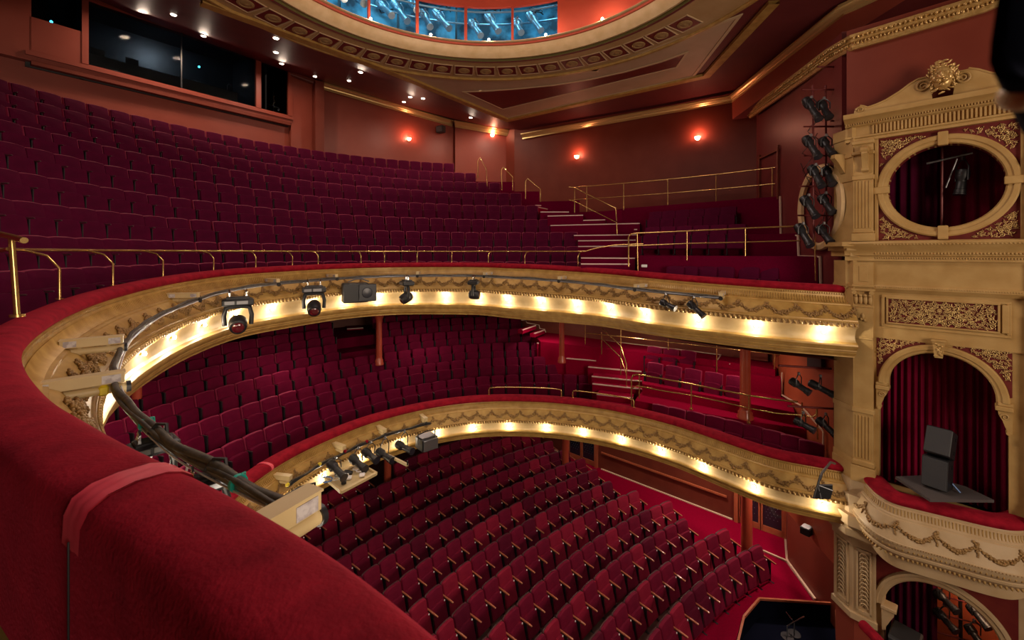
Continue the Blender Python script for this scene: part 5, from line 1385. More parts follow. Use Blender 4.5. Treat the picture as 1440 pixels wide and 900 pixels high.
# upper double rail along the side walkway and down the steps
r0 = lambda x, y, Y: P(x, y, Y)
z2, z1 = 2.64, 2.14
wl = lambda px, z: PZ(px, interp(px, [800, 1095], [264, 235]) if z == z2 else interp(px, [800, 1095], [281, 257]), z)
def wkp(px, z): Y = interp(px, [800, 1095], [17.4, 13.2]); q = P(px, 300, Y); q.z = CZ+z; return q
wposts = [[wkp(px, 1.62), wkp(px, z2)] for px in (808, 825, 877, 939, 1007, 1086)]
brass('walkway_handrail', 'double brass handrail along the upper side walkway below the wall sconces', [('top_bar', [[wkp(x, z2) for x in (804, 860, 939, 1007, 1095)]], .022), ('lower_bar', [[wkp(x, z1) for x in (804, 860, 939, 1007, 1095)]], .018), ('post', wposts, .018)])
brass('stair_handrail', 'sloping double brass handrail down the middle of the gallery steps', [('top_bar', [[P(800, 263, 17.3), P(808, 264, 17.1), P(866, 293, 15.6), P(867, 310, 15.6)]], .022), ('lower_bar', [[P(800, 281, 17.3), P(808, 283, 17.1), P(867, 313, 15.6)]], .018), ('post', [[P(867, 312, 15.6), P(869, 350, 15.6)]], .02)])
# three bent rails at the row ends by the nib wall
for i, (xs, lb_) in enumerate((((672, 222, 672, 250, 684, 238, 685, 262), 'topmost bent brass rail at the row ends under the nib wall'), ((705, 235, 706, 268, 721, 249, 721, 268), 'middle bent brass rail at the row ends under the nib wall'), ((739, 251, 739, 280, 760, 266, 760, 284), 'lowest bent brass rail at the row ends beside the corner steps'))):
    Y = 19.2-.7*i; brass('bent_handrail', lb_, [('bar', [[P(xs[2], xs[3], Y), P(xs[0], xs[1]+4, Y), P(xs[0]+3, xs[1], Y), P(xs[4], xs[5], Y-.4), P(xs[6], xs[7], Y-.4)]], .018)])
# double rail in front of the gallery side tier
def tr(px, py): return P(px, py, interp(px, [884, 1150], [12.25, 10.2]))
brass('tier_handrail', 'double brass handrail in front of the gallery side-tier seats', [('top_bar', [[tr(884, 375), tr(884, 333), tr(888, 329), tr(896, 328), tr(966, 325), tr(1048, 321), tr(1122, 318)]], .022), ('lower_bar', [[tr(884, 346), tr(966, 342.5), tr(1048, 340.5), tr(1125, 338.5)]], .018), ('post', [[tr(896, 329), tr(897, 382)], [tr(966, 325), tr(966, 366)], [tr(1048, 321), tr(1048, 360)], [tr(1146, 333), tr(1147, 395)]], .018)])
# small socket on the tier face
tag(MB().bbox(P(906, 374, 12.15), (.16, .03, .08), .01, rotz(-.4)).build('socket_plate', 'plate_white'), 'small white socket plate low on the carpeted tier face', 'socket')

# ================= circle level: steps, walkway, tiers
steps('circle_steps', 'carpeted circle steps with pale nosings, beside the columns on the lower balcony',
      [(755, 821, 482.5, 485.5, -3.68), (782, 835, 492, 494.7, -3.88), (796, 900, 504, 512, -4.05), (827, 902, 516, 522.7, -4.22), (832, 903, 529.3, 536.3, -4.40), (833, 903, 539.7, 547.3, -4.57), (839, 890, 554.3, 560.2, -4.75), (838, 887, 566.8, 573.5, -4.93)],
      'carpet_bright')
steps('rear_circle_steps', 'short flight of steps between seat blocks at the back of the circle', [(488, 511, 462.5, 461, -3.35), (490, 514, 471.5, 469.7, -3.55), (497, 525, 480.5, 478.5, -3.72)], 'carpet_bright', drop=.3)
wf = -3.5
F0, F1 = PZ(740, 462, wf), PZ(1012, 498, wf)
Fa, Fb = (F0.x-.5*(F1.x-F0.x)/5, F0.y-.5*(F1.y-F0.y)/5), (8.25, 13.6)
vw('wall_circle_side', [(-2.0, 20.5), (F0.x, F0.y), (F1.x, F1.y), (8.9, 13.7)], -5.6, -1.55, 'wall_brown')
platform('floor_walkway_circle', [PZ(760, 484, -3.66), PZ(905, 500, -3.66), PZ(1015, 512, -3.66), P(1090, 522, 12.9)], [V((F0.x, F0.y, 0)), V((F1.x, F1.y, 0)), V((8.0, 14.4, 0)), V((8.6, 13.6, 0))], -3.55, -5.6, 'carpet_bright')
# stepped skirting
def ZF(px, py): return PW(px, py, (F0.x, F0.y-.05), (F1.x, F1.y-.05))
zig('baseboard_left', [PZ(733, 450, -3.0), PZ(739, 450, -3.0), PZ(741, 454, -3.0), ZF(758, 457), ZF(759, 462), ZF(766, 463), ZF(768, 469), ZF(793, 472)], .02)
zig('trim_6', [ZF(796, 473), ZF(880, 482.5), ZF(960, 492), ZF(1014, 499), PZ(1009, 506, -3.55)], .02)
zig('trim_7', [PZ(1016, 506, -3.6), PZ(1030, 507.5, -3.6), PZ(1026, 512, -3.6)], .018)
# landing steps in the rear corner
steps('rear_corner_steps', 'few zigzag corner steps at the back of the circle by the rear wall', [(735, 754, 464, 457.5, -3.1), (752, 766, 469, 464, -3.3)], 'carpet_bright', depth_y=.1, drop=.16)
# tiers on the right of the circle
c1f = [P(905, 530, 14.6), P(1000, 540, 13.2), P(1118, 560, 11.7)]
platform('floor_tier_circle', [P(905, 505, 15.1), P(1000, 515, 13.9), P(1098, 520, 12.6)], [P(905, 505, 15.8), P(1015, 515, 14.5), P(1098, 520, 13.2)], -3.75, -5.6, 'carpet_bright')
platform('floor_middle_tier_circle', [P(903, 0, 13.9), P(1000, 0, 12.7), P(1118, 0, 11.4)], [P(905, 0, 15.3), P(1000, 0, 14.1), P(1110, 0, 12.7)], -4.28, -5.6, 'carpet_bright')
platform('floor_front_tier_circle', [PZ(893, 563, -4.62), PZ(972, 578, -4.62), PZ(1053, 592, -4.62), PZ(1152, 606, -4.62)], [P(903, 0, 14.2), P(1000, 0, 13.0), P(1118, 0, 11.6), P(1160, 0, 11.0)], -4.62, -5.7, 'carpet_bright')
E2a, E2b = (DC[0]-.25, DC[1]-.6), (EA[0]-.02, EA[1]+.0)
vw('wall_circle_return', [(8.9, 13.7), (8.25, 13.5), (EA[0]+.05, EA[1]+.05)], -5.7, -1.5, 'wall_rust')
ER0, ER1 = (8.17, 13.45), (EA[0]-.02, EA[1])
zig('baseboard_front', [PW(x, y, ER0, ER1) for x, y in ((1100, 524), (1099, 555), (1126, 570), (1158, 607), (1157, 645))], .022)
mb = MB(); a = PW(1140, 492, ER0, ER1); b = PW(1160, 494, ER0, ER1); mb.prism([a, b, b-V((0, 0, .42)), a-V((0, 0, .42))], V((-.12, -.04, 0))); tag(mb.build('wall_vent', 'black_plastic'), 'dark vent box on the rust wall just under the upper balcony', 'vent')
vw('door_2', [(PZ(1072, 515, -3.55).x, 14.0), (PZ(1090, 515, -3.55).x, 13.7)], -3.5, -1.8, 'wall_dark_red', .05)
cp = ('back_shell', 'backrest', 'seat_cushion', 'standard', 'armrest')
line_seats('circle', P(917, 0, 14.95), P(965, 0, 14.35), -4.26, 3, fc, 'one of three crimson seats in the rear circle side tier, %s from the steps', 'circle side seats', cp)
line_seats('circle', P(918, 0, 14.05), P(1032, 0, 12.55), -4.60, 5, fc, 'crimson circle side-tier seat on iron legs, %s from the steps, behind the rail', 'circle side seats', cp)
for k, x in enumerate((925, 948, 975, 1003, 1030, 1058, 1086, 1113, 1140)):
    p = P(x, 0, interp(x, [925, 1140], [12.55, 10.1])); p.z = CZ-5.47; put_seat('circle', p, fc, 'low crimson seat tucked behind the circle rail pad, %s from the steps' % ordinal(k+1), 'circle front side seats', cp)
    if 0 < 0: pass
for k, x in enumerate((965, 998)):
    p = P(x, 0, interp(x, [925, 1140], [12.4, 9.95])); e = empty('folded_down_cushion', V((p.x, p.y, CZ-5.05)), 'bright red folded-down cushion behind the circle rail, %s from the steps' % ordinal(k+1), 'cushion', None, rotz(math.atan2(fc.y, fc.x)+PI/2))
    MB().bbox((0, -.05, .05), (.46, .42, .09), .03).build('cushion_pad', 'velvet_rail', e, world=False)
def cr(px, py): return P(px, py, interp(px, [888, 1150], [13.2, 10.3]))
brass('circle_tier_handrail', 'curved double brass handrail in front of the circle side-tier seats', [('top_bar', [[cr(888, 577), cr(888, 533), cr(890, 528), cr(896, 526.5), cr(928, 532), cr(972, 540), cr(1010, 548), cr(1053, 556), cr(1090, 562), cr(1122, 565)]], .022), ('lower_bar', [[cr(889, 546), cr(896, 542.5), cr(928, 549), cr(972, 556), cr(1010, 564), cr(1053, 574), cr(1090, 581), cr(1143, 586), cr(1148, 583), cr(1149, 574)]], .018), ('post', [[cr(899, 527), cr(899, 560)], [cr(972, 540), cr(972, 575)], [cr(1053, 556), cr(1053, 594)], [cr(1128, 566), cr(1128, 586)], [cr(1149, 572), cr(1150, 618)]], .018), ('post_foot', [[cr(972, 574), cr(972, 576)], [cr(1053, 593), cr(1053, 595)]], .05)])
def cw(px, py): return P(px, py, interp(px, [820, 1095], [15.6, 12.9]))
brass('circle_walkway_handrail', 'double brass handrail along the circle side walkway under the upper balcony', [('top_bar', [[cw(822, 452), cw(873, 456), cw(960, 463)]], .02), ('lower_bar', [[cw(824, 468.5), cw(870, 473), cw(940, 481), cw(1020, 490), cw(1098, 499)]], .02), ('post', [[cw(823, 452), cw(823, 484)], [cw(873, 458), cw(873, 490)], [cw(940, 464), cw(940, 492)], [cw(1008, 475), cw(1008, 525)], [cw(1090, 488), cw(1089, 520)]], .018)])
brass('circle_stair_handrail', 'steep double brass handrail down the circle steps', [('top_bar', [[P(847, 462, 15.8), P(873, 487, 14.9), P(881, 512, 14.5), P(881, 523, 14.4)]], .02), ('lower_bar', [[P(846, 476, 15.8), P(873, 503, 14.9), P(881, 527, 14.5)]], .017), ('post', [[P(846, 467, 15.8), P(846, 498, 15.8)], [P(873, 490, 14.9), P(873, 527, 14.9)], [P(881, 512, 14.5), P(881, 552, 14.5)]], .016)])
def padrail(px0, px1, lbl, y0, y1):
    d0, d1 = LO.find_px(px0), LO.find_px(px1); n = 9; pts = []
    for k in range(n+1):
        d = d0+(d1-d0)*k/n; p, t, nn = LO.at(d); pts.append(p-nn*.22+V((0, 0, .38)))
    a = LO.pt(d0, -.22, .15); b = LO.pt(d1, -.22, .15); t0 = (pts[1]-pts[0]).normalized()
    pts = [a, a+V((0, 0, .17)), pts[0].lerp(pts[1], .12)+V((0, 0, -.015)), ]+pts[1:-1]+[pts[-1].lerp(pts[-2], .12)+V((0, 0, -.015)), b+V((0, 0, .17)), b]
    brass('pad_rail', lbl, [('bar', [pts], .02), ('post_foot', [[a-V((0, 0, .01)), a+V((0, 0, .01))], [b-V((0, 0, .01)), b+V((0, 0, .01))]], .045)])
padrail(688, 789, 'low hoop-ended brass rail on the circle pad in front of the centre seats', 0, 0)
padrail(803, 888, 'low hoop-ended brass rail on the circle pad in front of the steps', 0, 0)

# ================= columns
def column(px, py_top, py_bot, Y, z_bot, z_top, label, r=.11):
    p = P(px, 0, Y); e = empty('iron_column', V((p.x, p.y, CZ+z_bot)), label, 'column')
    b = V((p.x, p.y, CZ+z_bot)); h = z_top-z_bot
    MB().lathe(b, [(r, .25), (r*.92, h-.25)], 24).build('shaft', 'column_rust', e, angle=60)
    MB().lathe(b, [(r*1.5, 0), (r*1.5, .06), (r*1.3, .10), (r*1.35, .16), (r*1.1, .2), (r*1.02, .26)], 24).build('base', 'column_rust', e, angle=60)
    MB().lathe(b, [(r*.94, h-.27), (r*1.1, h-.22), (r*1.05, h-.16), (r*1.5, h-.06), (r*1.6, h)], 24).build('capital', 'column_rust', e, angle=60)
column(1048, 0, 0, 11.9, -4.62, -2.3, 'rust-red iron column standing on the circle side tier by the brass rail', .14)
column(790, 0, 0, 15.9, -4.1, -2.3, 'slim rust-red iron column beside the circle steps', .10)
column(533, 0, 0, 15.6, -4.1, -2.3, 'slim rust-red iron column in the middle of the circle seating', .11)
column(192, 0, 0, 10.6, -4.9, -2.3, 'rust-red iron column half hidden at the near side of the circle seating', .11)
column(1050, 0, 0, 13.1, -9.5, -5.8, 'tall rust-red iron column beside the stalls aisle and doors', .16)
column(795, 0, 0, 17.6, -9.5, -5.8, 'rust-red iron column near the rear stalls door', .14)
column(545, 0, 0, 16.5, -9.5, -5.8, 'rust-red iron column half hidden in the rear stalls rows', .14)

# ================= slabs under the levels
def slab(cv, z0, z1, cx, cy, R_, name, zoff):
    inner = [p-n*.15 for p, n in zip(cv.p[::4], cv.n[::4])]; outer_ = []
    for p in inner:
        d = V((p.x-cx, p.y-cy, 0)); d.normalize(); outer_.append(V((cx+d.x*R_, cy+d.y*R_, 0)))
    A_ = [V((p.x, p.y, p.z+zoff)) for p in inner]; B_ = [V((q.x, q.y, p.z+zoff)) for p, q in zip(inner, outer_)]
    mb = MB().loft([A_, B_, [v+V((0, 0, .1)) for v in B_], [v+V((0, 0, .1)) for v in A_]]); return struct(mb, name, 'wall_brown')
slab(UP, 0, 0, 0.3, 7.6, 15.6, 'ceiling_under_gallery', -1.50)
slab(LO, 0, 0, 0.9, 7.6, 15.0, 'ceiling_under_circle', -1.0)
mb = MB(); mb.box((-1, 10, -.05), (40, 44, .1)); struct(mb, 'floor', 'floor_stalls')
# rear and near enclosing walls
def ringwall(name, R_, a0, a1, z0, z1, m, cx=.3, cy=7.6):
    mb = MB(); A_ = [math.radians(a0+(a1-a0)*k/40) for k in range(41)]
    mb.loft([[V((cx+r*math.cos(a), cy+r*math.sin(a), CZ+z)) for r, z in ((R_, z0), (R_, z1), (R_+.15, z1), (R_+.15, z0))] for a in A_], closed_ring=True, cap=True); return struct(mb, name, m)
ringwall('wall_circle_rear', 14.4, 96, 250, -9.6, -1.5, 'wall_brown')
ringwall('wall_near', 16.5, 158, 300, -9.6, 8.6, 'wall_dark_red')

# ================= stalls: carpet aisle, side wall with dado, doors, platform
zf = -9.49
ais = [PZ(880, 660, zf), PZ(1030, 731, zf), PZ(1107, 752, zf), PZ(1107, 789, zf), PZ(1145, 842, zf), PZ(1120, 905, zf), PZ(1000, 960, zf), PZ(1060, 830, zf), PZ(960, 745, zf), PZ(880, 690, zf), PZ(840, 655, zf), PZ(790, 628, zf), PZ(745, 605, zf), PZ(760, 590, zf)]
mb = MB(); cc_ = PZ(1000, 760, zf)
sd = [PZ(745, 600, zf), PZ(862, 664, zf), PZ(950, 700, zf), PZ(1030, 731, zf), PZ(1107, 757, zf), PZ(1108, 790, zf), PZ(1146, 843, zf), PZ(1180, 900, zf), PZ(1190, 960, zf)]
sa = [PZ(700, 620, zf), PZ(815, 690, zf), PZ(880, 740, zf), PZ(930, 790, zf), PZ(960, 830, zf), PZ(975, 860, zf), PZ(960, 900, zf), PZ(950, 940, zf), PZ(900, 1000, zf)]
mb.loft([sd, sa, [p-V((0, 0, .02)) for p in sa], [p-V((0, 0, .02)) for p in sd]]); struct(mb, 'floor_carpet_aisle', 'carpet_bright')
# side wall of the stalls
S0, S1, S2 = PZ(740, 618, zf), PZ(1030, 730, zf), PZ(1107, 758, zf); S3 = PZ(1108, 789, zf); S4 = PZ(1146, 843, zf); S5 = PZ(1188, 905, zf)
vw('wall_stalls_side', [(S0.x-2, S0.y+2), (S0.x, S0.y), (S1.x, S1.y), (S2.x, S2.y)], -9.6, -5.6, 'wall_brown')
vw('wall_stalls_return', [(S2.x+.02, S2.y+.1), (S3.x, S3.y), (S4.x, S4.y), (S5.x, S5.y), (7.4, 9.3)], -9.6, -5.6, 'wall_dark_red')
def SWp(px, py): return PW(px, py, (S0.x-.0, S0.y-.03), (S1.x-.0, S1.y-.03))
mb = MB(); mb.loft([[SWp(x, y)+V((0, 0, .03)), SWp(x, y)-V((0, 0, .03)), SWp(x, y)-V((.04, .05, .03)), SWp(x, y)+V((-.04, -.05, .03))] for x, y in ((846, 636), (900, 655), (960, 676), (1022, 698))], closed_ring=True, cap=True); struct(mb, 'trim_8', 'wood_red')
mb = MB(); mb.loft([[SWp(x, y)+V((0, 0, .05)), SWp(x, y)-V((0, 0, .05)), SWp(x, y)-V((.04, .05, .05)), SWp(x, y)+V((-.04, -.05, .05))] for x, y in ((846, 660), (1030, 731))], closed_ring=True, cap=True); struct(mb, 'trim_9', 'skirting')
mb = MB()
pl = [PW(1107, 789, (S3.x-.05, S3.y-.02), (S4.x-.05, S4.y-.02)), PW(1146, 843, (S3.x-.05, S3.y-.02), (S4.x-.05, S4.y-.02))]
mb.tube(pl, .045, 4); mb.tube([V((S2.x-.06, S2.y, CZ-9.47)), pl[0]], .045, 4); mb.tube([PZ(1032, 790, -9.45), PZ(1057, 781, -9.45), PZ(1072, 774, -9.45), PZ(1107, 789, -9.45)], .035, 4); struct(mb, 'trim_10', 'skirting')
zig('trim_11', [PZ(746, 618, -9.3), PZ(766, 626, -9.3), PZ(757, 632, -9.45)], .03); zig('trim_12', [PZ(763, 628, -9.4), PZ(780, 633, -9.4), PZ(772, 645, -9.47)], .03); zig('trim_13', [PZ(781, 633, -9.45), PZ(791, 640, -9.45)], .03)
# doors with dark studded glazing
def door(name, a, b, ztop, zbot, leaves=2):
    """a, b plan points of the opening"""
    d = (b-a); L_ = d.length; d.normalize(); n = V((-d.y, d.x, 0)); n = n if n.dot(a) < 0 else -n
    R = M((d, -n, V((0, 0, 1)))).transposed(); mb = MB()
    mb.box((a-d*.06)+n*.06+V((0, 0, (ztop+zbot)/2)), (.12, .14, ztop-zbot), R); mb.box((b+d*.06)+n*.06+V((0, 0, (ztop+zbot)/2)), (.12, .14, ztop-zbot), R); mb.box((a+b)/2+n*.06+V((0, 0, ztop)), (L_+.24, .14, .12), R)
    fr_ = struct(mb, name, 'wood_red')
    for k in range(leaves):
        c = a+d*(L_*(k+.5)/leaves); w_ = L_/leaves-.02
        mb = MB(); mb.box(c+n*.03+V((0, 0, zbot+.12)), (w_, .05, .20), R); mb.box(c+n*.03+V((0, 0, ztop-.10)), (w_, .05, .12), R); 
        for sx in (-1, 1): mb.box(c+d*sx*(w_/2-.03)+n*.03+V((0, 0, (ztop+zbot)/2)), (.055, .05, ztop-zbot-.1), R)
        lf = mb.build('door_leaf', 'wood_red', fr_)
        mb = MB(); mb.box(c+n*.02+V((0, 0, (ztop+zbot)/2+.02)), (w_-.1, .02, ztop-zbot-.3), R); mb.build('glazing', 'door_glass', lf)
        mb = MB(); z = zbot+.5; r_ = 0
        while z < ztop-.25:
            x = -w_/2+.16+(.05 if r_ % 2 else 0)
            while x < w_/2-.14: mb.blob(c+d*x+n*.034+V((0, 0, z)), .012, .006, .012, R, 4, 3); x += .11
            z += .1; r_ += 1
        mb.build('studs', 'grey_metal', lf)
        mb = MB(); mb.tube([c+d*(w_/2-.08)*(1 if k == 0 else -1)+n*.10+V((0, 0, zbot+.95)), c+d*(w_/2-.08)*(1 if k == 0 else -1)+n*.10+V((0, 0, zbot+1.25))], .015, 8); mb.build('pull_handle', 'brass', lf)
da = V((S1.x, S1.y, 0)); db = V((S2.x, S2.y, 0)); a = da.lerp(db, .12); b = da.lerp(db, .95)
door('door_3', a, b, CZ-7.35, CZ-9.5)
u_ = (V((S1.x, S1.y, 0))-V((S0.x, S0.y, 0))); t0 = PW(800, 640, (S0.x, S0.y), (S1.x, S1.y)); t1 = PW(838, 650, (S0.x, S0.y), (S1.x, S1.y))
door('door_4', V((t0.x, t0.y, 0)), V((t1.x, t1.y, 0)), CZ-7.6, CZ-9.5)
# sloping rust soffit of a stair on the return wall, and a small speaker
RW0, RW1 = (S4.x-.05, S4.y-.02), (S5.x-.05, S5.y-.02)
def RWp(px, py): return PW(px, py, (S3.x-.06, S3.y-.03), (7.36, 9.32))
mb = MB(); mb.prism([RWp(1104, 712), RWp(1182, 722), RWp(1183, 798)], V((-.10, -.02, 0))); struct(mb, 'wall_stair_soffit', 'wall_rust')
q = RWp(1144, 742)+V((-.25, -.1, 0)); tag(MB().bbox(q, (.26, .22, .2), .02, rotz(.6)).build('small_speaker', 'black_plastic'), 'small black speaker under the circle end beside the panelled pier', 'loudspeaker')
# orchestra platform: black top with timber rim
pa = [PZ(1068, 842, -9.0), PZ(1176, 849, -9.0), PZ(1178, 935, -9.0), PZ(1030, 935, -9.0), PZ(1046, 868, -9.0)]
e = empty('black_rostrum', pa[0], 'black-walled pit enclosure with timber top rim, below the panelled pier', 'enclosure')
mb = MB()
ins = 0
for a, b in zip(pa, pa[1:]+pa[:1]):
    mb.loft([[a, b], [a-V((0, 0, .5)), b-V((0, 0, .5))]])
    d = (b-a).normalized(); n = V((-d.y, d.x, 0))*.04; mb.loft([[a+n, b+n], [a+n-V((0, 0, .5)), b+n-V((0, 0, .5))]])
mb.build('panels', 'navy', e)
mb = MB()
for k_, (a, b) in enumerate(list(zip(pa, pa[1:]+pa[:1]))): mb.tube([a, b], .035, 4)
mb.build('rim', 'wood_red', e)
mb = MB(); mb.prism([p-V((0, 0, .5)) for p in pa], (0, 0, .02)); mb.build('base', 'navy', e)
for (x, y, l, a_) in ((1107, 880, .5, .4), (1117, 876, .42, 1.9)):
    p = PZ(x, y, -9.2); e = empty('microphone_stand', V((p.x, p.y, CZ-9.48)), 'small chrome stand inside the black pit enclosure' if a_ < 1 else 'second chrome stand inside the black pit enclosure, leaning the other way', 'stand')
    MB().tube([V((p.x, p.y, CZ-9.46)), p], .012, 8).build('pole', 'grey_metal', e); MB().tube([p, p+V((math.cos(a_)*l, math.sin(a_)*l*.3, .18))], .014, 8).build('boom', 'chrome', e)
    MB().cyl(V((p.x, p.y, CZ-9.48)), V((p.x, p.y, CZ-9.46)), .14, 16).build('base', 'black_metal', e)
# ================================================================ STAGE LIGHTING AND FITTINGS
def profile_spot(a, b, r, label, group=None, up=V((0, 0, 1)), metal='black_metal', lens='lens', hang=.30, bar=None, name='profile_spotlight'):
    """profile spotlight with its rear at a and its lens at b"""
    d = (b-a); L_ = d.length; d.normalize(); c = a.lerp(b, .45); e = empty(name, c, label, 'spotlight', group)
    side = d.cross(up).normalized()
    prof = [(r*.55, 0), (r*.95, L_*.04), (r*1.0, L_*.10), (r*1.0, L_*.34), (r*.72, L_*.42), (r*.70, L_*.52)]
    mb = MB().lathe(a, prof, 16, d)
    for k in range(4): mb.lathe(a+d*L_*(.12+.055*k), [(r*1.06, 0), (r*1.06, L_*.02)], 16, d)
    mb.build('lamp_housing', metal, e)
    mb = MB().lathe(a+d*L_*.50, [(r*.70, 0), (r*.74, L_*.02), (r*.74, L_*.28), (r*.86, L_*.30), (r*.86, L_*.44), (r*.95, L_*.46), (r*.95, L_*.50)], 16, d); mb.build('lens_barrel', metal, e)
    MB().lathe(a+d*(L_*.995), [(r*.80, 0), (r*.80, .004)], 16, d).build('front_lens', lens, e)
    top = c+V((0, 0, hang)) if bar is None else bar
    mb = MB(); mb.tube([c+side*r*1.25, c+side*r*1.3+(top-c)*.55, c+side*r*.5+(top-c)*.82, c-side*r*.5+(top-c)*.82, c-side*r*1.3+(top-c)*.55, c-side*r*1.25], r*.13, 6); mb.build('yoke', metal, e)
    mb = MB(); mb.bbox(c+(top-c)*.92, (r*.5, r*.5, r*.7), r*.08); mb.tube([c+(top-c)*.8, top], r*.12, 6); mb.build('hook_clamp', 'grey_metal', e)
    for s_ in (-1, 1):
        pass
    return e
def sp_px(x0, y0, x1, y1, Y0, Y1, r, label, group=None, **k): return profile_spot(P(x0, y0, Y0), P(x1, y1, Y1), r, label, group, **k)

# ---- spotlight ladder beside the pier
Yl = 9.75
lad = empty('lighting_ladder', P(1175, 350, Yl), 'tall dark red pipe ladder carrying ten black spotlights beside the gilded pier', 'lighting ladder')
MB().tube([P(1174, 60, Yl), P(1175, 400, Yl)], .035, 10).build('main_pipe', 'truss_red', lad)
for x, y0, y1 in ((1143, 120, 345), (1161, 120, 345)): MB().tube([P(x, y0, Yl), P(x+1, y1, Yl)], .022, 8).build('upright', 'truss_red', lad)
for x0, x1, y in ((1128, 1176, 126), (1130, 1176, 178), (1130, 1176, 219), (1123, 1172, 262), (1122, 1172, 303), (1168, 1195, 170), (1150, 1190, 94)): MB().tube([P(x0, y, Yl-.03), P(x1, y, Yl-.03)], .02, 8).build('cross_bar', 'truss_red', lad)
rows_ = ['topmost', 'second', 'middle', 'fourth', 'lowest']
lst = [(1130, 138, 1152, 168), (1151, 143, 1166, 165), (1130, 192, 1151, 221), (1153, 195, 1171, 217), (1138, 233, 1156, 262), (1158, 236, 1171, 259), (1127, 276, 1148, 305), (1152, 275, 1171, 299), (1119, 315, 1140, 346), (1149, 318, 1168, 341)]
for i, (a0, b0_, a1, b1) in enumerate(lst):
    sp_px(a0+2, b0_+1, a1, b1, Yl-.05, Yl-.42, .095, 'black profile spotlight on the pipe ladder, %s pair, the one %s the gilded pier' % (rows_[i//2], 'farther from' if i % 2 == 0 else 'nearer'), 'ladder spotlights', hang=.26)
rnd = random.Random(9); mb = MB()
for k in range(14):
    x = rnd.uniform(1140, 1172); y = rnd.uniform(120, 330); q = P(x, y, Yl+.05)
    mb.tube([q, q+V((rnd.uniform(-.2, .2), 0, -.25)), q+V((rnd.uniform(-.25, .25), .03, -.1)), q+V((rnd.uniform(-.3, .3), 0, .2))], .008, 5)
mb.build('cable', 'black_plastic', lad)
for x, y in ((1163, 288), (1181, 308), (1160, 333), (1188, 334), (1166, 240), (1170, 236)): MB().bbox(P(x, y, Yl-.02), (.05, .05, .05), .01).build('connector', 'tape_yellow', lad)
# oval frame of the blocked side window behind the ladder
def EP(px, py): return PW(px, py, (DC[0]-.08, DC[1]-.08), (EA[0]-.08, EA[1]-.04))
cE = EP(1156, 292); aE = EP(1126, 292); dE = (V((EA[0], EA[1], 0))-V((DC[0], DC[1], 0))).normalized(); nE = V((-dE.y, dE.x, 0)); nE = nE if nE.dot(cE) < 0 else -nE
w_ = (EP(1186, 292)-aE).length/2; cE = aE.lerp(EP(1186, 292), .5); h_ = .98
mb = MB(); mb.loft([[cE+dE*(w_*k)*math.cos(a)+V((0, 0, h_*k2*math.sin(a)))+nE*n for k, k2, n in ((1.06, 1.05, 0), (1.04, 1.03, .06), (.93, .93, .09), (.86, .87, .05), (.86, .87, -.02))] for a in [2*PI*k/48 for k in range(49)]])
tag(mb.build('oval_frame', 'gold_light'), 'pale gilt oval frame on the maroon return wall behind the spotlight ladder', 'oval frame')

# ---- spots on two short bars under the gallery end
for bx_, by0, by1, lb, Yb in ((1095, 514, 519, 'upper', 9.9), (1108, 571, 575, 'lower', 9.75)):
    e = empty('lighting_bar', P(1174, by1, Yb), '%s dark red bar holding two spotlights against the rust wall beside the pier' % lb, 'lighting bar')
    MB().tube([P(bx_, by0, Yb), P(1174, by1, Yb)], .024, 10).build('bar', 'truss_red', e); MB().tube([P(1174, by1-14, Yb), P(1174.5, by1+58, Yb)], .028, 10).build('upright', 'truss_red', e)
for a, lb in (((1111, 534, 1139, 553), 'upper bar, farther from the pier'), ((1137, 537, 1175, 557), 'upper bar, nearer the pier'), ((1117, 590, 1146, 606), 'lower bar, farther from the pier'), ((1149, 588, 1177, 614), 'lower bar, nearer the pier')):
    sp_px(*a, 9.85, 9.5, .09, 'black profile spotlight under the gallery end, on the '+lb, 'bar spotlights', metal='black_metal')
e = empty('socket_strip', P(1182, 545, 9.6), 'narrow white strip with yellow plugs fixed beside the gilded pier', 'socket strip')
MB().box(P(1182, 524, 9.6), (.05, .04, .62)).build('strip', 'plate_white', e)
for y, m_ in ((505, 'black_plastic'), (513, 'black_plastic'), (523, 'tape_yellow'), (531, 'tape_yellow'), (544, 'armrest_wood')): MB().blob(P(1178, y, 9.5), .04, .04, .04, None, 10, 6).build('plug', m_, e)
# small floodlight with folding barn doors on an arm at the circle rail
e = empty('rail_floodlight', P(1172, 655, 8.9), 'folded black fan-shaped lamp on an angled chrome arm at the circle rail end', 'lamp')
MB().tube([P(1174, 652, 9.0), P(1168, 650, 8.8), P(1156, 665, 8.6), P(1153, 675, 8.5)], .022, 8).build('arm', 'grey_metal', e); MB().tube([P(1154, 668, 8.5), P(1150, 682, 8.45), P(1144, 701, 8.4)], .02, 8).build('stem', 'black_metal', e)
ap = P(1150, 682, 8.45); fan = [P(1171, 682, 8.35), P(1171, 690, 8.35), P(1168, 702, 8.4), P(1155, 702, 8.4), P(1144, 701, 8.4)]
mb = MB(); mb.prism([ap]+fan, V((0, .03, 0))); mb.build('leaf_shutter', 'black_plastic', e); mb = MB()
for f_ in fan: mb.tube([ap, f_], .012, 5)
mb.build('rib', 'grey_metal', e)

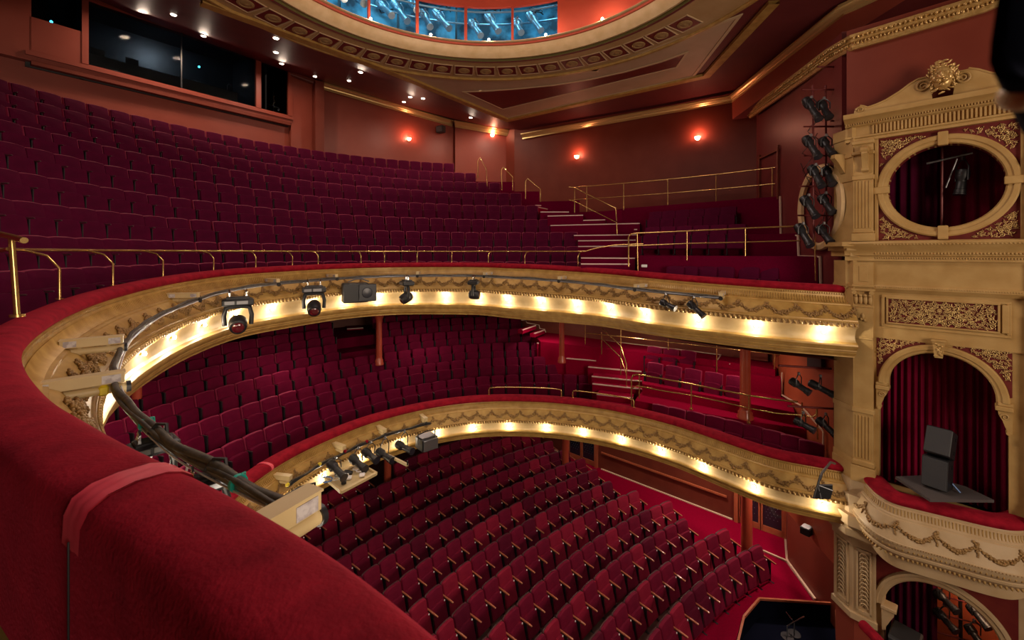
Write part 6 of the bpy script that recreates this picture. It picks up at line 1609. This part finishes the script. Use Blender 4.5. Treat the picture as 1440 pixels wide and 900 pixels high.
# ---- curved lighting bar along the gallery front
PU, PZo = .60, -.27
def pz_(d): return interp(d, [0, UP.L*.62, UP.L*.8, UP.L], [PZo, PZo, -.34, -.42])
def pipe_pt(d, du=0, dz=0): p, t, n = UP.at(d); return p+n*(PU+du)+V((0, 0, pz_(d)+dz))
halfL = UP.L*.5
dS = UP.find_px(1013, u=PU, hi=halfL); dE_ = UP.find_px(420, u=PU, z=-.4, lo=UP.L*.72)
e = empty('gallery_lighting_bar', pipe_pt((dS+dE_)/2), 'long curved black lighting pipe wrapped in cables along the gallery front', 'lighting bar')
K = 150; ds = [dS+(dE_-dS)*k/K for k in range(K+1)]
MB().tube([pipe_pt(d) for d in ds], .026, 10).build('pipe', 'grey_metal', e, angle=60)
MB().tube([pipe_pt(d, .01*math.sin(d*7), .035+.008*math.sin(d*5)) for d in ds], .026, 8).build('cable_bundle', 'cable_black', e, angle=60)
MB().tube([pipe_pt(d, -.02+.012*math.sin(d*3), .02+.02*math.sin(d*4+1)) for d in ds], .017, 8).build('cable_bundle', 'cable_black', e, angle=60)
dW = UP.find_px(330, u=PU, lo=halfL*.8, hi=UP.L*.7)
MB().tube([pipe_pt(d, .035, -.005+.012*math.sin(d*3)) for d in ds if d > dW], .0065, 6).build('white_cable', 'cable_white', e, angle=60)
MB().tube([pipe_pt(d, -.03, -.012+.012*math.sin(d*2.2)) for d in ds if d > dW+1.5], .006, 6).build('white_cable', 'cable_white', e, angle=60)
dMIN = min((pxof(p)[0], d_) for p, d_ in zip(UP.p, UP.d) if p.y > .8)[1]
def find_d(px, u, z, lo, hi): return UP.find_px(px, u=u, z=z, lo=lo, hi=hi)
nearlo = UP.L*.66
for px in (207, 338):
    d = find_d(px, PU, -.38, UP.L*.75, UP.L)
    mb = MB(); mb.tube([pipe_pt(d-.012, 0, .01), pipe_pt(d+.012, 0, .01)], .050, 12); mb.build('green_tape', 'tape_green', e, angle=60)
    mb = MB(); mb.tube([pipe_pt(d, .02, .055), pipe_pt(d-.02, .05, .045), pipe_pt(d-.03, .055, .0)], .005, 5); mb.build('green_tape', 'tape_green', e, angle=60)
for px, ln in ((222, 1), (300, 1)):
    d = find_d(px, PU, -.38, UP.L*.75, UP.L); q = pipe_pt(d)
    MB().tube([q+V((-.06, 0, .01)), q+V((-.02, .02, .07)), q+V((.05, .02, .07)), q+V((.07, 0, 0))], .012, 6).build('clamp_hoop', 'black_metal', e)
for px, dx in ((197, -.12), (216, -.05), (262, -.08)):
    d = find_d(px, PU, -.38, UP.L*.75, UP.L); q = pipe_pt(d, .02)
    MB().tube([q, q+V((dx*.3, 0, -.10)), q+V((dx, 0, -.25)), q+V((dx*1.8, -.02, -.5))], .007, 6).build('hanging_cable', 'cable_white', e)

# brackets: cream outlet boxes with a tube arm underneath, reaching out from the parapet to the pipe
def bracket(cv, d, u0, u1, z, label, k=1., papers=True, tube=True, pipe_z=None, skew=0):
    p, t, n = cv.at(d); c = p+n*(u0+u1)/2+V((0, 0, z)); R = M((n, n.cross(V((0, 0, 1)))*-1, V((0, 0, 1)))).transposed() @ rotz(skew)
    e = empty('outlet_bracket', c, label, 'bracket', 'cream outlet brackets on the balcony fronts'); L_ = u1-u0
    MB().bbox(c, (L_, .10*k, .095*k), .006, R).build('outlet_box', 'bracket_cream', e)
    mb = MB(); mb.box(c+R @ V((0, 0, .05*k)), (L_+.012, .112*k, .012), R); mb.build('lid', 'bracket_cream', e)
    if papers:
        for s_ in (-1, 1):
            for fx in (-.34, .36):
                mb = MB(); mb.box(c+R @ V((L_*fx, s_*.052*k, 0)), (L_*.20, .006, .07*k), R); mb.build('socket_plate', 'paper', e)
    if tube:
        mb = MB(); mb.cyl(c+R @ V((-L_*.5, 0, -.10*k)), c+R @ V((L_*.52, 0, -.10*k)), .04*k, 14)
        for fx in (-.2, .25): mb.cyl(c+R @ V((L_*fx-.015, 0, -.10*k)), c+R @ V((L_*fx+.015, 0, -.10*k)), .047*k, 14)
        for fx in (-.2, .25): mb.box(c+R @ V((L_*fx, 0, -.055*k)), (.03, .03, .04*k), R)
        mb.build('support_tube', 'bracket_cream', e)
        MB().cyl(c+R @ V((L_*.52, 0, -.10*k)), c+R @ V((L_*.57, 0, -.10*k)), .052*k, 14).build('end_cap', 'black_plastic', e)
    return e, c, R
d = find_d(386, .45, -.38, UP.L*.72, UP.L); e1_, c1, R1 = bracket(UP, d, .05, .66, -.33, 'large cream outlet bracket nearest the eye, jutting over the near velvet rail', 1.05)
MB().tube([c1+R1 @ V((.31, .05, 0)), c1+R1 @ V((.36, .06, -.02)), c1+R1 @ V((.33, .07, -.06))], .014, 8).build('plug', 'cable_black', e1_)
d = find_d(104, .38, -.3, UP.L*.62, UP.L*.85)+.05; e2_, c2, R2 = bracket(UP, d, .02, .66, -.27, 'cream outlet bracket with yellow tape, second from the eye along the rail', 1.)
MB().bbox(c2+R2 @ V((.18, 0, -.10)), (.07, .1, .1), .02, R2).build('yellow_tape', 'tape_yellow', e2_)
for px, lo_, hi_, lb in ((98, UP.L*.5, UP.L*.74, 'cream outlet bracket third along the gallery rail, above the leaf garlands'), (262, UP.L*.45, UP.L*.68, 'cream outlet bracket fourth along the rail, beside the nearest moving light'), (385, halfL*.6, UP.L*.62, 'cream outlet bracket fifth along the rail, between two moving lights')):
    d = find_d(px, .4, -.25, lo_, hi_) if px != 98 else UP.find_px(66, lo=UP.L*.4, hi=dMIN)
    bracket(UP, d, .10, .62, -.19, lb, .95)
for px, lb in ((467, 'small cream outlet bracket beside the black floodlight box'), (588, 'small cream outlet bracket beside the third moving light'), (686, 'small cream outlet bracket beside the fourth moving light'), (790, 'small cream outlet bracket on the gallery front, alone past the centre'), (899, 'small cream outlet bracket before the pair of small spotlights'), (1014, 'small cream outlet bracket at the far end of the curved pipe')):
    d = find_d(px, .4, -.2, 0, halfL*1.1); bracket(UP, d, .12, .60, -.18, lb, .9)

# moving heads hanging from the pipe
def moving_head(d, k, label, yaw=0, tilt=.9, name='moving_light', side=False):
    q = pipe_pt(d, .20*k if k > .9 else 0); e = empty(name, q, label, 'stage light', None, rotz(yaw)); e.scale = (k, k, k)
    B = lambda mb, nm, m_, a=35: mb.build(nm, m_, e, world=False, angle=a)
    mb = MB(); mb.bbox((0, 0, -.17), (.46, .30, .12), .025); mb.bbox((0, 0, -.10), (.34, .2, .04), .01); B(mb, 'base', 'black_plastic')
    mb = MB(); mb.bbox((-.12, -.155, -.17), (.14, .01, .06), .003); mb.bbox((.06, -.155, -.17), (.16, .01, .06), .003); B(mb, 'display_panel', 'grey_metal')
    mb = MB()
    for x in (-.12, .12): mb.bbox((x, 0, -.05), (.035, .05, .10), .008); mb.tube([(x, -.035, 0), (x, 0, .04), (x, .035, 0)], .014, 6)
    B(mb, 'clamp', 'chrome')
    mb = MB()
    mb.tube([(-.19, 0, -.56), (-.20, 0, -.40), (-.17, 0, -.27), (-.08, 0, -.245), (.08, 0, -.245), (.17, 0, -.27), (.20, 0, -.40), (.19, 0, -.56)], .038, 8); B(mb, 'yoke', 'black_plastic', 50)
    dr = V((0, -math.cos(tilt), -math.sin(tilt))); c = V((0, 0, -.54))
    mb = MB(); mb.lathe(c-dr*.15, [(.07, 0), (.115, .03), (.138, .09), (.138, .22), (.13, .28), (.115, .31)], 20, dr); B(mb, 'head', 'black_plastic')
    mb = MB(); mb.lathe(c+dr*.155, [(.118, 0), (.12, .02), (.09, .03)], 20, dr); B(mb, 'lens_ring', 'black_metal')
    mb = MB(); mb.lathe(c+dr*.18, [(.095, 0), (.07, .02), (.03, .03)], 20, dr); B(mb, 'lens', 'lens_red')
    return e
d = find_d(318, PU, PZo, UP.L*.45, UP.L*.66); q = pipe_pt(d); moving_head(d, q.y*.9/600*92, 'black moving light with round lens and yoke, largest on the gallery front pipe', .58, .25)
d = find_d(432, PU, PZo, 0, UP.L*.6); q = pipe_pt(d); moving_head(d, q.y/600*66, 'black moving light hanging second along the pipe, its head facing the stalls', .45, .45)
d = find_d(572, PU, PZo, 0, halfL*1.1); q = pipe_pt(d); moving_head(d, q.y/600*52, 'black moving light turned sideways, third along the gallery pipe', -1.1, .55)
d = find_d(669, PU, PZo, 0, halfL*1.1); q = pipe_pt(d); moving_head(d, q.y/600*46, 'black moving light with flat head level, fourth along the gallery pipe', 1.5, .1)
# large floodlight box
d = find_d(500, PU, PZo, 0, halfL*1.1); q = pipe_pt(d, .25); e = empty('floodlight_box', q, 'square black scroller floodlight between the second and third moving lights', 'stage light', None, rotz(.5)); e.scale = (1.0,)*3
mb = MB(); mb.bbox((-.1, .0, -.42), (.72, .42, .58), .03); mb.build('housing', 'black_plastic', e, world=False)
mb = MB(); mb.bbox((.22, -.24, -.42), (.5, .05, .52), .02); mb.build('front_frame', 'black_metal', e, world=False); mb = MB(); mb.lathe((.2, -.26, -.42), [(.16, 0), (.14, .02), (.05, .03)], 20, V((0, -1, 0))); mb.build('lens', 'lens', e, world=False)
mb = MB(); mb.tube([(-.3, 0, -.1), (-.1, 0, -.02), (.1, 0, -.02), (.3, 0, -.1)], .02, 6); mb.build('yoke', 'grey_metal', e, world=False)
# two small spots near the far end
def hang_spot(d, x0, y0, x1, y1, r, label, dz=0):
    q = pipe_pt(d); return profile_spot(P(x0, y0, q.y+.05), P(x1, y1, q.y-.25), r, label, None, bar=q)
hang_spot(find_d(936, PU, PZo, 0, halfL), 929, 424, 950, 434, .085, 'small black spotlight near the far end of the gallery pipe, lens to the side')
hang_spot(find_d(975, PU, PZo, 0, halfL), 968, 425, 990, 445, .085, 'small black spotlight hanging last on the gallery pipe, pointing down')
# partly hidden lights under the near part of the pipe
d = find_d(214, PU, -.38, UP.L*.78, UP.L); moving_head(d, .62, 'black spotlight yoke half hidden below the near velvet rail, farther one', .9, .5, 'hanging_light')
d = find_d(292, PU, -.38, UP.L*.8, UP.L); moving_head(d, .55, 'black spotlight half hidden below the near velvet rail, beside the pink tape', .7, .7, 'hanging_light')

# ---- tapes on the velvet rails
def tape(cv, px, lo_, hi_, w_, label, mtl='tape_pink'):
    d = cv.find_px(px, lo=lo_, hi=hi_); kw = .8 if cv is UP else 1; prof = [((u if u > 0 else u*kw)+(.006 if u > -.1 else -.006), z+.006) for u, z in PAD if z > -.02]
    rings = []
    for k in range(9):
        p, t, n = cv.at(d-w_/2+w_*k/8); rings.append([p+n*u+V((0, 0, z+.002*math.sin(k*2.1+u*20))) for u, z in prof])
    rings2 = [[q-V((0, 0, .006)) for q in r] for r in rings]
    mb = MB().loft(rings); mb.loft(rings2); return tag(mb.build('tape_strip', mtl, angle=60), label, 'tape')
tape(UP, 246, UP.L*.75, UP.L, .125, 'wide pink tape strip stuck across the near velvet rail')
tape(LO, 382, LO.L*.45, LO.L, .07, 'small pink tape strip across the circle rail pad')
d = UP.find_px(246, lo=UP.L*.75); a = UP.pt(d+.01, -.284, .03); tag(MB().tube([a, a-V((0, 0, .25)), a-V((0, 0, .6))], .003, 6).build('rail_cable', 'black_plastic'), 'thin black cable hanging down the inner side of the near rail', 'cable')

# ---- lighting bar on the circle front
def lp_(d, du=0, dz=0): return LO.pt(d, .46+du, -.26+dz)
dl0 = LO.find_px(606, u=.46, z=-.26, hi=LO.L*.8); dl1 = LO.find_px(405, u=.46, z=-.26)
e = empty('circle_lighting_bar', lp_((dl0+dl1)/2), 'short black lighting pipe with cables on the circle front', 'lighting bar')
n_ = 40; dsl = [dl0+(dl1-dl0)*k/n_ for k in range(n_+1)]
MB().tube([lp_(d) for d in dsl], .026, 10).build('pipe', 'black_metal', e, angle=60); MB().tube([lp_(d, .01*math.sin(d*9), .03+.02*math.sin(d*6)) for d in dsl], .02, 6).build('cable_bundle', 'cable_black', e, angle=60)
for px, lb in ((398, 'cream outlet box on the circle front nearest the near rail'), (476, 'cream outlet box on the circle front, second from the near rail'), (535, 'cream outlet box on the circle front, third from the near rail'), (596, 'cream outlet box at the far end of the circle lighting pipe')):
    bracket(LO, LO.find_px(px, u=.25, z=-.15, hi=LO.L*.95), .02, .44, -.14, lb, 1.0, papers=False, tube=True)
for px, m_ in ((451, 'tape_yellow'), (516, 'velvet_rail'), (404, 'tape_yellow'), (484, 'velvet_rail')): d = LO.find_px(px, u=.46, z=-.26); MB().bbox(lp_(d, 0, .04), (.07, .07, .07), .015).build('plug', m_, e)
def flood(px, py, Y, k, label, yaw):
    q = P(px, py, Y); e = empty('box_floodlight', q, label, 'stage light', None, rotz(yaw)); e.scale = (k, k, k)
    mb = MB(); mb.bbox((0, 0, -.25), (.5, .42, .34), .02); mb.build('housing', 'black_plastic', e, world=False)
    mb = MB(); mb.bbox((.0, -.24, -.25), (.44, .05, .30), .01); mb.build('front_frame', 'grey_metal', e, world=False)
    mb = MB(); mb.box((0, 0, -.065), (.44, .36, .012)); mb.build('top_plate', 'grey_metal', e, world=False)
    mb = MB(); mb.tube([(-.27, 0, -.25), (-.27, 0, .02), (0, 0, .06), (.27, 0, .02), (.27, 0, -.25)], .018, 6); mb.build('yoke', 'black_metal', e, world=False)
    return e
flood(421, 690, 8.35, 1.15, 'black box floodlight with yoke under the circle pipe, behind the near cream bracket', .9)
flood(600, 609, 11.6, .95, 'black box floodlight at the far end of the circle lighting pipe', .7)
for i, (x0, y0, x1, y1, Y, lb) in enumerate(((463, 650, 484, 672, 9.4, 'farther left over the equipment tray'), (494, 643, 514, 660, 10.0, 'over the middle of the equipment tray'), (512, 634, 530, 648, 10.3, 'beside the bright bulb of the circle front'), (531, 634, 552, 648, 10.7, 'just past the equipment tray'), (558, 624, 580, 635, 11.2, 'beside the far box floodlight'))):
    profile_spot(P(x0, y0, Y+.1), P(x1, y1, Y-.25), .10, 'black spotlight hanging from the circle pipe, '+['nearest one over the equipment tray', 'over the middle of the equipment tray', 'beside the brightest circle bulb', 'just past the equipment tray', 'next to the far box floodlight'][i], None, bar=lp_(LO.find_px((x0+x1)/2, u=.46, z=-.26)))
# tray with equipment
e = empty('equipment_tray', P(492, 676, 9.2), 'pale timber tray of cables and gear hanging off the circle front', 'tray')
tp = [P(458, 676, 9.6), P(480, 695, 8.9), P(529, 669, 9.6), P(507, 656, 10.3)]
mb = MB(); mb.prism(tp, (0, 0, .03)); mb.build('tray_bottom', 'bracket_cream', e)
mb = MB()
for a, b in zip(tp, tp[1:]+tp[:1]): mb.tube([a+V((0, 0, .05)), b+V((0, 0, .05))], .04, 4)
mb.build('tray_rim', 'bracket_cream', e)
rnd = random.Random(21)
for k in range(10):
    u_, v_ = rnd.uniform(.1, .9), rnd.uniform(.15, .85); q = tp[0].lerp(tp[3], u_).lerp(tp[1].lerp(tp[2], u_), v_)+V((0, 0, .08))
    if k % 3 == 0: MB().bbox(q, (.16, .1, .07), .01, rotz(rnd.random()*3)).build('gear_box', 'black_plastic', e)
    elif k % 3 == 1: MB().bbox(q, (.13, .12, .05), .01, rotz(rnd.random()*3)).build('gear_box', 'plate_white', e)
    else: MB().tube([q+V((.08*math.cos(t*.8), .08*math.sin(t*.8), .01*t*.5)) for t in range(12)], .012, 6).build('coiled_cable', 'cable_white', e)
q = P(461, 678, 9.4); MB().tube([q+V((.10*math.cos(t*.7), .06*math.sin(t*.7), .012*t-.05)) for t in range(16)], .014, 6).build('blue_cable', 'cable_blue', e)
a = P(545, 640, 10.7); b = P(573, 654, 10.2); e = empty('spare_bracket', a, 'bare cream bracket arm jutting from the circle front past the tray', 'bracket'); MB().tube([a, b], .04, 4).build('arm', 'bracket_cream', e); MB().tube([b, b+V((0, 0, .1))], .02, 6).build('stub', 'black_metal', e)

# ---- lights inside the dome bridge
lst = [(532, 3, 551, 22), (552, 3, 573, 30), (592, 16, 605, 38), (610, 16, 632, 40), (662, 30, 676, 50), (684, 21, 701, 44), (724, 29, 733, 46), (743, 19, 761, 43), (498, -6, 512, 5), (578, 2, 586, 14), (470, -14, 484, -2)]
wn = ['second', 'second', 'third', 'third', 'fourth', 'fourth', 'fifth', 'fifth', 'first', 'second', 'first']
for i, (a0, b0_, a1, b1) in enumerate(lst):
    a = ang_px((a0+a1)/2, RD+.7, HC+1.4); Y = ringp(RD+.7, HC, a).y
    profile_spot(P(a0, b0_, Y+.25), P(a1, b1, Y-.25), .115, 'blue-lit spotlight in the %s dome opening, %s' % (wn[i], ['upper one', 'lower one with blue lens', 'paler one', 'darker one', 'pale-lensed one', 'square-lensed one', 'smaller one', 'larger one', 'hanging high', 'at its far edge', 'at its outer edge'][i]), 'dome spotlights', metal='bridge_steel', lens='lens_pale' if i in (2, 4, 7) else 'cable_blue' if i == 1 else 'lens', name='dome_spotlight')
for i, (x, y) in enumerate(((545, 14), (622, 12), (693, 12), (752, 16))):
    q = P(x, y, 14.3); pts = [q+V((.3*math.sin(t*1.7+i), .1*math.cos(t*2.3), .08*math.sin(t*2.9+i))) for t in range(9)]
    MB().tube(catmull(pts, 4), .02, 6).build('loose_cable', 'black_plastic', bridge)

# ---- inside the round window of the box
e = empty('inner_lighting_boom', W(1.42, .3, -.6), 'upright boom with crossbar and hanging lamp seen inside the round window', 'lighting boom')
def WI(px, py, n): a = WB(px, py, n); return W(a[0], a[1], n)
MB().tube([WI(1325, 190, -.6), WI(1324, 345, -.6)], .022, 8).build('upright', 'truss_red', e); MB().tube([WI(1303, 230, -.6), WI(1368, 215, -.55)], .022, 8).build('crossbar', 'grey_metal', e); MB().tube([WI(1346, 223, -.5), WI(1330, 264, -.55)], .014, 8).build('brace', 'grey_metal', e)
profile_spot(WI(1355, 238, -.5), WI(1349, 274, -.45), .10, 'dark spotlight hanging nose down inside the round window', None, bar=WI(1354, 219, -.55), metal='black_plastic')
# ---- spots inside the ground-level arch
e = empty('ground_lighting_boom', WI(1350, 890, -.9), 'black upright boom inside the ground-level arch against the orange wall', 'lighting boom')
MB().tube([WI(1350, 800, -.9), WI(1352, 1010, -.9)], .03, 8).build('upright', 'black_metal', e)
for y in (842, 868, 895): MB().tube([WI(1318, y-6, -.88), WI(1392, y+14, -.88)], .016, 8).build('crossbar', 'truss_red', e)
for i, a in enumerate(((1315, 830, 1346, 861), (1315, 856, 1345, 889), (1362, 850, 1391, 885), (1360, 878, 1384, 912))):
    profile_spot(WI(a[0], a[1], -.85), WI(a[2], a[3], -.6), .085, 'black spotlight in the ground-level arch, '+['top one on the speaker side', 'lower one on the speaker side', 'top one on the far side of the boom', 'lowest one on the far side of the boom'][i], 'ground arch spotlights', metal='black_metal')

# ---- dark drape edge and fitting close to the eye
e = empty('lantern_housing', P(1430, 60, .26), 'very dark navy lantern housing edge hanging close to the eye at the top corner', 'lantern')
Yn = .26; o2 = [(1408, -60), (1402, 0), (1393, 60), (1391, 88), (1398, 106), (1412, 116), (1440, 121), (1500, 122), (1520, -60)]
mb = MB(); f_ = [P(x, y, Yn) for x, y in o2]; b_ = [p+V((.16, .12, 0)) for p in f_]; cc = sum(f_, V())/len(f_)
mb.loft([[p.lerp(cc, .06)+V((.003, -.006, 0)) for p in f_], f_, b_], closed_ring=True, cap=True); mb.build('housing', 'navy', e, angle=60)
MB().blob(P(1437, 134, Yn+.02), .012, .012, .010, None, 16, 12).build('brass_knob', 'bracket_cream', e, angle=80)
cd.dof.use_dof = True; cd.dof.focus_distance = 9; cd.dof.aperture_fstop = 3.6
# ================================================================ ADDED FILLS AND CEILING LAMPS
area_light(V((RC.x, RC.y, CZ+HC+1.2)), V((RC.x+.5, RC.y, 0)), 420, 5.0, (1, .84, .74), 'dome_fill')  # added soft fill disc inside the dome, stands for no visible fitting
# added unseen fill from the stage side, lifts fronts, ceiling and walls
area_light(V((8.6, -4.6, CZ+.5)), V((-3, 11, CZ+2.5)), 1150, 6.0, (1, .80, .62), 'stage_side_fill')
# recessed ceiling lamps washing the rear gallery walls
for x, y in ((200, 20), (286, 50), (396, 89), (507, 101), (577, 136), (662, 165)):
    q = on_outer(x, y); area_light(q-V((0, 0, .08)), V((q.x, q.y, 0)), 55, .25, (1, .76, .58), 'ceiling_lamp')
area_light(inA((w2[0]+w2[1])/2, 8.05, -.42), inA((w2[0]+w2[1])/2, zs, -.9), 60, .5, (.7, .85, 1), 'booth_fill')  # added fill hidden above the window head to brighten the booth interior
# added fill lights below the two levels, without fittings
for x, y, z, p in ((4.2, 14.6, -2.5, 24), (6.6, 12.2, -2.5, 24), (5.0, 12.6, -2.5, 14), (1.2, 16.6, -2.5, 26), (-3.2, 15.8, -2.5, 24), (-6.6, 13.0, -2.5, 24), (-7.6, 9.0, -2.5, 24),
                   (3.0, 18.0, -5.85, 32), (6.4, 14.8, -5.85, 90), (8.1, 12.0, -5.85, 80), (-1.0, 16.5, -5.85, 10), (-5.0, 13.5, -5.85, 10)):
    area_light(V((x, y, CZ+z)), V((x, y, 0)), p, .35, (1, .74, .60), 'soffit_fill')
